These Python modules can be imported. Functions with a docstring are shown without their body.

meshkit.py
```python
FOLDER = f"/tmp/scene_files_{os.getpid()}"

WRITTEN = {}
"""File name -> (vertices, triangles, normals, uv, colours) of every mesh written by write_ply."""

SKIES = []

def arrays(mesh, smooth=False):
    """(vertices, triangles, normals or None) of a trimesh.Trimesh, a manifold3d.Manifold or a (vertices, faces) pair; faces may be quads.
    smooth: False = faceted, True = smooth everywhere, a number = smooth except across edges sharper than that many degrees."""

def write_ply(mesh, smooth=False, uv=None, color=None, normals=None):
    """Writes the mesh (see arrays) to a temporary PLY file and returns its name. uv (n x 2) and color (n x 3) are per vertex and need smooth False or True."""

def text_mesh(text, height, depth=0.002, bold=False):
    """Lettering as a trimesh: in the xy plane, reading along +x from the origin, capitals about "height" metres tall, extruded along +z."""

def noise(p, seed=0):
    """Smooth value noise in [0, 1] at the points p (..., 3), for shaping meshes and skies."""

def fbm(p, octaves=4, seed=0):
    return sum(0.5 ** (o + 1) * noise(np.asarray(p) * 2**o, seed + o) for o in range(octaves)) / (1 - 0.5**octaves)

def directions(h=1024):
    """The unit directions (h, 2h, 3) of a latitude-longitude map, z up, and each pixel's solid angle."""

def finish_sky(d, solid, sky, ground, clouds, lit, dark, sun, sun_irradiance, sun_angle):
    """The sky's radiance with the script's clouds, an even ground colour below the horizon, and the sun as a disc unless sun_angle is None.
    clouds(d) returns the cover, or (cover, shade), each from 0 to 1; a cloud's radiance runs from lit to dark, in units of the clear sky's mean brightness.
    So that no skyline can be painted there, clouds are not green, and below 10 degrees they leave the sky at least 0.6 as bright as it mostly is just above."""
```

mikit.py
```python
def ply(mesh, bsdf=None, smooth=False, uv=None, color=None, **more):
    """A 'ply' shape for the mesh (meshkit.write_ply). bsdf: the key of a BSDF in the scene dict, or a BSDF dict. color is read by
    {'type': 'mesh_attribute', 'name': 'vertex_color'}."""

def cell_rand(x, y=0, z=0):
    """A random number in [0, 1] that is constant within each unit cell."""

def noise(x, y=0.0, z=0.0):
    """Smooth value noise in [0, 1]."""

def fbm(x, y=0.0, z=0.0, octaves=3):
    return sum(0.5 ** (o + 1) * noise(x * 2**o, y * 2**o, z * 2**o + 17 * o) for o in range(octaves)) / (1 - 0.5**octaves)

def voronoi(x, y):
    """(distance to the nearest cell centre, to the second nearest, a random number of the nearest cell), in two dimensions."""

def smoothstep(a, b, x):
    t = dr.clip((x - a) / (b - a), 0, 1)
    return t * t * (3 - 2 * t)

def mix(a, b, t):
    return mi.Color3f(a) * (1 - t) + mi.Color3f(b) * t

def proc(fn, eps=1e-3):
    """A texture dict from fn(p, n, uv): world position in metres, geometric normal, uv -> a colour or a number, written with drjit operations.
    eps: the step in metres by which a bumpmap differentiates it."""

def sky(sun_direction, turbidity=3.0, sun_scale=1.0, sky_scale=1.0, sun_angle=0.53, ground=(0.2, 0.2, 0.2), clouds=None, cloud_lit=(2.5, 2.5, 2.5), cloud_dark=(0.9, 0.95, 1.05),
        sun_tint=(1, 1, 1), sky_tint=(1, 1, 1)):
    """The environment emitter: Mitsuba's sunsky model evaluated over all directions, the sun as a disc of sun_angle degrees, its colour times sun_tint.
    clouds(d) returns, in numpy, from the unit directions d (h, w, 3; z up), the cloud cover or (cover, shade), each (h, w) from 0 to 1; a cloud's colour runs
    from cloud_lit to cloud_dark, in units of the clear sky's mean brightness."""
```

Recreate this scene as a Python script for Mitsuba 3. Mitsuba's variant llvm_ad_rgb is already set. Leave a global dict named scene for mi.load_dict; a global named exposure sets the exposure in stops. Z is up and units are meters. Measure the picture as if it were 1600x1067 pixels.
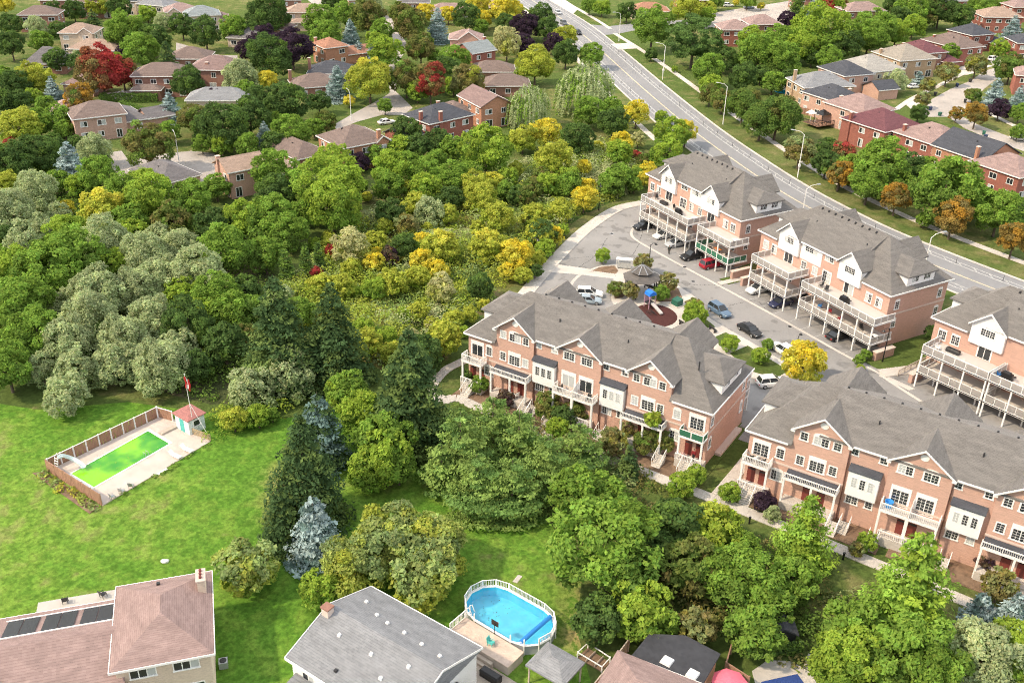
import math, numpy as np, drjit as dr, mitsuba as mi, mikit, meshkit
T = mi.ScalarTransform4f
exposure = 2.68
scene, labels = {}, {}
# ---- camera: a drone 75 m above the ground, looking down 28.5 degrees
scene['camera'] = {'type': 'perspective', 'fov': 54.5508, 'fov_axis': 'x', 'near_clip': 1.0, 'far_clip': 5000.0,
    'to_world': T().look_at(origin=[0, 0, 75], target=[0.0, 87.9009, 27.3195], up=[-0.02102, 0.4767, 0.87881])}
# ---- daylight: sun from the left, 46 degrees high
scene['sky'] = mikit.sky((-.67, -.27, .72), turbidity=3, sun_scale=.50, sun_angle=3.0, clouds=lambda d: .85, cloud_lit=(2.6, 2.62, 2.66), sun_tint=(.985, .985, .98))  # a thin bright veil of cloud

rng = np.random.default_rng(7)
def num(key):
    if key not in scene and key not in labels and key not in USED: USED.add(key); return key
    i = 1
    while f'{key}_{i:03d}' in USED or f'{key}_{i:03d}' in scene: i += 1
    k = f'{key}_{i:03d}'; USED.add(k); return k
USED = set()
def thing(name, label, cat, group=None, kind=None):
    k = num(name); labels[k] = {'label': label, 'category': cat}
    if group: labels[k]['group'] = group
    if kind: labels[k]['kind'] = kind
    return k

class MB:
    """collects quads and triangles into one mesh"""
    def __init__(s): s.v, s.f, s.n = [], [], 0
    def poly(s, pts):
        m = len(pts); s.v.append(np.asarray(pts, float))
        s.f.append(np.array([[s.n, s.n + i, s.n + i + 1] for i in range(1, m - 1)])); s.n += m; return s
    def raw(s, v, f):
        s.v.append(np.asarray(v, float)); s.f.append(np.asarray(f, int) + s.n); s.n += len(v); return s
    def hull8(s, b, t):
        b, t = [list(map(float, p)) for p in b], [list(map(float, p)) for p in t]; m = len(b)
        s.poly(b[::-1]); s.poly(t)
        for i in range(m): s.poly([b[i], b[(i + 1) % m], t[(i + 1) % m], t[i]])
        return s
    def box(s, x0, x1, y0, y1, z0, z1):
        x0, x1 = min(x0, x1), max(x0, x1); y0, y1 = min(y0, y1), max(y0, y1)
        q = [(x0, y0), (x1, y0), (x1, y1), (x0, y1)]
        return s.hull8([(*p, z0) for p in q], [(*p, z1) for p in q])
    def prism(s, q, z0, z1): return s.hull8([(p[0], p[1], z0) for p in q], [(p[0], p[1], z1) for p in q])
    def ext(s, q, y0, y1):
        """polygon in x-z extruded along y"""
        return s.hull8([(p[0], y0, p[1]) for p in q], [(p[0], y1, p[1]) for p in q])
    def extx(s, q, x0, x1):
        """polygon in y-z extruded along x"""
        return s.hull8([(x0, p[0], p[1]) for p in q], [(x1, p[0], p[1]) for p in q])
    def bar(s, p, q, w, h=None):
        p, q = np.asarray(p, float), np.asarray(q, float); h = h or w; d = q - p; d /= np.linalg.norm(d)
        a = np.cross(d, [0, 0, 1.]); a = np.array([1., 0, 0]) if np.linalg.norm(a) < 1e-6 else a / np.linalg.norm(a)
        b = np.cross(a, d); a, b = a * w / 2, b * h / 2; c = [-a - b, a - b, a + b, b - a]
        return s.hull8([p + k for k in c], [q + k for k in c])
    def tube(s, pts, r, n=6):
        pts = np.asarray(pts, float); r = np.broadcast_to(r, (len(pts),)); t = np.gradient(pts, axis=0); t /= np.linalg.norm(t, axis=1, keepdims=True)
        a = np.cross(t, np.where(np.abs(t[:, 2:]) < .9, [0, 0, 1.], [1., 0, 0])); a /= np.linalg.norm(a, axis=1, keepdims=True); b = np.cross(t, a)
        an = np.arange(n) * 2 * np.pi / n; m = len(pts)
        v = pts[:, None] + r[:, None, None] * (np.cos(an)[None, :, None] * a[:, None] + np.sin(an)[None, :, None] * b[:, None])
        f = []
        for i in range(m - 1):
            for j in range(n):
                k = (j + 1) % n; A, B, C, D = i * n + j, i * n + k, i * n + n + k, i * n + n + j; f += [[A, C, B], [A, D, C]]
        e = (m - 1) * n
        for j in range(1, n - 1): f += [[0, j, j + 1], [e, e + j + 1, e + j]]
        return s.raw(v.reshape(-1, 3), f)
    def lathe(s, prof, n=12, c=(0, 0), ang=0.):
        an = ang + np.arange(n) * 2 * np.pi / n; m = len(prof); v = []
        for r, z in prof: v += [(c[0] + r * math.cos(t), c[1] + r * math.sin(t), z) for t in an]
        f = []
        for i in range(m - 1):
            for j in range(n): k = (j + 1) % n; A, B, C, D = i * n + j, i * n + k, i * n + n + k, i * n + n + j; f += [[A, B, C], [A, C, D]]
        e = (m - 1) * n
        for j in range(1, n - 1): f += [[0, j + 1, j], [e, e + j, e + j + 1]]
        return s.raw(v, f)
    def mesh(s, M=None):
        v, f = np.vstack(s.v), np.vstack(s.f)
        if M is not None: v = v @ M[:3, :3].T + M[:3, 3]
        return v, f
def frame(x, y, ang, z=0.):
    c, s = math.cos(math.radians(ang)), math.sin(math.radians(ang)); M = np.eye(4); M[:2, :2] = [[c, -s], [s, c]]; M[:3, 3] = x, y, z; return M
def put(key, mb, mat, M=None, pal=None, smooth=False, **kw):
    v, f = mb.mesh(M) if isinstance(mb, MB) else mb
    uv = None if pal is None else np.tile([pal + .5, .5], (len(v), 1))
    if smooth not in (False, True) and uv is not None: uv = None
    scene[key] = mikit.ply((v, f), mat, smooth, uv=uv, **kw); return key
def part(parent, name, mb, mat, M=None, pal=None, smooth=False, label=None, kind=None):
    k = num(parent + '__' + name); put(k, mb, mat, M, pal, smooth)
    if label or kind: labels[k] = {**({'label': label} if label else {}), **({'kind': kind} if kind else {})}
    return k
def each(parent, name, mb, mat, M=None, n=6, pal=None):
    """one part per piece: a builder holds n polygons (or one raw mesh) for each"""
    for i in range(0, len(mb.v), n):
        b = MB()
        for v, f in zip(mb.v[i:i + n], mb.f[i:i + n]): b.raw(v, f - f.min())
        part(parent, name, b, mat, M, pal)
def inpoly(p, P):
    p = np.asarray(p, float); x, y = p[..., 0], p[..., 1]; o = np.zeros(x.shape, bool); P = np.asarray(P, float)
    for i in range(len(P)):
        (x1, y1), (x2, y2) = P[i], P[i - 1]
        if y1 != y2: o ^= ((y1 > y) != (y2 > y)) & (x < (x2 - x1) * (y - y1) / (y2 - y1) + x1)
    return o
def tri2d(P):
    """triangulated flat polygon"""
    import shapely, trimesh
    v, f = trimesh.creation.triangulate_polygon(shapely.Polygon(P), engine='earcut')
    a, b, c = (np.asarray(v)[f[:, i]] for i in range(3)); e, g = b - a, c - a; neg = (e[:, 0] * g[:, 1] - e[:, 1] * g[:, 0]) < 0
    f = np.array(f); f[neg] = f[neg][:, ::-1]; return np.asarray(v), f
def sheet(P, z, mb=None):
    v, f = tri2d(P); mb = mb or MB(); return mb.raw(np.column_stack([v, np.full(len(v), float(z))]), f)
def slab(P, z0, z1):
    v, f = tri2d(P); mb = MB().raw(np.column_stack([v, np.full(len(v), float(z1))]), f); P = np.asarray(P, float)
    if sum(P[i - 1][0] * P[i][1] - P[i][0] * P[i - 1][1] for i in range(len(P))) < 0: P = P[::-1]
    for i in range(len(P)): a, b = P[i - 1], P[i]; mb.poly([(*a, z0), (*b, z0), (*b, z1), (*a, z1)])
    return mb
def offset(line, d):
    """a polyline moved d metres to its left"""
    L = np.asarray(line, float); t = np.gradient(L, axis=0); t /= np.linalg.norm(t, axis=1, keepdims=True); return L + d * np.column_stack([-t[:, 1], t[:, 0]])
def smoothline(P, n=6):
    P = np.asarray(P, float); Q = np.vstack([2 * P[0] - P[1], P, 2 * P[-1] - P[-2]]); out = []
    for i in range(1, len(Q) - 2):
        a, b, c, d = Q[i - 1:i + 3]
        for t in np.arange(n) / n: out.append(.5 * (2 * b + (c - a) * t + (2 * a - 5 * b + 4 * c - d) * t * t + (3 * b - a - 3 * c + d) * t ** 3))
    return np.array(out + [P[-1]])
def strip(line, d0, d1): return np.vstack([offset(line, d0), offset(line, d1)[::-1]])

# ---- materials
N_, F_ = mikit.noise, mikit.fbm
def pr(color, rough=.6, **k): return {'type': 'principled', 'base_color': color if isinstance(color, dict) else {'type': 'rgb', 'value': list(color)}, 'roughness': rough, **k}
def two(b): return {'type': 'twosided', 'b': b}
def pal_proc(cols, fn):
    """colour number uv.x of a palette, times fn(p)"""
    def f(p, n, uv):
        i = dr.floor(uv.x); c = mi.Color3f(0)
        for k, q in enumerate(cols): c = dr.select(dr.abs(i - k) < .5, mi.Color3f(*q), c)
        return c * fn(p)
    return mikit.proc(f)
ROOF = [(.176,.166,.157), (.300,.215,.200), (.235,.165,.155), (.075,.080,.095), (.30,.27,.23), (.19,.145,.13), (.36,.19,.13), (.15,.065,.075), (.24,.27,.28), (.235,.242,.255), (.34,.25,.20), (.165,.155,.16), (.34,.325,.30), (.055,.057,.065)]
# 0 taupe 1 rose brown 2 faded rose 3 slate 4 beige 5 brown 6 orange 7 burgundy 8 pale teal grey 9 grey 10 sand 11 mauve grey 12 cream 13 charcoal
BRICK = [(.505,.322,.256), (.44,.288,.235), (.29,.115,.09), (.29,.155,.12), (.42,.30,.20), (.42,.215,.14), (.55,.45,.36), (.40,.36,.30)]
# 0 salmon 1 salmon dark 2 red 3 brown red 4 tan 5 orange 6 cream 7 grey stone
def roof_fn(p):
    q = p.z / .085; c = dr.select(q - dr.floor(q) < .22, .80, 1.04)
    return c * (.66 + .50 * F_(p.x * .7, p.y * .7, p.z * 4., 4)) * (.90 + .2 * mikit.cell_rand(p.x * 2.6 + p.y * .9, p.y * 2.6 - p.x * .9, p.z * 9.))
def brick_fn(p):
    h = dr.floor(p.z / .075); return (.84 + .20 * mikit.cell_rand((p.x + p.y) * 2.2 + h * .37, p.x * .9 - p.y * .9, h) + .12 * F_(p.x * .3, p.y * .3, p.z * .5, 2))
scene['m_roof'] = two(pr(pal_proc(ROOF, roof_fn), .9, specular=.2))
scene['m_brick'] = two(pr(pal_proc(BRICK, brick_fn), .9, specular=.2))
scene['m_white'] = two(pr((.76, .75, .73), .55))
scene['m_siding'] = two(pr(mikit.proc(lambda p, n, uv: mi.Color3f(.74, .735, .72) * (.9 + .12 * dr.select(p.z / .2 - dr.floor(p.z / .2) < .16, 0., 1.))), .6))
scene['m_glass'] = two(pr((.025, .03, .035), .08, specular=.7))
scene['m_curtain'] = two(pr((.42, .44, .44), .3, specular=.6))
scene['m_dark'] = two(pr((.03, .03, .032), .5))
scene['m_black'] = two(pr((.012, .012, .013), .35))
scene['m_metal'] = two(pr((.45, .46, .47), .4, metallic=.6))
scene['m_door'] = two(pr((.16, .035, .028), .45))
scene['m_wood'] = two(pr(mikit.proc(lambda p, n, uv: mi.Color3f(.30, .17, .115) * (.75 + .5 * F_(p.x * 3., p.y * 3., p.z * .8, 3))), .8))
scene['m_greywood'] = two(pr(mikit.proc(lambda p, n, uv: mi.Color3f(.42, .36, .30) * (.8 + .4 * F_(p.x * 2., p.y * 2., p.z, 3))), .85))
scene['m_concrete'] = two(pr(mikit.proc(lambda p, n, uv: mi.Color3f(.50, .465, .425) * (.82 + .30 * F_(p.x * .5, p.y * .5, 1., 4))), .9, specular=.2))
def asph(p, n, uv):
    f = F_(p.x * .16, p.y * .16, 3., 4); g = N_(p.x * 5., p.y * 5., 0.); s = mikit.smoothstep(.60, .74, F_(p.x * .55, p.y * .55, 11., 3))
    return mi.Color3f(.250, .243, .238) * (.78 + .36 * f + .10 * g) * (1. - .28 * s)
scene['m_asphalt'] = two(pr(mikit.proc(asph), .9, specular=.25))
def asph2(p, n, uv):
    f = F_(p.x * .1, p.y * .1, 7., 4); g = N_(p.x * 4., p.y * 4., 0.)
    return mi.Color3f(.210, .211, .218) * (.85 + .26 * f + .08 * g)
scene['m_asphalt2'] = two(pr(mikit.proc(asph2), .9, specular=.25))
scene['m_paint'] = two(pr(mikit.proc(lambda p, n, uv: mi.Color3f(.44, .44, .43) * (.6 + .5 * F_(p.x * 1.5, p.y * 1.5, 0., 3))), .8))
scene['m_yellowpaint'] = two(pr((.55, .46, .30), .8))
def grass(p, n, uv):
    a = F_(p.x * .045, p.y * .045, 0., 4); b = F_(p.x * .5, p.y * .5, 5., 3); c = N_(p.x * 3.2, p.y * 3.2, 0.) * .6 + N_(p.x * 8., p.y * 8., 4.) * .4
    g = mikit.mix(mi.Color3f(.075, .110, .028), mi.Color3f(.130, .140, .050), mikit.smoothstep(.40, .66, a * .55 + b * .45))
    g = mikit.mix(g, mi.Color3f(.20, .175, .085), mikit.smoothstep(.62, .78, b * .7 + a * .3) * .55)
    return g * (.62 + .72 * c)
scene['m_grass'] = two(pr(mikit.proc(grass), 1., specular=.1))
def lawn(p, n, uv):
    a = F_(p.x * .06 + 9., p.y * .06, 0., 4); b = F_(p.x * .7, p.y * .7, 5., 3); c = N_(p.x * 3.5, p.y * 3.5, 0.) * .55 + N_(p.x * 9., p.y * 9., 4.) * .45
    g = mikit.mix(mi.Color3f(.090, .196, .024), mi.Color3f(.142, .240, .036), mikit.smoothstep(.36, .66, a * .5 + b * .5))
    w = F_(p.x * 1.7, p.y * 1.7, 8., 3); g = g * mikit.mix(mi.Color3f(.80, .84, .8), mi.Color3f(1.12, 1.08, 1.1), mikit.smoothstep(.35, .65, w))
    g = mikit.mix(g, mi.Color3f(.23, .21, .09), mikit.smoothstep(.60, .80, b * .55 + a * .45) * .5)
    h = lambda x0, y0, r: dr.exp(-(dr.square(p.x - x0) + dr.square(p.y - y0)) / (r * r))
    t = h(-27.4, 101.3, 3.2) + h(-26.6, 97.4, 2.6) + h(-26.9, 93.4, 2.4) + h(8.2, 77.6, 2.6) + h(7.2, 74.6, 1.8) * .8 + h(8.6, 82.0, 2.2) * .6 + h(-44, 101, 1.3) * .6
    g = mikit.mix(g, mi.Color3f(.30, .235, .11), dr.clip(t, 0, 1) * mikit.smoothstep(.3, .62, b * .6 + c * .4) * .85)
    return g * (.58 + .8 * c)
scene['m_lawn'] = two(pr(mikit.proc(lawn), 1., specular=.1))
def meadow(p, n, uv):
    a = F_(p.x * .09, p.y * .09, 2., 4); b = F_(p.x * .8, p.y * .8, 5., 3); c = N_(p.x * 3., p.y * 3., 0.)
    g = mikit.mix(mi.Color3f(.05, .085, .02), mi.Color3f(.17, .155, .05), mikit.smoothstep(.4, .66, a))
    g = mikit.mix(g, mi.Color3f(.20, .15, .085), mikit.smoothstep(.58, .7, b) * .6)
    return g * (.6 + .7 * c)
scene['m_meadow'] = two(pr(mikit.proc(meadow), 1., specular=.1))
def mulch(p, n, uv): return mi.Color3f(.19, .13, .09) * (.55 + .9 * F_(p.x * 1.6, p.y * 1.6, 0., 4))
scene['m_mulch'] = two(pr(mikit.proc(mulch), 1., specular=.1))
def bark(p, n, uv): return mi.Color3f(.12, .095, .075) * (.6 + .8 * F_(p.x * 4., p.y * 4., p.z * 1.2, 3))
scene['m_bark'] = two(pr(mikit.proc(bark), 1., specular=.1))
scene['m_leaf'] = {'type': 'principledthin', 'base_color': {'type': 'mesh_attribute', 'name': 'vertex_color'}, 'roughness': .75, 'diff_trans': .8, 'spec_trans': 0.0, 'eta': 1.3}

# ---- the setting: one sheet of terrain, then roads, pavements and beds a little above it
def setting(name, mb, mat, kind='structure'):
    k = num(name); put(k, mb, mat); labels[k] = {'kind': kind}; return k
setting('terrain', MB().box(-900, 900, -60, 2200, -1, 0), 'm_grass')
setting('lawn', sheet([(-91.68, 121.41), (-65.31, 115.60), (-53.77, 118.07), (-41.43, 115.71), (-32.28, 114.44), (-21.28, 117.33), (-13.20, 108.22), (-5.72, 95.03), (4.28, 95.37), (8.33, 84.23), (7.26, 76.44), (8.66, 67.26), (-56.93, 61.15)], .006), 'm_lawn')
setting('meadow', sheet([(-40.86, 158.61), (-33.79, 170.24), (-27.13, 193.77), (-12.10, 210.39), (8.16, 224.97), (24.93, 246.28), (32.98, 231.38), (26.13, 208.59), (14.75, 194.36), (8.44, 183.54), (2.65, 166.30), (-3.37, 150.26), (-7.74, 140.84), (-9.75, 132.39), (-14.84, 124.55), (-23.39, 131.80), (-33.57, 144.14)], .006), 'm_meadow')
setting('forest_floor', sheet([(-109.86, 200.29), (-89.84, 201.51), (-62.43, 191.72), (-40.86, 158.61), (-32.11, 131.43), (-32.47, 119.42), (-42.02, 117.85), (-55.46, 122.89), (-68.21, 122.37), (-82.73, 129.26)], .008), 'm_woodfloor')
scene['m_woodfloor'] = two(pr(mikit.proc(lambda p, n, uv: mikit.mix(mi.Color3f(.06, .075, .03), mi.Color3f(.15, .12, .075), mikit.smoothstep(.4, .7, F_(p.x * .3, p.y * .3, 0., 4))) * (.6 + .7 * N_(p.x * 3., p.y * 3., 0.))), 1., specular=.1))
FA, FC, FE = frame(0, 0, -32.4), frame(0, 0, -60.3), frame(0, 0, -51.0)
def W(M, u, v): p = M @ [u, v, 0, 1]; return (p[0], p[1])
# the wide road: kerb line on its right
RK = smoothline([(4, 482), (12.5, 449.8), (27.3, 395.8), (37.3, 345), (44.6, 304), (53.4, 259.7), (60.7, 231.3), (66.3, 213), (72.2, 198.5), (79.2, 185), (93, 165), (106, 149), (128, 124)])
setting('road', sheet(np.vstack([RK, offset(RK, -14.6)[::-1]]), .015), 'm_asphalt2')
def rk(d): return offset(RK, -d)
def road_line(a, b, mat='m_paint', z=.022): return sheet(np.vstack([rk(a), rk(b)[::-1]]), z)
setting('kerb', slab(np.vstack([rk(0), rk(-.55)[::-1]]), 0, .13), 'm_concrete'); setting('kerb', slab(np.vstack([rk(14.6), rk(15.1)[::-1]]), 0, .13), 'm_concrete')
mk = MB()

for a, b in ((1.95, 2.2), (3.2, 3.5), (11.2, 11.5), (12.5, 12.75)): P = np.vstack([rk(a), rk(b)[::-1]]); sheet(P, .022, mk)
L = np.concatenate([[0], np.cumsum(np.linalg.norm(np.diff(RK, axis=0), axis=1))])
def at_len(s, d):
    Q = rk(d); return np.array([np.interp(s, L, Q[:, 0]), np.interp(s, L, Q[:, 1])])
for s in np.arange(118, L[-1] - 3, 3.2):
    for a, b in ((2.3, 3.1), (11.6, 12.4)): p, q = at_len(s, a), at_len(s + 1.1, b); t = (at_len(s + .32, a) - p); mk.poly([(*p, .022), (*(p + t), .022), (*(q + t), .022), (*q, .022)])
setting('road_marking', mk, 'm_paint')
P = np.vstack([rk(7.2), rk(7.5)[::-1]]); setting('road_marking', sheet(P, .022), 'm_yellowpaint')
setting('side_road', sheet([(26, 397), (30, 376), (37.2, 380), (44, 387), (60, 398), (75, 404), (75, 414), (44, 400), (35, 394)], .018), 'm_asphalt2')
setting('driveway', slab([(32.8, 361.5), (35, 352.5), (42, 355.5), (40.5, 364.5)], 0, .05), 'm_concrete')
def slabs(parent, line, w, step, z=.12, mat='m_concrete'):
    """a pavement of cast slabs with open joints"""
    k = num(parent); labels[k] = {'kind': 'structure'}; line = np.asarray(line, float); S = np.concatenate([[0], np.cumsum(np.linalg.norm(np.diff(line, axis=0), axis=1))]); n = max(1, int(S[-1] / step)); a, b = line, offset(line, w)
    f = lambda Q, s: np.array([np.interp(s, S, Q[:, 0]), np.interp(s, S, Q[:, 1])])
    put(k, slab(np.vstack([a, b[::-1]]), 0, z - .03), 'm_concrete')
    for i in range(n):
        s0, s1 = S[-1] * i / n + .025, S[-1] * (i + 1) / n - .025; dz = float(rng.uniform(-.006, .006))
        part(k, 'slab', MB().hull8(*[[(*p, zz) for p in ((f(a, s0), f(a, s1), f(b, s1), f(b, s0)) if w > 0 else (f(b, s0), f(b, s1), f(a, s1), f(a, s0)))] for zz in (.02, z + dz)]), mat)
slabs('sidewalk', smoothline([(35.1, 379.6), (42.7, 350), (50, 317), (57.3, 281), (64.2, 250), (68.2, 233), (73.6, 214.5), (80.7, 198.2), (87.3, 186.5), (97, 172), (112, 152)], 3), 1.7, 2.4)
slabs('sidewalk', smoothline([(1, 424), (14.5, 362), (22.5, 314), (28, 281), (33, 255), (36.5, 240.5), (40, 226)], 3), 1.7, 2.4)
setting('sidewalk', slab(np.vstack([rk(-5)[:14], rk(-6.6)[:14][::-1]]), 0, .1), 'm_concrete')
# the lane of the townhouse court with its kerbs, bays and parking pads
lane = [(3.57, 157.24), (7.20, 167.68), (12.16, 178.85), (17.44, 190.74), (20.84, 196.37), (24.28, 199.39), (28.00, 202.31), (32.14, 200.24), W(FC, -155, 121), W(FC, -124, 121), W(FC, -88, 121), W(FE, -62, 133), W(FE, -25, 133), W(FA, 25, 116), W(FA, -29.6, 115.2), W(FA, -29.9, 111), W(FA, -35, 111), W(FA, -35, 115.2), W(FA, -71, 115.6)]
setting('lane', sheet(lane, .012), 'm_asphalt')
kl = smoothline([W(FC, -152.6, 116.1), W(FC, -150, 112.4), W(FC, -146.5, 110.4), W(FC, -139.5, 110.25), W(FC, -125, 111.0), W(FC, -109.1, 111.9), W(FC, -89, 112.6), W(FC, -80, 113.8), W(FE, -66, 125.0), W(FE, -50, 121.5), W(FE, -20, 117)])
setting('kerb', slab(np.vstack([kl, offset(kl, .55)[::-1]]), 0, .03), 'm_concrete')
mk = MB()
for u in (-147.6, -144.9, -142.1, -139.4, -136.6, -133.9, -130.6, -127.8, -117.4, -114.6, -111.6, -108.6, -105.2, -102.2, -99.2, -96.2, -93): P = [W(FC, u, 112.6), W(FC, u + .1, 112.6), W(FC, u + .1, 119), W(FC, u, 119)]; sheet(P, .02, mk)
setting('parking_line', mk, 'm_paint')
slabs('lane_sidewalk', smoothline([(0.50, 154.91), (4.34, 165.54), (10.77, 181.36), (14.81, 189.53), (19.26, 196.84), (22.60, 200.44), (27.39, 203.05)]), -2.6, 1.8)
setting('crosswalk', sheet([(4.19, 167.24), (7.05, 168.83), (14.40, 166.62), (18.37, 164.84), (18.42, 162.64), (11.93, 164.24), (4.63, 165.27)], .02), 'm_concrete')
setting('kerb', slab(np.vstack([(q := smoothline([(10.12, 157.17), (10.71, 160.36), (12.01, 163.41), (13.49, 165.16)])), offset(q, .6)[::-1]]), 0, .03), 'm_concrete')
# the little park between the lanes
setting('park_pavement', slab(smoothline([(13.86, 165.46), (14.28, 166.61), (16.02, 167.99), (18.94, 169.00), (22.81, 168.48), (24.91, 167.15), (26.33, 165.25), (27.89, 162.84), (29.53, 159.69), (31.31, 156.39), (32.15, 153.91), (31.94, 150.46), (33.13, 147.21), (36.26, 142.37), (39.77, 136.96), (42.99, 131.47), (44.47, 128.84), (44.00, 126.96), (35.56, 128.48), (28.22, 137.08), (25.46, 139.07), (21.03, 145.50), (17.31, 151.72), (17.21, 157.51), (17.87, 161.52), (18.53, 164.02)], 3), 0, .12), 'm_concrete')
def bed(P, mat, z=.14): return setting('planting_bed' if mat == 'm_mulch' else 'grass_patch', slab(P, 0, z), mat)
bed([(14.23, 165.76), (15.99, 167.55), (18.64, 168.26), (19.16, 166.01), (18.58, 164.58)], 'm_mulch'); bed([(22.93, 163.96), (24.17, 166.83), (25.63, 165.21), (26.20, 164.13), (25.08, 162.42), (23.25, 162.60)], 'm_mulch')
bed([(17.72, 156.76), (19.68, 160.00), (20.46, 159.77), (20.30, 156.89), (18.88, 154.78), (17.51, 154.21)], 'm_mulch'); bed([(24.78, 157.88), (27.81, 160.40), (29.19, 158.88), (29.37, 155.28), (27.38, 153.68), (24.50, 153.54)], 'm_mulch')
bed([(28.97, 149.37), (30.41, 151.85), (31.13, 149.47), (32.55, 146.25), (33.30, 144.46), (31.78, 144.17), (29.27, 147.03)], 'm_grass')
bed([(32.73, 141.11), (34.67, 142.74), (36.59, 139.77), (34.97, 138.21), (32.79, 137.91)], 'm_grass')
bed([(34.00, 135.68), (37.33, 138.32), (42.02, 130.65), (39.54, 128.26), (35.95, 130.40)], 'm_grass')
setting('playground_surface', slab([(23.7 + 3.8 * math.cos(t), 148.2 + 4.2 * math.sin(t)) for t in np.arange(0, 6.28, .26)], 0, .14), 'm_rubber')
scene['m_rubber'] = two(pr(mikit.proc(lambda p, n, uv: mi.Color3f(.075, .032, .030) * (.8 + .4 * N_(p.x * 6., p.y * 6., 0.))), .95, specular=.1))
bed([W(FC, -123.5, 113.3), W(FC, -121.0, 113.3), W(FC, -121.0, 133), W(FC, -126, 133), W(FC, -126, 119.8), W(FC, -123.5, 119.8)], 'm_grass', .1)
bed([W(FC, -90.6, 113.6), W(FC, -87.2, 113.9), W(FE, -64.3, 127.4), W(FE, -63.6, 146), W(FC, -91.2, 133), W(FC, -91.2, 119)], 'm_grass', .1)
slabs('side_path', [W(FC, -122.6, 112), W(FC, -122.4, 126)], -1.3, 1.5)
slabs('side_path', [W(FC, -86.6, 113.6), W(FC, -84.4, 122)], -2.2, 1.6, z=.18)
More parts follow.
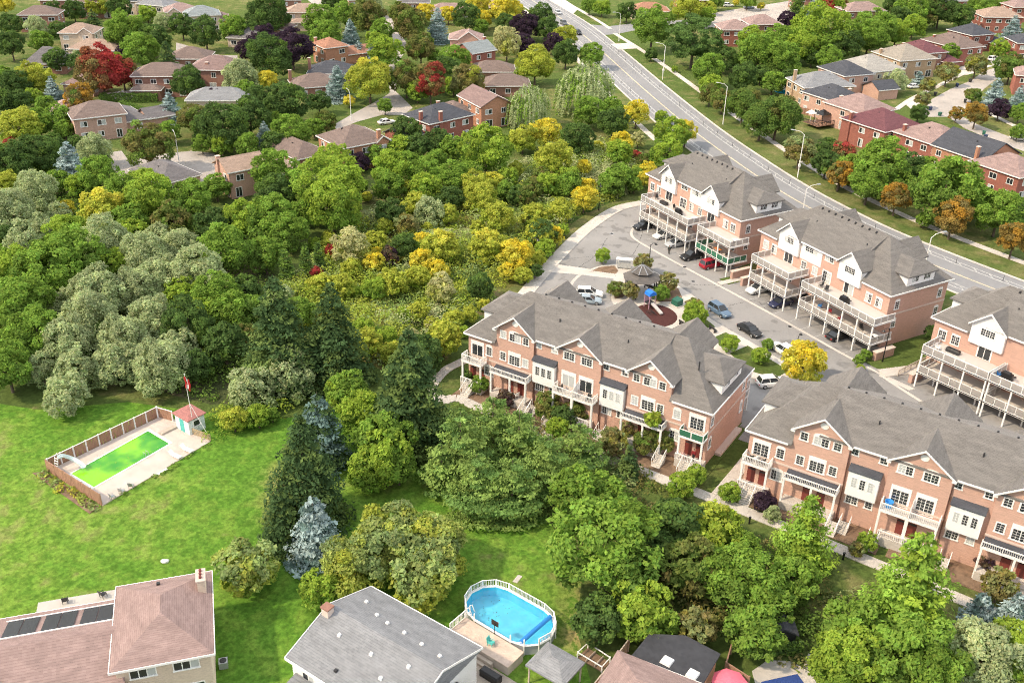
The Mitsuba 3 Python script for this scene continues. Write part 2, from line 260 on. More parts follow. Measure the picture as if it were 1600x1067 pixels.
# the walk along the townhouse fronts
walk = smoothline([(-11.54, 120.78), (-9.32, 119.15), W(FA, -70.9, 97.2), W(FA, -66.8, 96.7), W(FA, -50, 96.2), W(FA, -37.4, 96.0), W(FA, -20, 95.6), W(FA, 0, 94.4), W(FA, 14, 93.6)], 5)
slabs('front_walk', walk, 1.75, 1.5)
slabs('front_walk', [W(FA, -33.9, 97.6), W(FA, -33.6, 112), W(FA, -33.4, 117)], 2.2, 1.5) if 0 else slabs('side_walk', [W(FA, -32.2, 97.7), W(FA, -32.0, 104), W(FA, -31.9, 116)], -1.6, 1.5)
slabs('side_walk', smoothline([(-12.58, 120.21), (-12.23, 124.66), (-10.50, 129.22), (-7.60, 132.48)], 4), -1.6, 1.5)
for u0, u1 in ((-72.4, -53.5), (-53.2, -35.2), (-34.4, -33.95), (-30.2, -12.0), (-11.0, 12)):
    if u1 - u0 > 2: bed([W(FA, u0, 97.95), W(FA, u1, 97.55), W(FA, u1, 103.0), W(FA, u0, 103.2)], 'm_mulch', .10)
bed([W(FA, -35.2, 98.2), W(FA, -34, 98.2), W(FA, -34, 114), W(FA, -35.2, 114)], 'm_grass', .08); bed([W(FA, -31.8, 99), W(FA, -29.8, 99), W(FA, -29.8, 114), W(FA, -31.8, 114)], 'm_mulch', .08)
# far streets between the detached houses
Q1 = lambda *p: p
setting('street', sheet([(-96.71, 228.55), (-94.37, 229.70), (-90.56, 223.17), (-82.96, 228.50), (-77.85, 230.82), (-72.03, 229.24), (-67.79, 219.09), (-67.22, 209.05), (-87.04, 209.08), (-92.23, 217.50)], .018), 'm_street')
scene['m_street'] = two(pr(mikit.proc(lambda p, n, uv: mi.Color3f(.34, .31, .285) * (.8 + .35 * F_(p.x * .2, p.y * .2, 2., 4))), .9, specular=.2))
setting('street', sheet([(-54.76, 405.46), (-51.01, 405.87), (-44.60, 377.69), (-37.85, 350.89), (-38.82, 331.27), (-39.28, 318.68), (-36.53, 303.18), (-35.66, 290.29), (-31.83, 280.63), (-28.88, 272.77), (-30.78, 265.56), (-36.45, 265.13), (-42.32, 257.95), (-46.27, 250.08), (-47.78, 255.18), (-43.77, 267.74), (-39.40, 280.02), (-37.07, 287.99), (-40.19, 309.32), (-41.20, 321.12), (-41.66, 339.54), (-45.65, 368.38), (-50.38, 384.25)], .018), 'm_street')
setting('street', sheet([(-118.10, 349.21), (-114.62, 346.46), (-104.98, 336.43), (-97.65, 331.39), (-92.51, 331.87), (-90.01, 322.01), (-95.73, 324.18), (-103.69, 325.26), (-109.34, 324.74), (-113.91, 335.58)], .018), 'm_street')
setting('street', sheet([(159.97, 337.41), (163.43, 335.00), (153.35, 321.08), (143.65, 307.36), (129.41, 285.09), (124.40, 277.37), (126.25, 266.79), (132.54, 250.53), (129.09, 242.86), (125.12, 250.56), (120.91, 263.39), (120.49, 275.13), (114.24, 274.65), (113.84, 276.56), (121.88, 292.90), (132.86, 306.47), (144.39, 318.65), (153.46, 331.43)], .018), 'm_street')
slabs('sidewalk', smoothline([(109.01, 281.48), (116.18, 291.73), (124.56, 301.95), (136.80, 316.36), (149.75, 331.10), (159.87, 339.24)], 4), 1.6, 3.0)
slabs('sidewalk', smoothline([(132.85, 281.31), (133.98, 273.59), (135.75, 261.51)], 4), 1.6, 3.0)
for P in ([(112.98, 290.05), (121.20, 297.94), (121.42, 292.14), (112.76, 281.77)], [(121.22, 300.17), (129.80, 307.77), (135.75, 316.27), (128.44, 310.01)], [(144.62, 334.22), (154.26, 342.45), (153.03, 331.39), (145.01, 325.45)], [(163.19, 350.94), (168.39, 355.39), (164.20, 337.79), (158.40, 333.65)]): setting('driveway', slab(P, 0, .04), 'm_concrete')
setting('street', sheet([(69.55, 415.20), (85.26, 430.98), (113.13, 453.88), (123.80, 463.19), (139.38, 473.41), (114.69, 420.19), (99.23, 409.11), (76.25, 393.95), (67.49, 393.03)], .018), 'm_street')
setting('street', sheet([(-94.80, 449.58), (-80.65, 448.08), (-67.08, 431.00), (-75.63, 418.29), (-84.85, 425.93)], .018), 'm_street')
setting('path', slab([(13.48, 446.73), (18.23, 456.93), (24.81, 429.87), (22.15, 418.16)], 0, .05), 'm_concrete')

# ---- townhouse rows, built in frames whose x runs along the row, y to its back
def face(M, u0, v0, kind):
    """a wall's own frame: x along the wall, y into it, z up"""
    Q = np.eye(4)
    if kind == 'front': Q[:3, 3] = u0, v0, 0
    if kind == 'right': Q[:2, :2] = [[0, -1], [1, 0]]; Q[:3, 3] = u0, v0, 0
    if kind == 'back': Q[:2, :2] = [[-1, 0], [0, -1]]; Q[:3, 3] = u0, v0, 0
    if kind == 'left': Q[:2, :2] = [[0, 1], [-1, 0]]; Q[:3, 3] = u0, v0, 0
    return M @ Q
def window(parent, F, x0, x1, z0, z1, n=1, rows=3, trim=.14, arch=0., sill=True, pane=None, head=0., bars=True, name='window', depth=.05):
    """white surround and glazing bars proud of the wall; each light of glass a sub-part"""
    m = MB(); t = trim; zt = z1 + t + head
    m.box(x0 - t, x0, -depth, 0, z0, z1); m.box(x1, x1 + t, -depth, 0, z0, z1); m.box(x0 - t, x1 + t, -depth - .01, 0, z1, zt)
    if sill: m.box(x0 - t - .06, x1 + t + .06, -depth - .06, 0, z0 - .13, z0)
    else: m.box(x0 - t, x1 + t, -depth, 0, z0 - .06, z0)
    if arch:
        c, w = (x0 + x1) / 2, (x1 - x0) / 2 + t; k = np.linspace(0, np.pi, 9); m.ext([(c + w * math.cos(a), zt + arch * math.sin(a)) for a in k], -depth - .01, 0)
    step = (x1 - x0) / n
    for i in range(1, n): m.box(x0 + i * step - .045, x0 + i * step + .045, -depth + .005, 0, z0, z1)
    if bars:
        for i in range(n):
            a = x0 + i * step
            m.box(a + step / 2 - .018, a + step / 2 + .018, -.036, 0, z0, z1)
            for j in range(1, rows): z = z0 + (z1 - z0) * j / rows; m.box(a + .03, a + step - .03, -.034, 0, z - .018, z + .018)
    k = part(parent, name, m, 'm_white', F)
    if k.count('__') > 1: return k
    for i in range(n):
        a = x0 + i * step; c = rng.uniform(); mat = pane or ('m_curtain' if c < .28 else 'm_glass')
        part(k, 'pane', MB().box(a + .02, a + step - .02, -.022, -.004, z0 + .01, z1 - .01), mat, F)
    return k
def hip(m, x0, x1, y0, y1, z0, rx0, rx1, ry, zr, th=.2):
    a = [(x0, y0), (x1, y0), (x1, y1), (x0, y1)]; b = [(*p, z0 - th) for p in a]; t = [(*p, z0) for p in a]; L, R = (rx0, ry, zr), (rx1, ry, zr)
    m.poly(b[::-1])
    for i in range(4): m.poly([b[i], b[(i + 1) % 4], t[(i + 1) % 4], t[i]])
    m.poly([t[0], t[1], R, L]); m.poly([t[2], t[3], L, R]); m.poly([t[1], t[2], R]); m.poly([t[3], t[0], L]); return m
def hip_cut(m, x0, x1, y0, y1, z0, rx0, rx1, ry, zr, cuts, th=.2):
    """a hip roof with boxes (x0, x1, y0, y1) cut from it"""
    import manifold3d as m3
    s = m3.Manifold.hull_points([[x, y, z] for x in (x0, x1) for y in (y0, y1) for z in (z0 - th, z0)] + [[rx0, ry, zr], [rx1, ry, zr]])
    for a, b, c, d in cuts: s = s - m3.Manifold.cube([b - a, d - c, 40]).translate([a, c, 0])
    q = s.to_mesh(); return m.raw(q.vert_properties[:, :3], q.tri_verts)
def hipy(m, x0, x1, y0, y1, z0, ry0, ry1, rx, zr, th=.2):
    n = MB(); hip(n, y0, y1, -x1, -x0, z0, ry0, ry1, -rx, zr, th); v, f = n.mesh(); return m.raw(np.column_stack([-v[:, 1], v[:, 0], v[:, 2]]), f)
def gable(m, x0, x1, y0, y1, ze, zr, th=.2, rake=0.):
    """two roof slabs whose ridge runs along y"""
    c = (x0 + x1) / 2
    for a in (x0, x1): b = [(a, ze - th), (c, zr - th), (c, zr), (a, ze)]; m.ext(b if a == x0 else b[::-1], y0, y1)
    return m
def rakes(m, x0, x1, y, ze, zr, w=.22, th=.05):
    c = (x0 + x1) / 2
    for a in (x0, x1): m.poly([(a, y - th, ze - w), (a, y - th, ze + .03), (c, y - th, zr + .03), (c, y - th, zr - w)][::(1 if a == x0 else -1)][::-1]); m.poly([(a, y - th, ze + .03), (a, y, ze + .03), (c, y, zr + .03), (c, y - th, zr + .03)])
def rail(parent, M, p, q, z, h=1.05, mod=1.6, panel='bars', mat='m_white', post=.09, pname='rail_panel'):
    """posts and panels between two points; every panel is a part"""
    p, q = np.array(p, float), np.array(q, float); Lg = np.linalg.norm(q - p); n = max(1, round(Lg / mod)); d = (q - p) / n; m = MB()
    for i in range(n + 1): c = p + d * i; m.box(c[0] - post / 2, c[0] + post / 2, c[1] - post / 2, c[1] + post / 2, z, z + h + .03)
    m.bar((*p, z + h), (*q, z + h), .1, .06); part(parent, 'railing', m, mat, M)
    for i in range(n):
        a, b = p + d * (i + .06), p + d * (i + .94); g = MB()
        if panel == 'bars':
            g.bar((*a, z + .1), (*b, z + .1), .05, .05); g.bar((*a, z + h - .09), (*b, z + h - .09), .05, .05); k = max(3, int(np.linalg.norm(b - a) / .2))
            for j in range(k): c = a + (b - a) * (j + .5) / k; g.box(c[0] - .022, c[0] + .022, c[1] - .022, c[1] + .022, z + .1, z + h - .1)
            part(parent, pname, g, mat, M)
        else: g.bar((*a, z + .08 + (h - .18) / 2), (*b, z + .08 + (h - .18) / 2), .02, h - .2); part(parent, pname, g, panel, M)
scene['m_panelglass'] = {'type': 'principledthin', 'base_color': {'type': 'rgb', 'value': [.62, .60, .58]}, 'roughness': .3, 'spec_trans': .6, 'eta': 1.3}
scene['m_greenpanel'] = two(pr((.035, .14, .085), .5))
scene['m_deck'] = two(pr((.47, .44, .41), .8))
def stairs(parent, M, x0, x1, ytop, ybot, z, n=7):
    m = MB(); d = (ybot - ytop) / n
    for i in range(n): m.box(x0, x1, ytop + d * i, ytop + d * (i + 1), 0, z * (n - i) / (n + 1))
    k = part(parent, 'stair', m, 'm_concrete', M)
    for x in (x0, x1):
        r = MB(); r.bar((x, ytop, z + .9), (x, ybot, z / (n + 1) + .9), .06)
        for i in range(0, n + 1, 2): y = ytop + d * i; zz = z * (n - i) / n; r.box(x - .025, x + .025, y - .025, y + .025, max(zz - .2, 0), zz + .92)
        part(parent, 'handrail', r, 'm_white', M)
def vents(parent, M, pts, size=.3):
    for x, y, z in pts: part(parent, 'roof_vent', MB().hull8([(x - size / 2, y - size / 2, z - .25), (x + size / 2, y - size / 2, z - .25), (x + size / 2, y + size / 2, z - .25), (x - size / 2, y + size / 2, z - .25)], [(x - size * .35, y - size * .35, z + .16), (x + size * .35, y - size * .35, z + .16), (x + size * .35, y + size * .35, z + .16), (x - size * .35, y + size * .35, z + .16)]), 'm_dark', M)
def dormer(parent, M, u, v0, v1, zb, ze, zr, back, s, wall='m_siding'):
    """a hipped side dormer; s = +1 on the right end, -1 on the left"""
    F = face(M, u, v0 if s > 0 else v1, 'right' if s > 0 else 'left'); w = v1 - v0; m = MB().box(.25, w - .25, .25, back, zb - .8, ze); d = part(parent, 'dormer', m, wall, F)
    r = MB(); hipy(r, -.1, w + .1, -.15, back, ze + .15, w * .32, back, w / 2, zr); part(d, 'dormer_roof', r, 'm_roof', F, pal=0)
    F2 = F.copy(); F2[:3, 3] = (F @ [0, .25, 0, 1])[:3]
    for c in (w * .3, w * .7):
        window(d, F2, c - .7, c + .7, zb + .3, ze - .12, 2, trim=.08, rows=2, sill=False)
        for a in (c - .68, c + .02): part(d, 'pane', MB().box(a, a + .66, -.022, -.004, zb + .31, ze - .13), 'm_glass' if rng.uniform() < .7 else 'm_curtain', F2)
def ground_parts(t, M): pass

def row_front(label, M, uL, uR, gab, v0, vb, zr, S=1., green=False):
    """salmon brick row seen from its garden side"""
    t = thing('townhouse_row', label, 'building'); zl, zm, D = 8.6, 10.85, .35
    e0, e1 = gab[0][0], gab[-1][1]; vm = (v0 + vb) / 2; F = face(M, 0, v0, 'front'); Fg = face(M, 0, v0 + D, 'front')
    w = MB(); w.box(uL, e0, v0, vb, 0, zl); w.box(e1, uR, v0, vb, 0, zl); w.box(e0 + .01, e1 - .01, v0 + D, vb + .01, 0, zm)
    for a, b in gab:
        c = (a + b) / 2; w.hull8([(a, v0 - .005, 0), (b, v0 - .005, 0), (b, v0 + 1, 0), (a, v0 + 1, 0)], [(a, v0 - .005, 10.6), (b, v0 - .005, 10.6), (b, v0 + 1, 10.6), (a, v0 + 1, 10.6)]); w.ext([(a, 10.6), (b, 10.6), (c, 13.2)], v0 - .005, v0 + 1)
        w.box(a + .02, b - .02, vb - 1, vb + .6, 0, 10.6); w.ext([(a, 10.6), (b, 10.6), (c, 13.2)], vb - 1, vb + .6)
    part(t, 'wall', w, 'm_brick', M, pal=0)
    r = MB(); o = .5
    hip_cut(r, uL - o, e0 + 3.2, v0 - o, vb + o, zl, uL + 6.1, e0 + 3.2, vm, zr - .02, [(e0 - .01, e0 + 4, v0 - 1, v0 + .3)]); hip_cut(r, e1 - 3.2, uR + o, v0 - o, vb + o, zl, e1 - 3.2, uR - 6.6, vm, zr - .02, [(e1 - 4, e1 + .01, v0 - 1, v0 + .3)])
    r.extx([(v0 + D - o, zm - .2), (vb + o, zm - .2), (vb + o, zm), (vm, zr), (v0 + D - o, zm)], e0 + 2.9, e1 - 2.9)
    part(t, 'roof', r, 'm_roof', M, pal=0)
    for a, b in gab:
        g = MB(); gable(g, a - .38, b + .38, v0 - .55, v0 + 6.2, 10.75, 13.4); part(t, 'gable_roof', g, 'm_roof', M, pal=0)
        g = MB(); gable(g, a - .38, b + .38, vb - 6.2, vb + 1.1, 10.75, 13.4); part(t, 'gable_roof', g, 'm_roof', M, pal=0)
        k = MB(); rakes(k, a - .40, b + .40, v0 - .56, 10.75, 13.42); k.box(a - .4, a + .1, v0 - .57, v0, 10.5, 10.72); k.box(b - .1, b + .4, v0 - .57, v0, 10.5, 10.72); part(t, 'gable_trim', k, 'm_white', M)
        c = (a + b) / 2; part(t, 'gable_roundel', MB().ext([(c + .48 * math.cos(q), 12.2 + .42 * math.sin(q)) for q in np.linspace(0, 2 * np.pi, 18)[:-1]], v0 - .08, v0), 'm_white', M)
    fa = MB(); fa.box(uL - o, e0 - .4, v0 - o - .1, v0 - o, zl - .2, zl + .02); fa.box(e1 + .4, uR + o, v0 - o - .1, v0 - o, zl - .2, zl + .02); fa.box(uR + o, uR + o + .1, v0 - o, vb + o, zl - .2, zl + .02); fa.box(uL - o - .1, uL - o, v0 - o, vb + o, zl - .2, zl + .02)
    for i in range(len(gab) - 1): fa.box(gab[i][1] + .4, gab[i + 1][0] - .4, v0 + D - o - .1, v0 + D - o, zm - .2, zm + .02)
    each(t, 'gutter', fa, 'm_white', M)
    bl = MB(); bl.box(uL - .05, e0, v0 - .06, v0 - .002, 5.05, 5.3); bl.box(e1, uR + .05, v0 - .06, v0 - .002, 5.05, 5.3); bl.box(uR + .002, uR + .06, v0 - .05, vb, 5.05, 5.3)
    for a, b in gab: bl.box(a - .05, b + .05, v0 - .07, v0 - .006, 5.05, 5.3)
    each(t, 'stone_band', bl, 'm_cast', M)
    ds = MB()
    for a, b in gab: ds.tube([(b + .12, v0 + .2, 0), (b + .12, v0 + .2, 10.6)], .06, 6)
    each(t, 'downspout', ds, 'm_downspout', M, 1)
    G5 = ('m_glass', None)
    def balcony(a, b, z, panel, d=1.65, screen=False):
        m = MB().box(a, b, v0 - d, v0 - .08, z - .22, z); k = part(t, 'balcony', m, 'm_white', M); part(k, 'floor', MB().box(a + .1, b - .1, v0 - d + .1, v0 - .1, z, z + .02), 'm_deck', M)
        for p, q in (((a + .06, v0 - d + .06), (b - .06, v0 - d + .06)), ((a + .06, v0 - d + .06), (a + .06, v0 - .2)), ((b - .06, v0 - d + .06), (b - .06, v0 - .2))): rail(k, M, p, q, z, 1.0, 1.55, panel)
        for u in (a + .15, b - .15) + (((a + b) / 2,) if b - a > 5 else ()): part(k, 'post', MB().box(u - .12, u + .12, v0 - d + .03, v0 - d + .27, 0, z - .22), 'm_white', M)
        if screen: part(k, 'privacy_screen', MB().hull8([((a + b) / 2, v0 - d + .1, z), ((a + b) / 2 + .04, v0 - d + .1, z), ((a + b) / 2 + .04, v0 - .1, z), ((a + b) / 2, v0 - .1, z)], [((a + b) / 2, v0 - d + .1, z + 1.2), ((a + b) / 2 + .04, v0 - d + .1, z + 1.2), ((a + b) / 2 + .04, v0 - .1, z + 1.9), ((a + b) / 2, v0 - .1, z + 1.9)]), 'm_white', M)
        return k
    def patio(c, w=1.75): window(t, F, c - w / 2, c + w / 2, 4.95, 7.0, 2, rows=5, trim=.26, sill=False, head=.32, pane='m_glass' if rng.uniform() < .6 else None, name='patio_door', bars=rng.uniform() < .6)
    def door(u): m = MB().box(u - .5, u + .5, v0 - .05, v0 - .006, 1.2, 3.3); k = part(t, 'door', m, 'm_door', M); part(k, 'transom', MB().box(u - .45, u + .45, v0 - .06, v0 - .05, 3.0, 3.22), 'm_glass', M)
    def porch(a, b, st):
        part(t, 'porch', MB().box(a, b, v0 - 1.8, v0 - .02, 0, 1.2), 'm_concrete', M)
        for x0, x1 in st: stairs(t, M, x0, x1, v0 - 1.8, v0 - 3.6, 1.2)
        rail(t, M, (a + .05, v0 - 1.75), (b - .05, v0 - 1.75), 1.2, .9, 1.6, 'bars') if not st or st[0][1] < b - 1 else None
    # left and right ends
    for (a, b, s) in ((uL, e0, 1), (e1, uR, -1)):
        c = a + 1.55 * S if s > 0 else b - 1.6 * S; patio(c); x = b - 1.25 if s > 0 else a + 1.1
        window(t, F, x - .42, x + .42, 5.95, 7.2, 1, 4, arch=.3); window(t, F, x - .65, x + .65, 2.7, 4.0, 2, 3, arch=.25)
        balcony(c - 1.7, c + 1.7, 4.75, 'm_greenpanel' if green and s < 0 else 'bars'); porch(c - 1.8, c + 1.8, [(c - .7, c + .6)]); door(c - .75); door(c + .75)
    for i, (a, b) in enumerate(gab):
        c = (a + b) / 2; k = (b - a) / 6.1
        if i % 2 == 0:
            for x in (c - 1.95 * k, c + 1.75 * k): window(t, F, x - .4, x + .4, 9.5, 10.5, 1, 3); window(t, F, x - .4, x + .4, 6.0, 7.15, 1, 4)
            window(t, F, c - .85, c + .8, 9.45, 10.5, 2, 3, trim=.18, arch=.35); window(t, F, c - .85, c + .8, 5.75, 7.1, 2, 4, trim=.22, head=.4)
            m = MB().box(a - .1, b - .1, v0 - 1.65, v0 - .08, 4.28, 4.5); kk = part(t, 'canopy', m, 'm_white', M); part(kk, 'canopy_roof', MB().hull8([(a + .05, v0 - 1.5, 4.5), (b - .25, v0 - 1.5, 4.5), (b - .25, v0 - .1, 4.5), (a + .05, v0 - .1, 4.5)], [(a + .05, v0 - 1.5, 4.55), (b - .25, v0 - 1.5, 4.55), (b - .25, v0 - .1, 5.0), (a + .05, v0 - .1, 5.0)]), 'm_roof', M, pal=3)
            rail(kk, M, (a, v0 - 1.58), (b - .2, v0 - 1.58), 4.5, .75, 1.9, 'bars'); rail(kk, M, (b - .2, v0 - 1.58), (b - .2, v0 - .15), 4.5, .75, 1.9, 'bars')
            for u in (a + .1, c + .2, b - .25): part(kk, 'post', MB().box(u - .12, u + .12, v0 - 1.62, v0 - 1.38, 0, 4.28), 'm_white', M)
            porch(a + .1, b - .2, [(b - .3, b + .9)]); door(c - .6); door(c + 1.1)
        else:
            for x in (c - 1.5 * k, c + 1.0 * k): window(t, F, x - .72, x + .78, 9.4, 10.45, 2, 3, trim=.18, arch=.38)
            patio(c - 1.4 * k); patio(c + 1.1 * k); balcony(a + .15, b - .1, 4.75, 'bars', screen=True); porch(a + .6, b - .6, [(a - .2, a + .9)]); door(c - .7); door(c + .5)
            for u in (c - .1,): part(t, 'porch_post', MB().box(u - .13, u + .13, v0 - 1.6, v0 - 1.35, 0, 4.5), 'm_white', M)
    for i in range(len(gab) - 1):
        a, b = gab[i][1], gab[i + 1][0]
        for x in (a + .55, b - .75): window(t, Fg, x - .38, x + .38, 9.55, 10.5, 1, 3)
        c = (a + b) / 2 - .05; h = min(1.75, (b - a) / 2 - .1); m = MB().box(c - h, c + h, v0 - .45, v0 + D - .01, 4.4, 7.75); q = part(t, 'bay', m, 'm_siding', M)
        part(q, 'bay_roof', MB().extx([(v0 - .62, 7.75), (v0 + D - .02, 7.75), (v0 + D - .02, 8.35), (v0 - .62, 7.85)], c - h - .12, c + h + .12), 'm_roof', M, pal=3)
        Fb = face(M, 0, v0 - .45, 'front')
        for x in (c - .95, c, c + .95): window(q, Fb, x - .28, x + .28, 5.7, 7.0, 1, 4, trim=.07, sill=False); part(q, 'pane', MB().box(x - .26, x + .26, v0 - .472, v0 - .454, 5.71, 6.99), 'm_curtain' if rng.uniform() < .4 else 'm_glass', M)
        window(t, Fg, c - 1.55, c - .3, 2.85, 4.1, 2, 4); window(t, Fg, c + .7, c + 1.4, 2.95, 4.1, 1, 4)
        stairs(t, M, c - 1.4, c - .3, v0 - .8, v0 - 2.4, 1.0, 6)
    # right end wall
    Fr = face(M, uR, v0, 'right'); Ld = vb - v0
    for x in (1.0, Ld - 1.4): window(t, Fr, x - .38, x + .38, 6.0, 7.2, 1, 4, arch=.35); window(t, Fr, x - .38, x + .38, 2.6, 3.9, 1, 4, arch=.35)
    part(t, 'window_well', MB().box(uR + .02, uR + .9, v0 + 3.5, v0 + 11, 0, .45), 'm_cast', M)
    Fl = face(M, uL, vb, 'left')
    for x in (1.2, Ld - 1.2): window(t, Fl, x - .38, x + .38, 6.0, 7.2, 1, 4, arch=.35)
    dormer(t, M, uR + .05, v0 + 3.4, v0 + 10.6, 9.3, 10.75, 12.5, 5.2, 1); dormer(t, M, uL - .05, v0 + 3.4, v0 + 10.6, 9.3, 10.75, 12.5, 5.2, -1)
    # roof vents along the ridge and stacks
    n = int((e1 - e0 - 7) / 2.1); vents(t, M, [(e0 + 3.6 + 2.1 * i, vm + .55, zr - .2) for i in range(n)])
    for i, (a, b) in enumerate(gab): x = b + 2.0; part(t, 'pipe', MB().tube([(x, v0 + 3.4, 11.8), (x, v0 + 3.4, 13.05)], .09, 7), 'm_dark', M)
    # rear decks and posts of the carports on the lane side
    for a, b in ((uL + .8, gab[0][1]), (gab[1][0], gab[1][1] + 2), (gab[2][0] - 1, uR - .6)):
        for z in (2.6, 5.4):
            k = part(t, 'deck', MB().box(a, b, vb + .61, vb + 3.4, z - .22, z), 'm_white', M); rail(k, M, (a, vb + 3.35), (b, vb + 3.35), z, 1.1, 1.8, 'm_panelglass'); rail(k, M, (b, vb + .7), (b, vb + 3.35), z, 1.1, 1.8, 'm_panelglass')
        for u in (a + .1, (a + b) / 2, b - .1): part(t, 'deck_post', MB().box(u - .13, u + .13, vb + 3.1, vb + 3.36, 0, 6.5), 'm_white', M)
    return t
scene['m_cast'] = two(pr((.56, .46, .40), .9)); scene['m_downspout'] = two(pr((.19, .10, .075), .5))
rowA = row_front('long salmon brick townhouse row beside the playground, green balcony panels at its right end', FA, -72.2, -35.2, [(-67.4, -61.3), (-57.4, -50.85), (-46.75, -40.7)], 102.2, 115.3, 14.2, green=True)
rowB = row_front('salmon brick townhouse row running off the right edge, blue tub on its balcony', FA, -29.6, 10.3, [(-24.35, -17.85), (-13.25, -6.5), (-2.0, 4.6)], 101.3, 114.6, 14.1, S=1.05)

def row_rear(label, M, uL, uR, gab, panels, v0, vb, decks, post, zr=15.2, green=None, upper=5.9):
    """salmon brick row seen from its carport side: white clad gables, two storeys of decks on posts"""
    t = thing('townhouse_row', label, 'building'); zl, zm = 9.4, 11.05; F = face(M, 0, v0, 'front'); e0, e1 = gab[0][0], gab[-1][1]; vm = (v0 + vb) / 2; o = .5
    w = MB(); w.box(uL, uR, v0, vb, 2.35, zl); w.box(uL, uL + .4, v0 - .01, vb, 0, 2.36); w.box(uR - .4, uR, v0 - .01, vb, 0, 2.36); w.box(uL + .4, uR - .4, v0 + 1, vb, 0, 2.36); w.box(e0 + .01, e1 - .01, v0 + .005, vb - .01, zl - .1, zm)
    for a, b in gab: w.box(a + .02, b - .02, vb - 1, vb + .6, 0, 10.6); w.ext([(a, 10.6), (b, 10.6), ((a + b) / 2, 13.2)], vb - 1, vb + .6)
    part(t, 'wall', w, 'm_brick', M, pal=0)
    r = MB(); hip_cut(r, uL - o, e0 + 2.2, v0 - o, vb + o, zl, uL + 6.4, e0 + 2.2, vm, zr - .02, [(e0 - .01, e0 + 3, v0 - 1, v0 + .3)]); hip_cut(r, e1 - 2.2, uR + o, v0 - o, vb + o, zl, e1 - 2.2, uR - 7.6, vm, zr - .02, [(e1 - 3, e1 + .01, v0 - 1, v0 + .3)])
    r.extx([(v0 - o, zm - .2), (vb + o, zm - .2), (vb + o, zm), (vm, zr), (v0 - o, zm)], e0 + 2.0, e1 - 2.0); part(t, 'roof', r, 'm_roof', M, pal=0)
    for a, b in gab:
        c = (a + b) / 2; q = MB(); q.box(a, b, v0 - .5, v0 + 1.4, 8.0, 11.0); q.ext([(a, 11.0), (b, 11.0), (c, 13.3)], v0 - .5, v0 + 1.4); k = part(t, 'clad_gable', q, 'm_siding', M)
        g = MB(); gable(g, a - .35, b + .35, v0 - .95, v0 + 5.4, 11.0, 13.45); part(k, 'gable_roof', g, 'm_roof', M, pal=0); tr = MB(); rakes(tr, a - .37, b + .37, v0 - .96, 11.0, 13.47); part(k, 'gable_trim', tr, 'm_white', M)
        Fb = face(M, 0, v0 - .5, 'front'); window(k, Fb, c - 1.0, c + 1.0, 9.75, 10.75, 3, 3, trim=.08)
        for j in range(3): part(k, 'pane', MB().box(c - .98 + j * .667, c - .98 + j * .667 + .62, v0 - .522, v0 - .504, 9.76, 10.74), 'm_curtain' if rng.uniform() < .4 else 'm_glass', M)
        g = MB(); gable(g, a - .38, b + .38, vb - 6.2, vb + 1.1, 10.9, 13.5); part(t, 'gable_roof', g, 'm_roof', M, pal=0)
        window(t, F, c - .9, c + .9, 6.05, 7.85, 2, 1, trim=.2, sill=False, name='patio_door', bars=False)
    for a, b in panels:
        q = part(t, 'clad_panel', MB().box(a, b, v0 - .12, v0 - .002, 8.0, 10.84), 'm_siding', M); c = (a + b) / 2; Fb = face(M, 0, v0 - .12, 'front'); window(q, Fb, c - 1.35, c + 1.35, 9.75, 10.6, 3, 3, trim=.08)
        for j in range(3): part(q, 'pane', MB().box(c - 1.33 + j * .9, c - 1.33 + j * .9 + .86, v0 - .142, v0 - .124, 9.76, 10.59), 'm_curtain' if rng.uniform() < .4 else 'm_glass', M)
        for x in (c - 1.3, c + 1.3): window(t, F, x - .5, x + .5, 6.3, 7.6, 2, 3, trim=.12)
        x = b + 1.6 if b + 3 < gab[-1][0] else a - 1.9; window(t, F, x - .85, x + .85, 9.75, 10.6, 2, 3); window(t, F, x - .85, x + .85, 6.05, 7.85, 2, 3, trim=.18, sill=False, name='patio_door')
    for x in (uL + 1.5, uL + 3.6, uR - 1.9, uR - 4.0): window(t, F, x - .55, x + .55, 6.4, 7.75, 2, 3, trim=.12, head=.15)
    for x in np.arange(uL + 2, uR - 1, 3.1): window(t, F, x - .5, x + .5, 2.9, 4.7, 1, 1, trim=.1, sill=False, bars=False, pane='m_glass')
    fa = MB(); fa.box(uL - o, uR + o, v0 - o - .1, v0 - o, zl - .2, zl + .02) if 0 else None
    for a, b in ((uL - o, e0 - .35), (e1 + .35, uR + o)): fa.box(a, b, v0 - o - .1, v0 - o, zl - .2, zl + .02)
    fa.box(gab[0][1] + .35, gab[-1][0] - .35, v0 - o - .1, v0 - o, zm - .2, zm + .02); fa.box(uR + o, uR + o + .1, v0 - o, vb + o, zl - .2, zl + .02); fa.box(uL - o - .1, uL - o, v0 - o, vb + o, zl - .2, zl + .02); each(t, 'gutter', fa, 'm_white', M)
    part(t, 'stone_band', MB().box(uR + .002, uR + .07, v0 - .02, vb, 5.5, 5.75), 'm_cast', M)
    Fr = face(M, uR, v0, 'right'); Ld = vb - v0
    for x in (1.9, Ld - 1.6):
        for z in (6.5, 3.3): window(t, Fr, x - .4, x + .4, z, z + 1.25, 1, 4, arch=.35, pane='m_glass')
    Fl = face(M, uL, vb, 'left')
    for x in (1.9, Ld - 1.6): window(t, Fl, x - .4, x + .4, 6.5, 7.75, 1, 4, arch=.35)
    dormer(t, M, uR + .05, v0 + 3.2, v0 + 9.8, 10.1, 11.5, 13.2, 4.8, 1); dormer(t, M, uL - .05, v0 + 3.2, v0 + 9.8, 10.1, 11.5, 13.2, 4.8, -1)
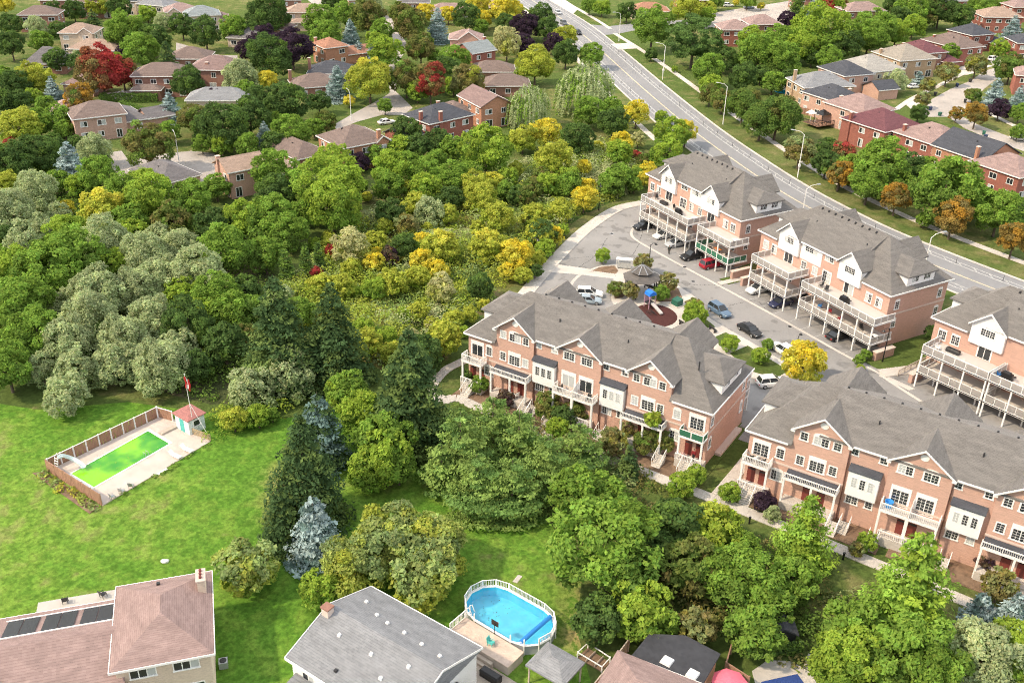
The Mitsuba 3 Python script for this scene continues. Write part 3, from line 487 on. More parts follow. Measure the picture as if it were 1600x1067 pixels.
    n = int((e1 - e0 - 5) / 1.5); vents(t, M, [(e0 + 2.6 + 1.5 * i, vm - .6, zr - .22) for i in range(n)])
    for x in (e0 + 4, e1 - 3.5): part(t, 'pipe', MB().tube([(x, v0 + 3.6, 12.2), (x, v0 + 3.6, 13.7)], .09, 7), 'm_dark', M)
    for i in range(int((uR - uL) / 3.3)):
        x = uL + 1.9 + i * 3.3; part(t, 'garage_door', MB().box(x - 1.25, x + 1.25, v0 + .9, v0 + .98, 0, 2.2), 'm_white' if i % 3 else 'm_dark', M)
    for di, (a, b) in enumerate(decks):
        d = post
        for z, pn in ((2.6, 'm_greenpanel' if green == di else 'm_panelglass'), (upper, 'm_panelglass')):
            k = part(t, 'deck', MB().box(a, b, d - .12, v0 - .01, z - .28, z - .02), 'm_white', M); part(k, 'floor', MB().box(a + .12, b - .12, d, v0 - .02, z - .02, z), 'm_deck', M); part(k, 'edge_board', MB().box(a - .03, b + .03, d - .16, d - .12, z - .2, z - .06), 'm_dark', M)
            for p, q in (((a + .05, d - .05), (b - .05, d - .05)), ((a + .05, d - .05), (a + .05, v0 - .3)), ((b - .05, d - .05), (b - .05, v0 - .3))): rail(k, M, p, q, z, 1.12, 1.55, pn)
        nn = max(2, round((b - a) / 3.1))
        for i in range(nn + 1): u = a + .15 + (b - a - .3) * i / nn; part(t, 'deck_post', MB().box(u - .1, u + .1, d - .08, d + .12, 0, upper - .28), 'm_white', M)
        for i in range(nn): u = a + .15 + (b - a - .3) * (i + .5) / nn; part(t, 'deck_post', MB().box(u - .09, u + .09, d + 2.2, d + 2.38, 0, 2.32), 'm_white', M)
    return t
rowC = row_rear('salmon townhouse row with white gables nearest the lane bend, green panels on its lower deck', FC, -154.6, -126.4, [(-149.9, -145.3), (-137.0, -132.2)], [(-141.2, -137.2)], 119.4, 132.2, [(-150.6, -135.6), (-132.8, -123.5)], 114.85, green=1)
rowD = row_rear('salmon brick townhouse row with white gables, middle of the three along the wide road', FC, -120.9, -91.6, [(-116.1, -111.3), (-102.2, -97.4)], [(-111.1, -106.3)], 119.4, 132.6, [(-117.7, -108.5), (-105.5, -89.8)], 114.75)
rowE = row_rear('salmon brick townhouse row at the right edge, only its left half in view', FE, -62.6, -27.0, [(-57.0, -52.0), (-37.5, -32.6)], [(-47.5, -42.5)], 131.2, 144.3, [(-61.2, -51.1), (-50.9, -28)], 126.4)

# ---- detached houses
CAM = np.array([0., 0.])
def house(label, x, y, ang, Wd, D, st=2, roof=5, brick=0, form='hip', chim=(), wing=None, gab=None, pitch=.5, ez=None, win=True, cat='house', boards=None, doors=True):
    """x, y: the corner of the footprint nearest the camera; Wd runs along ang, D along ang + 90"""
    t = thing('house', label, cat); M = frame(x, y, ang); ze = ez or 2.75 * st + .45; o = .45
    part(t, 'wall', MB().box(0, Wd, 0, D, 0, ze - .05), 'm_brick', M, pal=brick)
    def roofing(x0, x1, y0, y1, z, form, nm='roof'):
        r = MB(); w, d = x1 - x0, y1 - y0; s = min(w, d) / 2
        if form == 'hip':
            if w >= d: hip(r, x0 - o, x1 + o, y0 - o, y1 + o, z, x0 + s, x1 - s - .02, (y0 + y1) / 2, z + (s + o) * pitch)
            else: hipy(r, x0 - o, x1 + o, y0 - o, y1 + o, z, y0 + s, y1 - s, (x0 + x1) / 2, z + (s + o) * pitch)
        elif form == 'gx':
            n = MB(); gable(n, y0 - o, y1 + o, -x1 - o, -x0 + o, z, z + (d / 2 + o) * pitch); v, f = n.mesh(); r.raw(np.column_stack([-v[:, 1], v[:, 0], v[:, 2]]), f)
        else: gable(r, x0 - o, x1 + o, y0 - o, y1 + o, z, z + (w / 2 + o) * pitch)
        k = part(t, nm, r, 'm_roof', M, pal=roof)
        if form == 'gx': part(t, 'gable_wall', MB().extx([(y0, z - .06), (y1, z - .06), ((y0 + y1) / 2, z + d / 2 * pitch)], x0, x1), 'm_brick', M, pal=brick)
        if form == 'gy': part(t, 'gable_wall', MB().ext([(x0, z - .06), (x1, z - .06), ((x0 + x1) / 2, z + w / 2 * pitch)], y0, y1), 'm_brick', M, pal=brick)
        g = MB(); e = o + .07
        if form == 'hip' or form == 'gx': g.box(x0 - o, x1 + o, y0 - e, y0 - o, z - .19, z + .03); g.box(x0 - o, x1 + o, y1 + o, y1 + e, z - .19, z + .03)
        if form == 'hip' or form == 'gy': g.box(x0 - e, x0 - o, y0 - o, y1 + o, z - .19, z + .03); g.box(x1 + o, x1 + e, y0 - o, y1 + o, z - .19, z + .03)
        each(t, 'gutter', g, 'm_white', M); return k
    rk_ = roofing(0, Wd, 0, D, ze, form)
    for cx, cy, h in chim:
        m = MB().box(cx - .42, cx + .42, cy - .32, cy + .32, 0 if (cx < .3 or cy < .3 or cx > Wd - .3 or cy > D - .3) else ze, ze + h); c = part(rk_, 'chimney', m, 'm_brick', M, pal=brick); part(rk_, 'chimney_cap', MB().box(cx - .5, cx + .5, cy - .4, cy + .4, ze + h, ze + h + .12), 'm_cast', M)
    rr = np.random.default_rng(int(x * 7 + y * 13) % 9999)
    for k in range(3): part(rk_, 'vent', MB().box(-.14, .14, -.14, .14, -.3, .14), 'm_dark', M @ frame(Wd * rr.uniform(.3, .7), D * rr.uniform(.36, .64), 0, ze + (min(Wd, D) / 2) * pitch * .78))
    if wing:
        x0, x1, y0, y1, ws, wf, gd = wing; zw = 2.75 * ws + .3; part(t, 'wing_wall', MB().box(x0, x1, y0, y1, 0, zw - .05), 'm_brick', M, pal=brick); roofing(x0, x1, y0, y1, zw, wf, 'wing_roof')
        if gd:
            F = face(M, x1, y0, 'right') if gd == 'right' else face(M, x0, y0, 'front') if gd == 'front' else face(M, x0, y1, 'left'); L = (y1 - y0) if gd != 'front' else (x1 - x0)
            for i in range(2): part(t, 'garage_door', MB().box(L * (.1 + .42 * i), L * (.1 + .42 * i) + L * .38, -.05, -.004, 0, 2.1), 'm_white', F)
    if gab:
        gx, gw = gab; h = gw / 2 * .7; part(t, 'front_gable', MB().box(gx - gw / 2, gx + gw / 2, -.6, .5, 0, ze - .03).ext([(gx - gw / 2, ze - .04), (gx + gw / 2, ze - .04), (gx, ze + h)], -.6, .6), 'm_brick', M, pal=brick); g = MB(); gable(g, gx - gw / 2 - .35, gx + gw / 2 + .35, -1.0, min(D / 2, gw * .75), ze, ze + h + .26); part(t, 'gable_roof', g, 'm_roof', M, pal=roof)
        tr = MB(); rakes(tr, gx - gw / 2 - .36, gx + gw / 2 + .36, -1.01, ze, ze + h + .27); part(t, 'gable_trim', tr, 'm_white', M)
    if win:
        for kind, u0, v0, L, nrm in (('front', 0, 0, Wd, (0, -1)), ('right', Wd, 0, D, (1, 0)), ('left', 0, D, D, (-1, 0)), ('back', Wd, D, Wd, (0, 1))):
            n = M[:2, :2] @ nrm; c = M[:2, :2] @ [u0 if kind != 'front' else Wd / 2, v0 if kind in ('front',) else D / 2] + M[:2, 3]
            if n @ (CAM - c) / np.linalg.norm(c) < .12: continue
            F = face(M, u0, v0 if not gab or kind != 'front' else 0, kind); k = max(1, int(L / 3.6))
            for s in range(st):
                for i in range(k):
                    cx = L * (i + .5) / k + rr.uniform(-.3, .3); 
                    if gab and kind == 'front' and abs(cx - gab[0]) < gab[1] / 2 + .6: continue
                    if any(abs((cy if kind in ('right', 'left') else qx) - (cx if kind in ('front', 'right') else L - cx)) < 1.1 for qx, cy, _ in chim if kind in ('front', 'right', 'left')): continue
                    w = rr.uniform(.55, .95); big = s == 0 and st == 2 and rr.uniform() < .35
                    window(t, F, cx - w, cx + w, 2.75 * s + (.35 if big else 1.1), 2.75 * s + 2.25, 2, 1, trim=.12, bars=False, sill=not big)
            if gab and kind == 'front':
                F2 = face(M, 0, -.6, 'front')
                for s in range(st): window(t, F2, gab[0] - .8, gab[0] + .8, 2.75 * s + 1.1, 2.75 * s + 2.3, 2, 1, bars=False)
    return t, M
H_ = house
H_('dark slate hip roofed red brick house with two chimneys and a sunroom, above the ravine', *(-21.14, 237.34), 42, 13.7, 10.5, 2, 3, 2, chim=[(0, 3.5, 2.2), (3.4, .0, 2.4)], wing=(-7, -.02, 2.5, 9, 1, 'gx', None))
H_('big rose brown roofed orange brick house with a chimney at the ravine edge', *(-39.07, 216.76), 38, 12, 11.5, 2, 5, 5, chim=[(9.5, 0, 2.6)], gab=(10.2, 3.2))
H_('brown hip roofed house low behind bright green trees, left of the big rose brown one', *(-49.41, 216.58), 42, 8, 14, 1, 5, 3, pitch=.55)
H_('sand roofed brick house with a gable facing the ravine, beside the cul-de-sac', *(-60.00, 198.70), 38, 8.5, 7.5, 2, 10, 0, form='gx', chim=[(0, 5, 2.2)], wing=(8.52, 17, 1, 9, 1, 'hip', None))
H_('low mauve grey roofed house below the cul-de-sac', *(-74.20, 198.32), 48, 9, 13, 1, 11, 6)
H_('mauve roofed house with two white garage doors facing the cul-de-sac', *(-99.94, 240.85), 40, 9, 13, 1, 11, 1, wing=(9.02, 15.5, 0, 7, 1, 'gx', 'right'))
H_('grey brown hip roofed brick house with the white glass sunroom', *(-107.60, 277.58), 6, 15, 10, 2, 5, 3, wing=(.5, 8, -4, -.02, 1, 'hip', None))
H_('rose hip roofed two storey brick house beside the curving side street', *(-94.64, 286.82), 0, 14, 11, 2, 2, 3, chim=[(5, 2, 1.6)])
H_('long low grey roofed house between dark trees, left of the cul-de-sac trees', *(-88.70, 264.01), 5, 16, 9, 1, 9, 6)
H_('pale sand roofed house with a shaded gable behind the big red maple', *(-150.45, 332.42), 4, 11, 9, 2, 10, 6, gab=(8.5, 4.5))
H_('low sand roofed house directly above the big red maple', *(-144.07, 322.57), -6, 16, 9, 1, 10, 6)
H_('mauve grey roofed house half hidden behind pale trees near the left edge', *(-148.68, 300.79), 8, 12, 10, 1, 11, 3, pitch=.75)
H_('small rose roofed house left of the big red maple', *(-127.80, 278.65), -10, 9, 8, 1, 2, 0)
H_('brown roofed house in the top left corner', *(-176.52, 360.70), 8, 13, 9, 2, 5, 3)
H_('rose roofed pale brick house with two gables at the top edge', *(-127.91, 371.06), 20, 11, 9, 2, 1, 6, gab=(3, 4))
H_('teal grey roofed house at the top edge beside the rose roofed pair', *(-118.84, 364.73), 20, 12, 10, 2, 8, 6)
H_('rose roofed low house right of the teal grey roof', *(-112.56, 370.39), 25, 9, 12, 1, 2, 3)
H_('rose roofed house peeping over the lime trees at the top left', *(-94.68, 361.05), -12, 13, 9, 1, 2, 0)
H_('grey roofed house at the very top left edge', *(-143.78, 387.25), -20, 12, 9, 2, 9, 7)
H_('sand roofed two storey house with a grey porch roof under the top edge', *(-85.18, 375.90), 8, 13, 9, 2, 10, 6, wing=(2, 9, -4, -.02, 1, 'hip', None))
H_('orange roofed brick house with a long orange wing above the slate roof', *(-60.72, 317.97), 36, 8, 9, 2, 6, 5, chim=[(1, 8.8, 1.6)], wing=(8.02, 17, 0, 7, 1, 'gx', None))
H_('dark slate roofed house with a tall brick chimney at its left end', *(-62.20, 296.49), 3, 13, 10, 1, 3, 3, chim=[(0, 4, 3.6)])
H_('rose brown roofed house with a chimney under the slate roofed one', *(-62.32, 278.95), 22, 13, 10, 1, 5, 3, chim=[(0, 8, 3.2)])
H_('rose roofed two storey house with a broad front gable in the top middle', *(-22.57, 335.25), 2, 10.5, 9, 2, 1, 0, gab=(6.2, 7), wing=(-.5, 5.5, -5, -.7, 1, 'gy', None))
H_('pale teal roofed red brick house with a chimney on its gable', *(-14.25, 314.69), 42, 9.5, 9, 2, 8, 2, form='gx', chim=[(9.5, 5.5, 3)])
H_('grey brown hip roofed house below the teal roof', *(-13.91, 302.83), 4, 13, 9, 1, 5, 3)
H_('brown hip roofed house at the yellow maple, under the grey brown roof', *(-9.28, 285.98), 6, 13, 9, 1, 5, 3)
H_('brown roofed house with a tan gable wall beside the left weeping willow', *(-9.17, 253.41), 30, 9, 13, 2, 2, 5, form='gy')
H_('low brown roofed house with a chimney behind the slate hip roof', *(-17.40, 255.15), 35, 8, 9, 1, 5, 3, chim=[(0, 6, 2.2)])
H_('rose roofed wide house at the top edge above the yellow trees', *(-35.24, 397.18), 4, 17, 10, 1, 1, 3)
H_('orange roofed low house with pale walls above the right boulevard', *(44.91, 408.91), 3, 15, 10, 1, 6, 6)
H_('mauve roofed red brick house with a raised basement right of the dark pine', *(71.82, 361.07), 4, 11, 10, 2, 1, 2)
H_('rose roofed brick house behind the mauve roofed one, near the top street', *(83.85, 371.47), 8, 12, 10, 2, 1, 3)
H_('brick house mostly cut by the top edge, right of the red tree', *(128.14, 402.27), 12, 16, 10, 2, 1, 3)
H_('sand roofed red brick house in the top right corner', *(178.97, 396.52), 2, 15, 11, 2, 10, 2)
H_('rose roofed house at the right end of the top edge', *(200.27, 419.34), 6, 14, 10, 2, 1, 2)
H_('navy roofed house with a navy garage roof under the sand roofed one', *(159.61, 359.82), 24, 10.4, 11.4, 2, 3, 2, wing=(9.02, 15, -3, 4, 1, 'hip', None))
H_('wide brown roofed house with red brick walls by the navy roofs', *(146.03, 337.40), 25, 11.6, 16.0, 2, 5, 2, chim=[(2, 13, 1.8)])
H_('mauve roofed house between the wide brown and the beige roofs', *(130.72, 328.35), 22, 10.4, 12.5, 2, 7, 3, chim=[(0, 9, 1.6)], wing=(9.02, 15, -2, 5, 1, 'hip', None))
H_('beige roofed house with a small white gable, uphill of the cream roof', *(120.23, 317.44), 20, 13.9, 13.7, 2, 4, 4, chim=[(0, 10, 1.6)])
H_('cream roofed house with a white two storey roof sweep', *(103.92, 300.10), 26, 15.1, 13.7, 2, 12, 6)
H_('slate roofed pink brick house behind the grey one, slate garage in front', *(96.49, 295.52), 22, 10.4, 12.5, 2, 3, 0, wing=(7, 14, -7.5, -.5, 1, 'gx', 'right'))
H_('pale grey roofed tan brick house with a tall tan chimney beside the round blue pool', *(81.04, 280.82), 12, 15.1, 11.4, 2, 9, 4, chim=[(0, 7, 3.2)])
H_('navy slate roofed pink brick house, rear deck with a black gazebo', *(85.64, 265.86), 30, 10.4, 12.5, 2, 3, 0, chim=[(9, 4, 1.6)], gab=None)
H_('rose brown roofed pink brick house between the navy and burgundy roofs', *(89.50, 254.11), 30, 11.6, 13.7, 2, 1, 0, chim=[(3, 11, 1.8)])
H_('burgundy roofed red brick house with a burgundy garage wing', *(90.20, 238.89), 32, 12.8, 13.7, 2, 7, 2, chim=[(0, 11, 2)], wing=(11.02, 18, 1, 8, 1, 'hip', None))
H_('rose brown roofed red brick house with a stepped rear wall above the street trees', *(99.85, 226.77), 30, 11.6, 14.8, 2, 1, 2, chim=[(1, 12.5, 2)])
H_('charcoal gable roofed orange brick house with a big chimney', *(105.15, 217.09), 30, 12.8, 13.7, 2, 3, 5, form='gy', chim=[(0, 1.8, 2.8)])
H_('rose roofed brick house at the right edge above the brown street trees', *(108.77, 206.36), 30, 10.4, 12.5, 2, 1, 2)
for lab, p, ang, r, b in (('grey roofed house cut by the top edge left of the sand roofed one', (-97.02, 400.26), 10, 9, 3), ('brown roofed house cut by the top edge above the brown corner house', (-181.52, 390.15), 5, 5, 3), ('rose roofed house at the top edge between the corner and the pale gable', (-166.03, 386.53), 12, 2, 3), ('slate roofed house at the top edge over dark trees', (-157.61, 393.01), -8, 3, 6), ('brown roofed house at the top edge above the curving street', (-66.57, 403.91), 15, 5, 0), ('mauve roofed house at the top edge right of the curving street', (-46.94, 400.61), 5, 11, 3), ('sand roofed house at the top edge behind the yellow trees', (-14.25, 410.18), 8, 10, 0), ('brown roofed house at the top edge beyond the boulevard', (64.44, 419.60), 4, 5, 2), ('rose roofed house at the top edge left of the red tree', (116.91, 435.03), 8, 2, 3), ('brown roofed house at the top edge among right hand trees', (161.69, 431.24), 14, 5, 2), ('grey roofed house at the top edge near the right corner', (175.81, 429.91), 14, 9, 2), ('brown roofed low house between the grey brown and rose roofs', (-108.60, 311.40), 4, 5, 3), ('mauve roofed low house above the purple tree', (-98.65, 343.97), -6, 11, 6), ('rose roofed low house left of the cul-de-sac, behind dark trees', (-120.07, 248.52), 10, 1, 3), ('brown roofed house left of the garage house', (-106.85, 234.88), 30, 5, 1), ('rose roofed house at the right edge of the crescent', (149.86, 301.76), -20, 1, 2), ('slate roofed house at the right edge above the blue spruces', (170.80, 348.73), 0, 3, 2)): H_(lab, *p, ang, 12, 10, 1 if 'low' in lab else 2, r, b)

# ---- the near houses and their yards
def plank_fence(label, pts, h=1.8, w=.32, mat='m_wood', post='m_white', every=8, cat='fence', face_=1, boards=True):
    t = thing('fence', label, cat)
    for p, q in zip(pts[:-1], pts[1:]):
        p, q = np.array(p), np.array(q); L = np.linalg.norm(q - p); d = (q - p) / L; n = max(1, int(L / w)); nn = np.array([-d[1], d[0]])
        for i in range(n):
            a, b = p + d * (L * (i + .03) / n), p + d * (L * (i + .97) / n); part(t, 'board', MB().bar((*a, h / 2 + rng.uniform(-.02, .02)), (*b, h / 2), .03, h), mat)
        k = max(1, round(L / (w * every)))
        for i in range(k + 1): c = p + d * L * i / k + nn * .06 * face_; part(t, 'post', MB().box(c[0] - .07, c[0] + .07, c[1] - .07, c[1] + .07, 0, h + .06), post)
        part(t, 'top_rail', MB().bar((*(p + nn * .05 * face_), h - .04), (*(q + nn * .05 * face_), h - .04), .11, .07), post)
    return t
# house with the rose shingles and the solar pool heater, bottom left
t = thing('house', 'rose shingled split level house with black solar panels, bottom left corner', 'house'); M = frame(-38.0, 63.2, 16.6)
# footprint: main block x 2.6..11.3, y 0..11.4 ; low wing x -14..2.6
part(t, 'wall', MB().box(2.9, 11.2, .5, 11.2, 0, 5.4), 'm_brick', M, pal=6); part(t, 'wing_wall', MB().box(-14, 2.9, -2, 11.5, 0, 3.3), 'm_brick', M, pal=6)
m = MB(); hip(m, 2.45, 11.65, .05, 11.65, 5.5, 7.0, 7.05, 5.85, 7.6); hipm = m
v = MB(); hipy(v, 2.45, 11.65, .05, 11.65, 5.5, 4.6, 7.1, 7.05, 7.5); rf = part(t, 'roof', v, 'm_roof', M, pal=1)
w = MB(); gable(w, -10.0, 2.6, -20, 0, 0, 0) if 0 else None
w = MB(); w.extx([(-2.4, 3.3), (12.0, 3.45), (12.0, 3.62), (5.6, 5.7), (-2.4, 3.45)], -14.4, 3.6); wr = part(t, 'wing_roof', w, 'm_roof', M, pal=1)
g = MB(); g.box(2.38, 11.72, -.02, .05, 5.3, 5.53); g.box(2.38, 11.72, 11.65, 11.72, 5.3, 5.53); g.box(11.65, 11.72, .05, 11.65, 5.3, 5.53); g.box(2.38, 2.45, .05, 11.65, 5.3, 5.53); g.box(-14.4, 2.3, 12.0, 12.07, 3.42, 3.65); each(t, 'gutter', g, 'm_white', M)
F = face(M, 0, .5, 'front')
for x, z in ((5.2, 4.3), (9.0, 4.3), (9.2, 1.4)): window(t, F, x - 1.1, x + 1.1, z - .4, z + .5, 3, 1, bars=False, trim=.09)
c = part(rf, 'chimney', MB().box(10.35, 11.1, 8.2, 9.9, 4.5, 7.3), 'm_brick', M, pal=6); part(rf, 'chimney_cap', MB().box(10.25, 11.2, 8.1, 10.0, 7.3, 7.42), 'm_cast', M)
for y in (8.6, 9.1, 9.6): part(rf, 'chimney_pot', MB().lathe([(.14, 7.42), (.14, 7.65), (.1, 7.65)], 8, (10.72, y)), 'm_door', M)
for i, x in enumerate((8.3, 5.0, 4.2, 6.6)): part(rf, 'vent', MB().box(x - .16, x + .16, 7.2 + i * .9, 7.5 + i * .9, 5.6, (6.75, 6.1, 5.95, 6.4)[i] + .1), 'm_metal' if i < 2 else 'm_dark', M)
sl = (5.7 - 3.62) / (12.0 - 5.6)
for i in range(6):
    x0 = -7.6 + i * 1.5 + (i // 2) * .45; pz = lambda y: 3.62 + (12.0 - y) * sl + .06
    part(wr, 'solar_panel', MB().hull8([(x0, 7.5, pz(7.5)), (x0 + 1.4, 7.5, pz(7.5)), (x0 + 1.4, 10.8, pz(10.8)), (x0, 10.8, pz(10.8))], [(x0, 7.5, pz(7.5) + .05), (x0 + 1.4, 7.5, pz(7.5) + .05), (x0 + 1.4, 10.8, pz(10.8) + .05), (x0, 10.8, pz(10.8) + .05)]), 'm_solar', M)
pp = MB(); pp.bar((-7.8, 7.35, pz(7.35) + .02), (2.3, 7.35, pz(7.35) + .02), .12); pp.bar((-7.8, 10.95, pz(10.95) + .02), (2.3, 10.95, pz(10.95) + .02), .12); each(wr, 'solar_pipe', pp, 'm_white', M)
scene['m_solar'] = two(pr((.022, .021, .026), .35))
part(t, 'terrace', MB().box(-6.4, 2.3, 11.6, 17.3, 0, .45), 'm_concrete', M)
AC = thing('air_conditioner', 'grey air conditioner beside the rose shingled house wall', 'air conditioner'); m = MB().lathe([(.42, .02), (.42, .85), (.36, .9)], 4, ang=.785); part(AC, 'case', MB().box(-.42, .42, -.42, .42, .05, .82), 'm_metal', frame(-27.6, 70.2, 16)); part(AC, 'fan_grille', MB().lathe([(.34, .82), (.34, .86), (.05, .88)], 14), 'm_dark', frame(-27.6, 70.2, 16))
def chair(label, x, y, z, ang, mat='m_dark', group=None, s=1.):
    t = thing('patio_chair', label, 'chair', group); M = frame(x, y, ang, z); part(t, 'seat', MB().box(-.28, .28, -.28, .28, .38, .44), mat, M); part(t, 'backrest', MB().hull8([(-.28, .24, .44), (.28, .24, .44), (.28, .3, .44), (-.28, .3, .44)], [(-.28, .36, 1.), (.28, .36, 1.), (.28, .42, 1.), (-.28, .42, 1.)]), mat, M)
    for a in (-.25, .25):
        for b in (-.25, .25): part(t, 'leg', MB().box(a - .025, a + .025, b - .025, b + .025, 0, .38), mat, M)
        part(t, 'armrest', MB().box(a - .03, a + .03, -.26, .3, .6, .65), mat, M)
    return t
def lounger(label, x, y, z, ang, mat='m_white', group=None):
    t = thing('sun_lounger', label, 'lounger', group); M = frame(x, y, ang, z); part(t, 'bed', MB().box(-.32, .32, -.9, .4, .28, .36), mat, M); part(t, 'backrest', MB().hull8([(-.32, .4, .28), (.32, .4, .28), (.32, .46, .34), (-.32, .46, .34)], [(-.32, .95, .75), (.32, .95, .75), (.32, 1.0, .8), (-.32, 1.0, .8)]), mat, M)
    for a in (-.28, .28):
        for b in (-.8, .3): part(t, 'leg', MB().box(a - .03, a + .03, b - .03, b + .03, 0, .28), mat, M)
chair('dark folding patio chair on the left of the rose house terrace', -46.2, 78.0, .45, 200); chair('dark reclined patio chair on the right of the rose house terrace', -42.6, 79.0, .45, 150)
# grey shingled house beside the round pool
t = thing('house', 'grey shingled gable house with many roof vents beside the blue oval pool', 'house'); M = frame(-16.9, 71.7, -34.6); Lh = 13.5
v = MB(); v.extx([(-5.9, 4.55), (5.9, 4.55), (5.9, 4.75), (0, 6.85), (-5.9, 4.75)], -.3, Lh + .3); rf = part(t, 'roof', v, 'm_roof', M, pal=9)
part(t, 'ridge_cap', MB().extx([(-.2, 6.80), (.2, 6.80), (0, 6.92)], -.32, Lh + .32), 'm_metal', M) if 0 else None
part(t, 'wall', MB().extx([(-5.5, 0), (5.5, 0), (5.5, 4.6), (0, 6.6), (-5.5, 4.6)], .1, Lh - .1), 'm_siding', M)
g = MB(); g.box(-.3, Lh + .3, -6.0, -5.9, 4.5, 4.78); g.box(-.3, Lh + .3, 5.9, 6.0, 4.5, 4.78); each(t, 'gutter', g, 'm_white', M)
g = MB()
for x in (-.36, Lh + .3): g.extx([(-5.95, 4.55), (-5.95, 4.79), (0, 6.9), (0, 6.66)][::-1], x, x + .06); g.extx([(5.95, 4.55), (0, 6.66), (0, 6.9), (5.95, 4.79)][::-1], x, x + .06)
each(t, 'barge_board', g, 'm_white', M)
part(rf, 'chimney', MB().box(-.1, .75, -1.15, -.35, 6.0, 7.35), 'm_cast', M); part(rf, 'chimney_cap', MB().box(-.18, .83, -1.22, -.28, 7.35, 7.5), 'm_brick', M, pal=3)
for x, y in ((1.6, 3.2), (3.9, 2.2), (5.5, 1.9), (7.6, 1.9), (9.9, 1.7), (12.2, 1.5), (2.9, -1.9), (6.9, -1.9), (10.8, -1.2), (9.2, -3.2), (5.0, -4.6), (9.6, -5.0)): z = 6.85 - abs(y) * .356; part(rf, 'vent', MB().hull8([(x - .2, y - .2, z - .25), (x + .2, y - .2, z - .25), (x + .2, y + .2, z - .25), (x - .2, y + .2, z - .25)], [(x - .14, y - .14, z + .2), (x + .14, y - .14, z + .2), (x + .14, y + .14, z + .2), (x - .14, y + .14, z + .2)]), 'm_white' if y != -4.6 and y != -5.0 else 'm_dark', M)
m = MB(); m.hull8([(Lh + .02, -6, 2.6), (Lh + 5.2, -6, 2.6), (Lh + 5.2, 2.3, 2.6), (Lh + .02, 2.3, 2.6)], [(Lh + .02, -6, 3.3), (Lh + 5.2, -6, 3.0), (Lh + 5.2, 2.3, 3.0), (Lh + .02, 2.3, 3.3)]); part(t, 'low_roof', m, 'm_roof', M, pal=3); part(t, 'low_wall', MB().box(Lh, Lh + 4.9, -5.8, 2.0, 0, 2.6), 'm_siding', M)
part(t, 'porch_roof', MB().hull8([(.6, -7.8, 2.4), (5, -7.8, 2.4), (5, -5.6, 2.5), (.6, -5.6, 2.5)], [(.6, -7.8, 2.6), (5, -7.8, 2.6), (5, -5.6, 3.1), (.6, -5.6, 3.1)]), 'm_roof', M, pal=9)
F = face(M, 0, -5.5, 'front')
for x in (2.2, 6.5, 10): window(t, F, x - .7, x + .7, 2.6, 3.7, 2, 1, bars=False)
# oval pool on the grass
t = thing('swimming_pool', 'blue oval above ground pool with a white railed rim', 'swimming pool'); M = frame(.35, 76.7, -37.5); A_, B_ = 2.75, 2.75
def oval(k, n=7): h = 2.35; R = 2.72 + k; a1 = np.linspace(-np.pi / 2, np.pi / 2, n); a2 = a1 + np.pi; return [(h + R * math.cos(q), R * math.sin(q)) for q in a1] + [(-h + R * math.cos(q), R * math.sin(q)) for q in a2]
def ring(mb, P, Q, z0, z1):
    n = len(P)
    for i in range(n): j = (i + 1) % n; mb.hull8([(*P[i], z0), (*P[j], z0), (*Q[j], z0), (*Q[i], z0)], [(*P[i], z1), (*P[j], z1), (*Q[j], z1), (*Q[i], z1)])
    return mb
part(t, 'shell', ring(MB(), oval(.06), oval(0), 0, 1.28), 'm_poolwall', M); part(t, 'rim', ring(MB(), oval(.22), oval(-.02), 1.28, 1.34), 'm_white', M)
part(t, 'liner', ring(sheet(oval(.01), .06), oval(-.002), oval(-.03), .06, 1.26), 'm_liner', M); 
def ripples(poly, z, amp, step, seed):
    """a water surface with small waves"""
    import shapely, trimesh
    P = shapely.Polygon(poly); v, f = trimesh.creation.triangulate_polygon(P, engine='earcut'); m = trimesh.Trimesh(np.column_stack([v, np.zeros(len(v))]), f); v, f = trimesh.remesh.subdivide_to_size(m.vertices, m.faces, step); v = np.array(v)
    a, b, c = (v[f[:, i]] for i in range(3)); up_ = np.cross(b - a, c - a)[:, 2] < 0; f = np.array(f); f[up_] = f[up_][:, ::-1]
    v[:, 2] = z + amp * (meshkit.fbm(np.column_stack([v[:, 0] * 1.6, v[:, 1] * 1.6, v[:, 0] * 0 + seed]), 3) - .5); return MB().raw(v, f)
put(num(t + '__water'), ripples(oval(-.01), 1.12, .05, .25, 3), 'm_poolwater', M, None, True)
r_ = np.random.default_rng(5); lv = MB()
for i in range(26): a, b, c = r_.uniform(-3.6, -.4), r_.uniform(-1.8, 1.2), r_.uniform(0, 6.3); lv.poly([(a + .07 * math.cos(c + q), b + .05 * math.sin(c + q), 1.155) for q in (0, 1.57, 3.14, 4.71)])
part(t, 'floating_leaves', lv, 'm_dark', M, kind='stuff')
O = oval(.16); n = len(O)
for i in range(n):
    j = (i + 1) % n; p, q = np.array(O[i]), np.array(O[j]); mid = (p + q) / 2
    part(t, 'rim_post', MB().box(p[0] - .05, p[0] + .05, p[1] - .05, p[1] + .05, 0, 2.2), 'm_white', M)
    if mid[1] < -1.2 and mid[0] > -3.6: continue
    g = MB(); g.bar((*p, 2.17), (*q, 2.17), .08, .06); g.bar((*p, 1.42), (*q, 1.42), .06, .05); k = int(np.linalg.norm(q - p) / .17)
    for s in range(k): c = p + (q - p) * (s + .5) / k; g.box(c[0] - .02, c[0] + .02, c[1] - .02, c[1] + .02, 1.42, 2.17)
    part(t, 'rail_panel', g, 'm_white', M)
scene['m_poolwall'] = two(pr((.32, .34, .36), .5)); scene['m_liner'] = two(pr(mikit.proc(lambda p, n, uv: mi.Color3f(.055, .43, .60) * (.85 + .3 * F_(p.x * 1.2, p.y * 1.2, 0., 3))), .6))
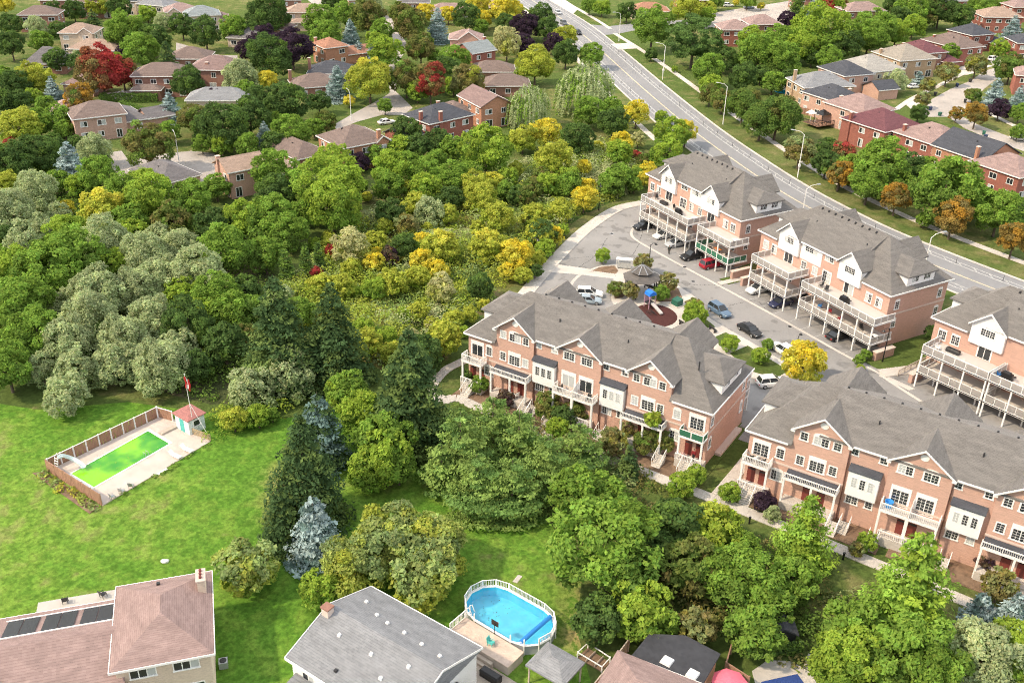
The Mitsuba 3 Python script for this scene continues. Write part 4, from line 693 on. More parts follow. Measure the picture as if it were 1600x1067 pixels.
def water(col, rough=.06): return two(pr(col, rough, specular=.5))
scene['m_poolwater'] = {'type': 'thindielectric', 'int_ior': 1.33}
r = thing('cover_reel', 'rolled blue solar cover on its reel across the oval pool', 'pool cover'); p, q = np.array([3.6, 2.2]), np.array([3.4, -2.5]); part(r, 'roll', MB().tube([(*p, 1.62), (*q, 1.62)], .24, 12), 'm_bluecover', M)
for c in (p, q): part(r, 'stand', MB().bar((c[0] - .35, c[1], 1.34), (c[0], c[1], 1.65), .06).bar((c[0] + .35, c[1], 1.34), (c[0], c[1], 1.65), .06), 'm_white', M)
scene['m_bluecover'] = two(pr((.02, .19, .52), .45))
t = thing('pool_deck', 'pale timber pool deck between the oval pool and the grey house', 'deck'); D0 = [(-3.2, -2.95), (4.2, -3.0), (4.2, -5.6), (-3.2, -5.6)]
for i in range(20): y0 = -5.6 + i * .13; part(t, 'plank', MB().box(-3.4, 4.2, y0, y0 + .118, 1.12, 1.2), 'm_deckwood', M)
part(t, 'skirt', MB().box(-3.35, 4.15, -5.55, -5.5, 0, 1.12).box(4.1, 4.15, -5.5, -3.1, 0, 1.12), 'm_greywood', M); k = part(t, 'step', MB().box(-3.0, 2.4, -6.0, -5.62, 0, .7), 'm_greywood', M); part(t, 'step', MB().box(-3.0, 2.4, -6.4, -6.02, 0, .35), 'm_greywood', M)
rail(t, M, (-3.35, -5.5), (-3.35, -3.1), 1.2, 1.0, 1.2, 'bars')
scene['m_deckwood'] = two(pr(mikit.proc(lambda p, n, uv: mi.Color3f(.56, .44, .36) * (.8 + .4 * F_(p.x * 2., p.y * 2., 0., 3))), .8))
setting('patio', slab([W(M, -4, -9.5), W(M, 6.2, -9.5), W(M, 6.2, -5.7), W(M, -4, -5.7)], 0, .06), 'm_greywood')
b = thing('basketball_hoop', 'black poolside basketball hoop on the edge of the oval pool', 'basketball hoop'); part(b, 'pole', MB().tube([(.4, -3.0, 1.2), (.4, -3.0, 2.6)], .04, 6), 'm_black', M); part(b, 'backboard', MB().box(-.05, .85, -2.95, -2.91, 2.3, 2.95), 'm_black', M); part(b, 'board_square', MB().box(.2, .6, -2.905, -2.90, 2.4, 2.7), 'm_white', M); part(b, 'rim', MB().lathe([(.2, 2.38), (.23, 2.38), (.23, 2.41), (.2, 2.41)], 10, (.4, -2.65)), 'm_white', M)
b = thing('storage_box', 'black deck storage box at the foot of the pool deck steps', 'storage box'); part(b, 'body', MB().box(2.0, 4.2, -7.3, -6.5, .06, .75), 'm_black', M); part(b, 'lid', MB().hull8([(1.95, -7.35, .75), (4.25, -7.35, .75), (4.25, -6.45, .75), (1.95, -6.45, .75)], [(2.1, -7.2, .9), (4.1, -7.2, .9), (4.1, -6.6, .9), (2.1, -6.6, .9)]), 'm_black', M)
chair('teal patio chair on the timber pool deck', *W(M, 1.1, -4.4), 1.2, 60, 'm_teal'); scene['m_teal'] = two(pr((.08, .42, .38), .5))
chair('small dark chair left of the black storage box', *W(M, -.6, -8.2), .06, 20); chair('small dark chair by the grey house low roof', *W(M, .6, -8.8), .06, -30)
s = thing('pool_ladder', 'white pool ladder with handrails at the left end of the timber deck', 'ladder')
for d in (0, .5): part(s, 'rail', MB().tube([(-3.5, -2.7 + d, 0), (-3.5, -2.7 + d, 2.1), (-3.3, -2.6 + d, 2.25), (-3.0, -2.5 + d, 1.4)], .05, 6), 'm_white', M)
for z in (.4, .8, 1.2): part(s, 'rung', MB().bar((-3.5, -2.7, z), (-3.5, -2.2, z), .06), 'm_white', M)
t = thing('garden_shed', 'grey shingled pavilion roof right of the oval pool', 'shed'); M2 = frame(4.8, 69.1, -36.5); v = MB(); hip(v, -2.2, 2.2, -1.9, 1.9, 2.5, -.4, .4, 0, 3.2); part(t, 'roof', v, 'm_roof', M2, pal=9)
for a in (-1.9, 1.9):
    for b in (-1.6, 1.6): part(t, 'post', MB().box(a - .07, a + .07, b - .07, b + .07, 0, 2.5), 'm_greywood', M2)
b = thing('garden_bed_frame', 'white timber framed garden beds by the plank fence', 'garden bed'); P_ = [(7.2, 72.3), (9.48, 70.47), (10.4, 71.7), (8.3, 73.6)]
for i in range(4): p, q = P_[i], P_[(i + 1) % 4]; part(b, 'rail', MB().bar((*p, .75), (*q, .75), .08, .1), 'm_white'); part(b, 'post', MB().box(p[0] - .06, p[0] + .06, p[1] - .06, p[1] + .06, 0, .85), 'm_white')
for k in (.35, .7): p = [P_[0][j] * (1 - k) + P_[1][j] * k for j in (0, 1)]; q = [P_[3][j] * (1 - k) + P_[2][j] * k for j in (0, 1)]; part(b, 'divider', MB().bar((*p, .2), (*q, .2), .06, .35), 'm_greywood')
setting('garden_soil', slab(P_, 0, .1), 'm_mulch')
setting('stepping_slab', slab([(.6, 83.1), (1.1, 82.9), (1.7, 84.0), (1.2, 84.2)], 0, .06), 'm_concrete')
plank_fence('weathered plank fence running down beside the charcoal roofed house', [(12.3, 73.3), (10.4, 70.3), (7.6, 66.2)], 1.8, .3, 'm_greywood', 'm_greywood')
plank_fence('short brown plank fence beside the pink parasol', [(22.6, 73.2), (21.5, 70.4), (23.4, 68.6)], 1.8, .3, 'm_wood', 'm_wood')
# charcoal roof with skylights
t = thing('house', 'charcoal low roofed house with two white skylights at the bottom edge', 'house'); Q = [(12.13, 69.65), (18.5, 66.4), (20.75, 70.1), (17.72, 72.41), (14.13, 72.53)]
rf = part(t, 'roof', slab(Q, 3.0, 3.22), 'm_roof', pal=13); scene[rf] = mikit.ply(slab(Q, 3.0, 3.22).mesh(), 'm_roof', uv=np.tile([13.5, .5], (len(slab(Q, 3.0, 3.22).mesh()[0]), 1))); C_ = np.mean(Q, 0); part(t, 'wall', slab([tuple(C_ + (np.array(q) - C_) * .93) for q in Q], 0, 3.0), 'm_brick', pal=5)
part(t, 'fascia', MB().bar((12.1, 69.6, 3.1), (18.5, 66.33, 3.1), .06, .26), 'm_white')
for x, y in ((15.44, 68.95), (17.65, 67.4)): part(rf, 'skylight', MB().hull8([(-.55, -.55, 3.2), (.55, -.55, 3.2), (.55, .55, 3.2), (-.55, .55, 3.2)], [(-.48, -.48, 3.42), (.48, -.48, 3.42), (.48, .48, 3.42), (-.48, .48, 3.42)]), 'm_white', frame(x, y, -36) @ np.diag([1, 1, 1, 1.]))
t = thing('house', 'rose hip roofed house at the bottom edge, below the charcoal roof', 'house'); M2 = frame(12.6, 64.3, -28); v = MB(); hip(v, -4, 5, -5, 3.4, 4.4, -.6, 1.6, -.6, 6.2); part(t, 'roof', v, 'm_roof', M2, pal=1); part(t, 'wall', MB().box(-3.5, 4.5, -4.5, 2.9, 0, 4.3), 'm_brick', M2, pal=5)
t = thing('parasol', 'open pink parasol at the bottom edge', 'parasol'); m = MB(); n = 8; part(t, 'canopy', MB().lathe([(1.7, 2.1), (1.72, 2.12), (.9, 2.5), (.05, 2.75)], 8, (21.3, 67.6)), 'm_pink'); part(t, 'pole', MB().tube([(21.3, 67.6, 0), (21.3, 67.6, 2.7)], .04, 6), 'm_dark'); scene['m_pink'] = two(pr((.68, .14, .20), .8))
setting('patio', slab([(24.4, 71.0), (26.3, 72.5), (28.6, 72.4), (30.3, 70.9), (30.6, 67.5), (24.4, 67.5)], 0, .06), 'm_concrete')
t = thing('swimming_pool', 'in ground pool under a dark blue winter cover, bottom edge', 'swimming pool'); part(t, 'cover', slab([(25.0, 69.6), (28.8, 70.7), (30.0, 67.0), (25.0, 67.0)], .06, .12), 'm_navy'); scene['m_navy'] = two(pr((.02, .05, .20), .6))
setting('path', slab([(29.6, 71.6), (30.3, 71.3), (31.2, 73.2), (30.6, 73.5)], 0, .05), 'm_concrete')
t = thing('garden_shed', 'black roofed garden shed behind the clipped cedar hedge', 'shed'); M2 = frame(28.0, 75.2, 0); v = MB(); gable(v, -1.5, 1.5, -1.2, 1.2, 2.0, 2.7); part(t, 'roof', v, 'm_roof', M2, pal=13); part(t, 'wall', MB().box(-1.3, 1.3, -1, 1, 0, 2.0).ext([(-1.3, 2), (1.3, 2), (0, 2.55)], -1, 1), 'm_dark', M2)
# the green pool in its fenced yard
t = thing('swimming_pool', 'bright green algae filled pool in the fenced concrete yard', 'swimming pool'); PW = [(-54.85, 100.9), (-51.0, 98.25), (-44.75, 107.9), (-48.5, 110.75)]
yard = [(-57.9, 101.6), (-48.65, 94.75), (-39.6, 108.7), (-43.6, 113.4), (-48.2, 114.2)]
C_ = np.mean(PW, 0); big = [tuple(C_ + (np.array(q) - C_) * 1.07) for q in PW]
setting('pool_yard', MB().raw(*slab(yard, 0, .10).mesh()), 'm_poolconcrete')
scene['m_poolconcrete'] = two(pr(mikit.proc(lambda p, n, uv: mi.Color3f(.52, .45, .40) * (.8 + .34 * F_(p.x * .8, p.y * .8, 0., 4))), .9))
part(t, 'coping', ring(MB(), big, PW, .06, .16), 'm_white')
def green(p, n, uv): f = F_(p.x * .25 + 3., p.y * .25, 0., 4); return mikit.mix(mi.Color3f(.028, .25, .008), mi.Color3f(.19, .50, .008), mikit.smoothstep(.34, .66, f + (p.x * -.03 - p.y * .02 + .55) * .5))
scene['m_greenwater'] = two(pr(mikit.proc(green), .08, specular=.5))
put(num(t + '__water'), ripples([tuple(C_ + (np.array(q) - C_) * .998) for q in PW], .115, .035, .3, 8), 'm_greenwater', None, None, True)
lv = MB()
for i in range(60): a, b, c, k_ = r_.uniform(-.46, .46), r_.uniform(-.44, .44), r_.uniform(0, 6.3), r_.uniform(.03, .09); q_ = C_ + a * (np.array(PW[3]) - PW[0]) + b * (np.array(PW[1]) - PW[0]); lv.poly([(q_[0] + k_ * math.cos(c + q), q_[1] + k_ * .7 * math.sin(c + q), .145) for q in (0, 1.57, 3.14, 4.71)])
part(t, 'floating_leaves', lv, 'm_leaflitter', kind='stuff'); scene['m_leaflitter'] = two(pr((.30, .36, .05), .9))
hr = MB()
for d in (0, .5): hr.tube([(-46.6 + d * .4, 104.5 + d * .8, .1), (-46.7 + d * .4, 104.6 + d * .8, .8), (-47.1 + d * .4, 104.9 + d * .8, .8), (-47.2 + d * .4, 105.0 + d * .8, .1)], .03, 6)
each(t, 'grab_rail', hr, 'm_metal', None, 1)
plank_fence('brown panel fence with white posts behind the green pool', [(-58.0, 101.7), (-48.3, 114.3), (-45.9, 113.3)], 1.75, .36, 'm_wood', 'm_white', 5, face_=-1)
plank_fence('sunlit brown board fence at the near end of the green pool', [(-58.1, 101.5), (-48.8, 94.8)], 1.7, .34, 'm_wood', 'm_wood', 6)
t = thing('fence', 'low pale picket fence from the pool hut to the yard corner', 'fence')
for i in range(14): k = (i + .5) / 14; x, y = -42.4 + 2.9 * k, 110.3 - 1.5 * k; part(t, 'picket', MB().box(x - .05, x + .05, y - .03, y + .03, 0, 1.1), 'm_yellowwood')
part(t, 'rail', MB().bar((-42.4, 110.34, .95), (-39.5, 108.84, .95), .06, .08), 'm_yellowwood'); scene['m_yellowwood'] = two(pr((.50, .38, .22), .8))
t = thing('pool_hut', 'small white pool hut with a red flat hip roof', 'hut'); M2 = frame(-43.05, 111.9, -38); v = MB(); hip(v, -1.75, 1.75, -1.5, 1.5, 2.45, -.3, .3, 0, 2.85, th=.12); part(t, 'roof', v, 'm_redroof', M2); part(t, 'wall', MB().box(-1.5, 1.5, -1.25, 1.25, 0, 2.35), 'm_paleblue', M2); part(t, 'door', MB().box(-.5, .4, -1.29, -1.252, .1, 2.0), 'm_teal', M2); scene['m_redroof'] = two(pr((.33, .14, .125), .8)); scene['m_paleblue'] = two(pr((.60, .68, .68), .7)); window(t, face(M2, 1.5, -1.25, 'right'), .8, 1.7, 1.1, 1.9, 1, 1, bars=False)
t = thing('water_slide', 'pale blue curved water slide at the corner of the green pool', 'slide'); S_ = smoothline([(-56.3, 101.35, 2.25), (-55.7, 101.9, 2.2), (-54.9, 102.2, 1.5), (-53.6, 102.4, .75), (-53.2, 102.3, .6)] and [(-56.3, 101.35), (-55.7, 101.9), (-54.9, 102.2), (-53.9, 101.9), (-53.4, 101.6)], 5); Z_ = np.interp(np.linspace(0, 1, len(S_)), [0, .2, .5, .8, 1], [2.2, 2.15, 1.35, .75, .6]); a, b = offset(S_, .26), offset(S_, -.26); m = MB()
for i in range(len(S_) - 1):
    m.hull8([(*a[i], Z_[i] - .05), (*b[i], Z_[i] - .05), (*b[i + 1], Z_[i + 1] - .05), (*a[i + 1], Z_[i + 1] - .05)], [(*a[i], Z_[i]), (*b[i], Z_[i]), (*b[i + 1], Z_[i + 1]), (*a[i + 1], Z_[i + 1])])
    for e in (a, b): m.bar((*e[i], Z_[i] + .09), (*e[i + 1], Z_[i + 1] + .09), .06, .22)
part(t, 'chute', m, 'm_paleblue')
for d in (-.26, .26): part(t, 'ladder_rail', MB().tube([(-56.75 + d, 101.0 - d * .5, .1), (-56.45 + d, 101.25 - d * .5, 2.3), (-56.2 + d, 101.5 - d * .5, 2.75)], .035, 6), 'm_white')
for z in np.arange(.4, 2.2, .35): k = z / 2.3; part(t, 'step', MB().bar((-57.0 + .3 * k, 101.1 + .25 * k, z), (-56.5 + .3 * k, 100.88 + .25 * k, z), .12, .04), 'm_white')
t = thing('flagpole', 'tall white flagpole beside the pool hut', 'flagpole'); part(t, 'pole', MB().tube([(-42.2, 110.6, 0), (-42.5, 111.0, 8.9)], [.06, .035], 8), 'm_white'); part(t, 'finial', MB().lathe([(.02, 8.88), (.09, 8.95), (.02, 9.05)], 8, (-42.5, 111.0)), 'm_white'); part(t, 'stay', MB().tube([(-39.6, 109.0, .1), (-42.35, 110.8, 4.6)], .03, 6), 'm_white')
f = thing('flag', 'limp red and white flag with a red maple leaf hanging on the pole', 'flag'); n = 9; zz = np.linspace(8.7, 7.0, n); fx = lambda s, z: (-42.5 + s * .55 + .06 * math.sin(z * 5), 110.95 - .16 * math.sin(s * 9 + z) - .1, z - s * .55)
for a, b, mt, nm in ((0, .25, 'm_flagred', 'red_band'), (.25, .75, 'm_white', 'white_field'), (.75, 1, 'm_flagred', 'red_band')):
    m = MB()
    for i in range(n - 1):
        for s in np.linspace(a, b, 4)[:-1]: e = s + (b - a) / 3; m.poly([fx(s, zz[i]), fx(e, zz[i]), fx(e, zz[i + 1]), fx(s, zz[i + 1])])
    part(f, nm, m, mt)
lf = [(0, .5), (.08, .33), (.2, .4), (.16, .12), (.3, .2), (.42, .06), (.2, -.12), (.24, -.22), (.02, -.18), (.02, -.42), (-.02, -.42), (-.02, -.18), (-.24, -.22), (-.2, -.12), (-.42, .06), (-.3, .2), (-.16, .12), (-.2, .4), (-.08, .33)]; v_, f_ = tri2d(lf); V = []
for x, y in v_: q = np.array(fx(.5 + x * .5, 7.85 + y * 1.2)); V.append(q + [0.02, -.02, 0])
part(f, 'maple_leaf', MB().raw(V, f_).raw(np.array(V) - [.04, -.04, 0], f_), 'm_flagred'); scene['m_flagred'] = two(pr((.62, .03, .03), .7))
lounger('white lounger with blue headrest, left of the pair by the green pool', -43.0, 104.9, .1, 60); lounger('white lounger with blue headrest, right of the pair by the green pool', -41.9, 106.3, .1, 60)
for i in range(3): chair(('grey metal chair, leftmost of three on the near edge of the pool yard', 'grey metal chair, middle of three on the near edge of the pool yard', 'grey metal chair, rightmost of three on the near edge of the pool yard')[i], -47.9 + i * .75, 96.1 + i * 1.1, .1, 140 + 20 * i, 'm_metal')
setting('stepping_slab', slab([(-44.9, 101.5), (-44.1, 101.0), (-43.2, 102.4), (-44.0, 102.9)], 0, .07), 'm_white'); setting('diving_board_pad', slab([(-46.9, 110.2), (-46.3, 109.8), (-44.9, 111.6), (-45.5, 112.0)], .1, .35), 'm_greywood')
setting('flower_bed', slab([(-59.8, 101.0), (-58.4, 101.3), (-49.0, 94.6), (-49.6, 93.2)], 0, .08), 'm_mulch')
st = thing('boulder', 'white boulder on the lawn behind the rose shingled house', 'boulder'); import trimesh
sp_ = trimesh.creation.icosphere(2, .4); sp_.vertices *= (1 + .3 * (meshkit.noise(sp_.vertices * 4)[:, None] - .5)) * [1.2, .8, .55]; scene[st] = mikit.ply((sp_.vertices + [-38.1, 85.1, .15], sp_.faces), 'm_white', True)

# ---- vehicles, lamps, park furniture, people
def wheel(t, M, x, y, r=.34, w=.22):
    m = MB(); n = 16; a = np.arange(n) * 2 * np.pi / n; P = [(x + r * math.cos(q), r + r * math.sin(q)) for q in a]; m.ext(P, y - w / 2, y + w / 2); k = part(t, 'wheel', m, 'm_black', M)
    for s in (-1, 1): m = MB(); m.ext([(x + r * .62 * math.cos(q), r + r * .62 * math.sin(q)) for q in a], y + s * w / 2 - .012, y + s * w / 2 + .012); part(k, 'rim', m, 'm_metal', M)
PAINT = {}
def paint(c):
    k = 'm_car_%02d' % len(PAINT)
    if c not in PAINT: PAINT[c] = k; scene[k] = two(pr(c, .28, specular=.5, clearcoat=.7, clearcoat_gloss=.9, metallic=.15))
    return PAINT[c]
def car(label, x, y, ang, col, kind='suv', group=None, z=0.):
    """front towards +x; lofted body and cabin with separate glass, lamps and wheels"""
    t = thing('parked_car' if group != 'road' else 'car', label, 'car', None); M = frame(x, y, ang, z); mt = paint(col); L, w = (4.7, .93) if kind != 'small' else (4.4, .89); hb, hr = (1.02, 1.70) if kind == 'suv' else (.90, 1.44); f, r = L / 2, -L / 2
    # body: cross sections along x (x, half width, underside, shoulder height)
    sec = [(r, w * .82, .42, hb * .80), (r + .12, w * .95, .28, hb * .97), (r + .9, w, .22, hb), (.2, w, .22, hb), (f - 1.25, w, .22, hb * .98), (f - .45, w * .95, .24, hb * .88), (f - .1, w * .84, .30, hb * .74), (f, w * .72, .42, hb * .62)]
    V = []; F = []
    for sx, sw, lo, hi in sec: V += [(sx, -sw * .9, lo), (sx, -sw, lo + .18), (sx, -sw, hi - .22), (sx, -sw * .93, hi - .05), (sx, -sw * .80, hi), (sx, sw * .80, hi), (sx, sw * .93, hi - .05), (sx, sw, hi - .22), (sx, sw, lo + .18), (sx, sw * .9, lo)]
    n = 10
    for i in range(len(sec) - 1):
        for j in range(n): k = (j + 1) % n; A, B, C, D = i * n + j, i * n + k, i * n + n + k, i * n + n + j; F += [[A, B, C], [A, C, D]]
    e = (len(sec) - 1) * n
    for j in range(1, n - 1): F += [[0, j + 1, j], [e, e + j, e + j + 1]]
    V = (np.array(V) @ M[:3, :3].T + M[:3, 3]); k = num(t + '__body'); scene[k] = mikit.ply((V, np.array(F)[:, ::-1]), mt, 35)
    c0, c1, r0, r1 = (r + .12, f - 1.35, r + .42, f - 2.25) if kind == 'suv' else (r + .55, f - 1.3, r + 1.25, f - 2.1)
    q = lambda a, b, h, k: [(a, -w * k, h), (b, -w * k, h), (b, w * k, h), (a, w * k, h)]
    part(t, 'cabin', MB().hull8(q(c0, c1, hb - .03, .86), q(r0, r1, hr - .05, .70)), 'm_glass', M); part(t, 'car_roof', MB().hull8(q(r0 - .06, r1 + .06, hr - .06, .72), q(r0 + .12, r1 - .14, hr + .02, .60)), mt, M)
    pl = MB()
    for s in (-1, 1):
        for a, b in ((c0, r0), (c1, r1), ((c0 + c1) / 2 - .1, (r0 + r1) / 2 + .05)): pl.bar((a, s * w * .865, hb - .02), (b, s * w * .71, hr - .04), .09, .07)
    each(t, 'pillar', pl, mt, M)
    for sx, nm, mm, xx in ((f - .06, 'headlight', 'm_lamp', .62), (r - .005, 'taillight', 'm_tail', .66)):
        for s in (-1, 1): part(t, nm, MB().box(sx - .04, sx + .04 if sx < 0 else sx + .02, s * w * xx - .14, s * w * xx + .14, hb * .60, hb * .60 + .16), mm, M)
    part(t, 'windscreen_edge', MB().bar((c1 + .02, -w * .8, hb - .01), (c1 + .02, w * .8, hb - .01), .06), 'm_black', M)
    for a in (r + .85, f - .9):
        for s in (-1, 1): wheel(t, M, a, s * (w - .1))
    for s in (-1, 1): part(t, 'mirror', MB().box(c1 - .35, c1 - .2, s * (w + .02) - .09, s * (w + .02) + .09, hb - .02, hb + .14), mt, M)
    return t, M
scene['m_lamp'] = two(pr((.7, .7, .68), .15)); scene['m_tail'] = two(pr((.45, .02, .02), .25))
WHITE, BLACK, NAVY, SILVER, BLUE, RED, GREY = (.75, .75, .73), (.015, .016, .018), (.025, .03, .075), (.42, .44, .46), (.10, .16, .24), (.33, .012, .03), (.11, .12, .13)
OUT = -60.3 - 90
for lab, p, a, c, k in (('slate blue suv parked at the lane kerb, first of three from the playground', (34.83, 149.64), -61, BLUE, 'suv'), ('black sedan parked at the lane kerb between the blue and the white suv', (38.55, 142.91), -61, BLACK, 'sedan'),
    ('white suv parked beside the row end with its rear to the path', (38.55, 126.37), 12, WHITE, 'suv'), ('white suv parked beyond the roof ridge, left of the gazebo', (13.26, 155.27), -6, WHITE, 'suv'), ('pale blue sedan parked beside the white suv left of the gazebo', (12.90, 152.74), -6, (.28, .34, .38), 'sedan'),
    ('black suv under the far left end of the townhouse decks', (26.11, 187.22), OUT, BLACK, 'suv'), ('white sedan under the decks nosed out beside a post', (29.55, 182.71), OUT, WHITE, 'sedan'), ('silver sedan under the decks next to the white sedan', (31.41, 178.61), OUT, SILVER, 'sedan'), ('black boxy suv under the decks left of the green panels', (33.49, 172.56), OUT, BLACK, 'suv'), ('red car backed under the deck with green panels', (36.63, 168.90), OUT + 180, RED, 'suv'),
    ('white car under the left end of the middle row decks', (43.14, 158.51), OUT, WHITE, 'suv'), ('dark blue sedan under the middle row decks', (45.91, 153.32), OUT, NAVY, 'sedan'), ('black car with red tail lights under the long deck', (52.69, 141.78), OUT + 180, BLACK, 'sedan'),
    ('white suv in a far driveway below the conifers at top right', (163.32, 348.04), 40, WHITE, 'suv'), ('white car half under the thin tree by the far crescent', (122.07, 307.13), 20, WHITE, 'sedan'), ('pale blue sedan on the street at the top', (97.40, 438.24), 10, (.25, .30, .38), 'sedan'), ('white suv at the top edge beside a yellow tree', (89.37, 441.81), 5, WHITE, 'suv'), ('white car at the right edge of the crescent', (131.22, 254.31), -40, WHITE, 'sedan'), ('white car beside the slate garage near the ravine houses', (-34.22, 256.77), 30, WHITE, 'sedan')): car(lab, *p, a, c, k)
t, M = car('white suv at the lane kerb with its tailgate raised', *(42.37, 136.45), 119, WHITE, 'suv'); part(t, 'tailgate', MB().hull8([(-2.3, -.75, 1.66), (-2.25, -.75, 1.7), (-2.25, .75, 1.7), (-2.3, .75, 1.66)], [(-3.1, -.7, 2.0), (-3.05, -.7, 2.05), (-3.05, .7, 2.05), (-3.1, .7, 2.0)]), 'm_glass', M)
for lab, p, c, k in (('dark suv driving on the wide road, second of the three in a line', (17.43, 395.17), GREY, 'suv'), ('black suv on the wide road nearest the junction', (22.01, 377.58), BLACK, 'suv'), ('silver sedan farthest up the wide road', (15.89, 417.46), SILVER, 'sedan')): car(lab, *p, -74, c, k, 'road')
def street_lamp(label, x, y, ang, h=10.2, arm=2.4, banner=False):
    t = thing('street_lamp', label, 'street lamp'); M = frame(x, y, ang); part(t, 'pole', MB().tube([(0, 0, 0), (0, 0, h)], [.13, .075], 8), 'm_white', M); part(t, 'arm', MB().tube([(0, 0, h - .1), (arm * .35, 0, h + .55), (arm, 0, h + .75)], .05, 6), 'm_white', M); part(t, 'lamp_head', MB().hull8([(arm - .1, -.14, h + .66), (arm + .75, -.16, h + .66), (arm + .75, .16, h + .66), (arm - .1, .14, h + .66)], [(arm - .1, -.08, h + .84), (arm + .6, -.1, h + .84), (arm + .6, .1, h + .84), (arm - .1, .08, h + .84)]), 'm_metal', M)
    if banner: part(t, 'sign', MB().box(-.3, .3, -.12, -.09, 2.6, 3.3), 'm_white', M)
for lab, p, b in (('white street lamp on the boulevard below the dark pine', (45.13, 311.22), 1), ('white street lamp on the boulevard in front of brown green trees', (55.39, 262.79), 0), ('white street lamp on the boulevard beside the ochre tree', (65.18, 220.51), 1)): street_lamp(lab, *p, 158, banner=bool(b))
street_lamp('white street lamp rising behind the middle townhouse roof', *W(FC, -104.5, 143.5), 20, 9.6); street_lamp('white street lamp arching over the road behind the first townhouse roof', *W(FC, -133, 141.5), 20, 9.6)
street_lamp('white street lamp at the side road junction', *(36.26, 366.66), 200, 9.5); street_lamp('white street lamp far up the boulevard near the top edge', *(17.22, 426.09), 200, 9.5); street_lamp('white street lamp beside the curving street in the old neighbourhood', *(-43.75, 258.45), 120, 7.5, 1.5); street_lamp('white street lamp at the cul-de-sac below the bronze tree', *(-77.02, 218.49), 120, 7.5, 1.5)
def lane_lamp(label, x, y, ang, h=6.0):
    t = thing('lane_lamp', label, 'street lamp'); M = frame(x, y, ang); part(t, 'pole', MB().tube([(0, 0, 0), (0, 0, .7), (0, 0, h)], [.14, .1, .06], 8), 'm_black', M); part(t, 'arm', MB().tube([(0, 0, h - .25), (.5, 0, h + .12), (1.25, 0, h - .02)], .04, 6), 'm_black', M); part(t, 'lamp_head', MB().lathe([(.05, h - .02), (.12, h - .1), (.28, h - .26), (.3, h - .3), (.1, h - .3)], 10, (1.25, 0)), 'm_black', M)
for lab, p, a in (('black lane lamp beside the gazebo', (24.45, 164.59), 35), ('black lane lamp in front of the golden tree', (42.61, 130.68), 60), ('black lane lamp at the corner of the middle row', (57.31, 134.04), -150), ('black lane lamp among the yellow trees left of the lane', (3.24, 166.62), -30), ('black lane lamp under the trees at the lane bend', (17.64, 196.75), -90)): lane_lamp(lab, *p, a)
for lab, p in (('small black bollard light below the lime shrub', (28.72, 94.00)), ('small black bollard light left of the tall green tree', (38.18, 87.91))): b = thing('bollard', lab, 'bollard'); part(b, 'body', MB().lathe([(.12, 0), (.12, .85), (.15, .9), (.15, 1.0), (.03, 1.05)], 10, p), 'm_black')
for i, (d, s0) in enumerate(((2.68, 120), (12.0, 150))):
    for s in np.arange(s0, L[-1] - 30, 9.5): p = at_len(s, d); b = thing('lane_post', 'thin dark flexible post in the painted buffer on the %s side of the wide road' % ('right', 'left')[i], 'post', 'flexible posts on the %s side of the road' % ('right', 'left')[i]); part(b, 'body', MB().lathe([(.16, .02), (.05, .08), (.045, .95), (.03, 1.0)], 8, tuple(p)), 'm_dark')
# gazebo in the park
g = thing('gazebo', 'octagonal dark timber gazebo with a two tier grey roof', 'gazebo'); C_ = (22.2, 156.6); k = part(g, 'roof', MB().lathe([(3.3, 3.25), (3.35, 3.3), (1.75, 4.1), (1.75, 4.05)], 8, C_, .39), 'm_gazeboroof'); part(k, 'upper_roof', MB().lathe([(1.95, 4.35), (2.0, 4.4), (.12, 5.6), (.1, 5.6)], 8, C_, .39), 'm_gazeboroof'); part(k, 'lantern', MB().lathe([(1.55, 4.0), (1.55, 4.38)], 8, C_, .39), 'm_dark'); part(k, 'finial', MB().lathe([(.12, 5.55), (.16, 5.7), (.03, 6.0)], 8, C_), 'm_dark')
for i in range(8):
    a = .39 + i * math.pi / 4; x, y = C_[0] + 2.75 * math.cos(a), C_[1] + 2.75 * math.sin(a); part(g, 'post', MB().box(x - .1, x + .1, y - .12, y + .12, .12, 3.3), 'm_dark'); part(k, 'roof_hip', MB().bar((C_[0] + .15 * math.cos(a), C_[1] + .15 * math.sin(a), 5.62), (C_[0] + 2.0 * math.cos(a), C_[1] + 2.0 * math.sin(a), 4.45), .1), 'm_metal')
    if i not in (1, 5): b = .39 + (i + 1) * math.pi / 4; part(g, 'rail_panel', MB().bar((x, y, .75), (C_[0] + 2.75 * math.cos(b), C_[1] + 2.75 * math.sin(b), .75), .05, .55), 'm_dark')
scene['m_gazeboroof'] = two(pr(mikit.proc(lambda p, n, uv: mi.Color3f(.115, .105, .098) * (.7 + .5 * F_(p.x * 2., p.y * 2., p.z * 5., 3))), .85))
# play tower, slide and climbing frame
pt = thing('play_structure', 'small play tower with a bright blue roof and a grey slide', 'playground equipment'); M = frame(23.2, 151.2, -60)
part(pt, 'roof', MB().extx([(-.75, 2.55), (.75, 2.55), (.6, 3.05), (0, 3.3), (-.6, 3.05)], -.75, .75), 'm_playblue', M); part(pt, 'platform', MB().box(-.7, .7, -.7, .7, 1.0, 1.1), 'm_dark', M)
for a in (-.65, .65):
    for b in (-.65, .65): part(pt, 'post', MB().tube([(a, b, .1), (a, b, 2.6)], .06, 8), 'm_playpink', M)
part(pt, 'slide', MB().hull8([(.7, -.3, 1.05), (.7, .3, 1.05), (3.4, .3, .3), (3.4, -.3, .3)][::1], [(.7, -.32, 1.3), (.7, .32, 1.3), (3.4, .32, .5), (3.4, -.32, .5)]), 'm_playgrey', M); part(pt, 'side_panel', MB().box(-.72, -.68, -.6, .6, 1.1, 1.9), 'm_playpink', M)
cl = MB()
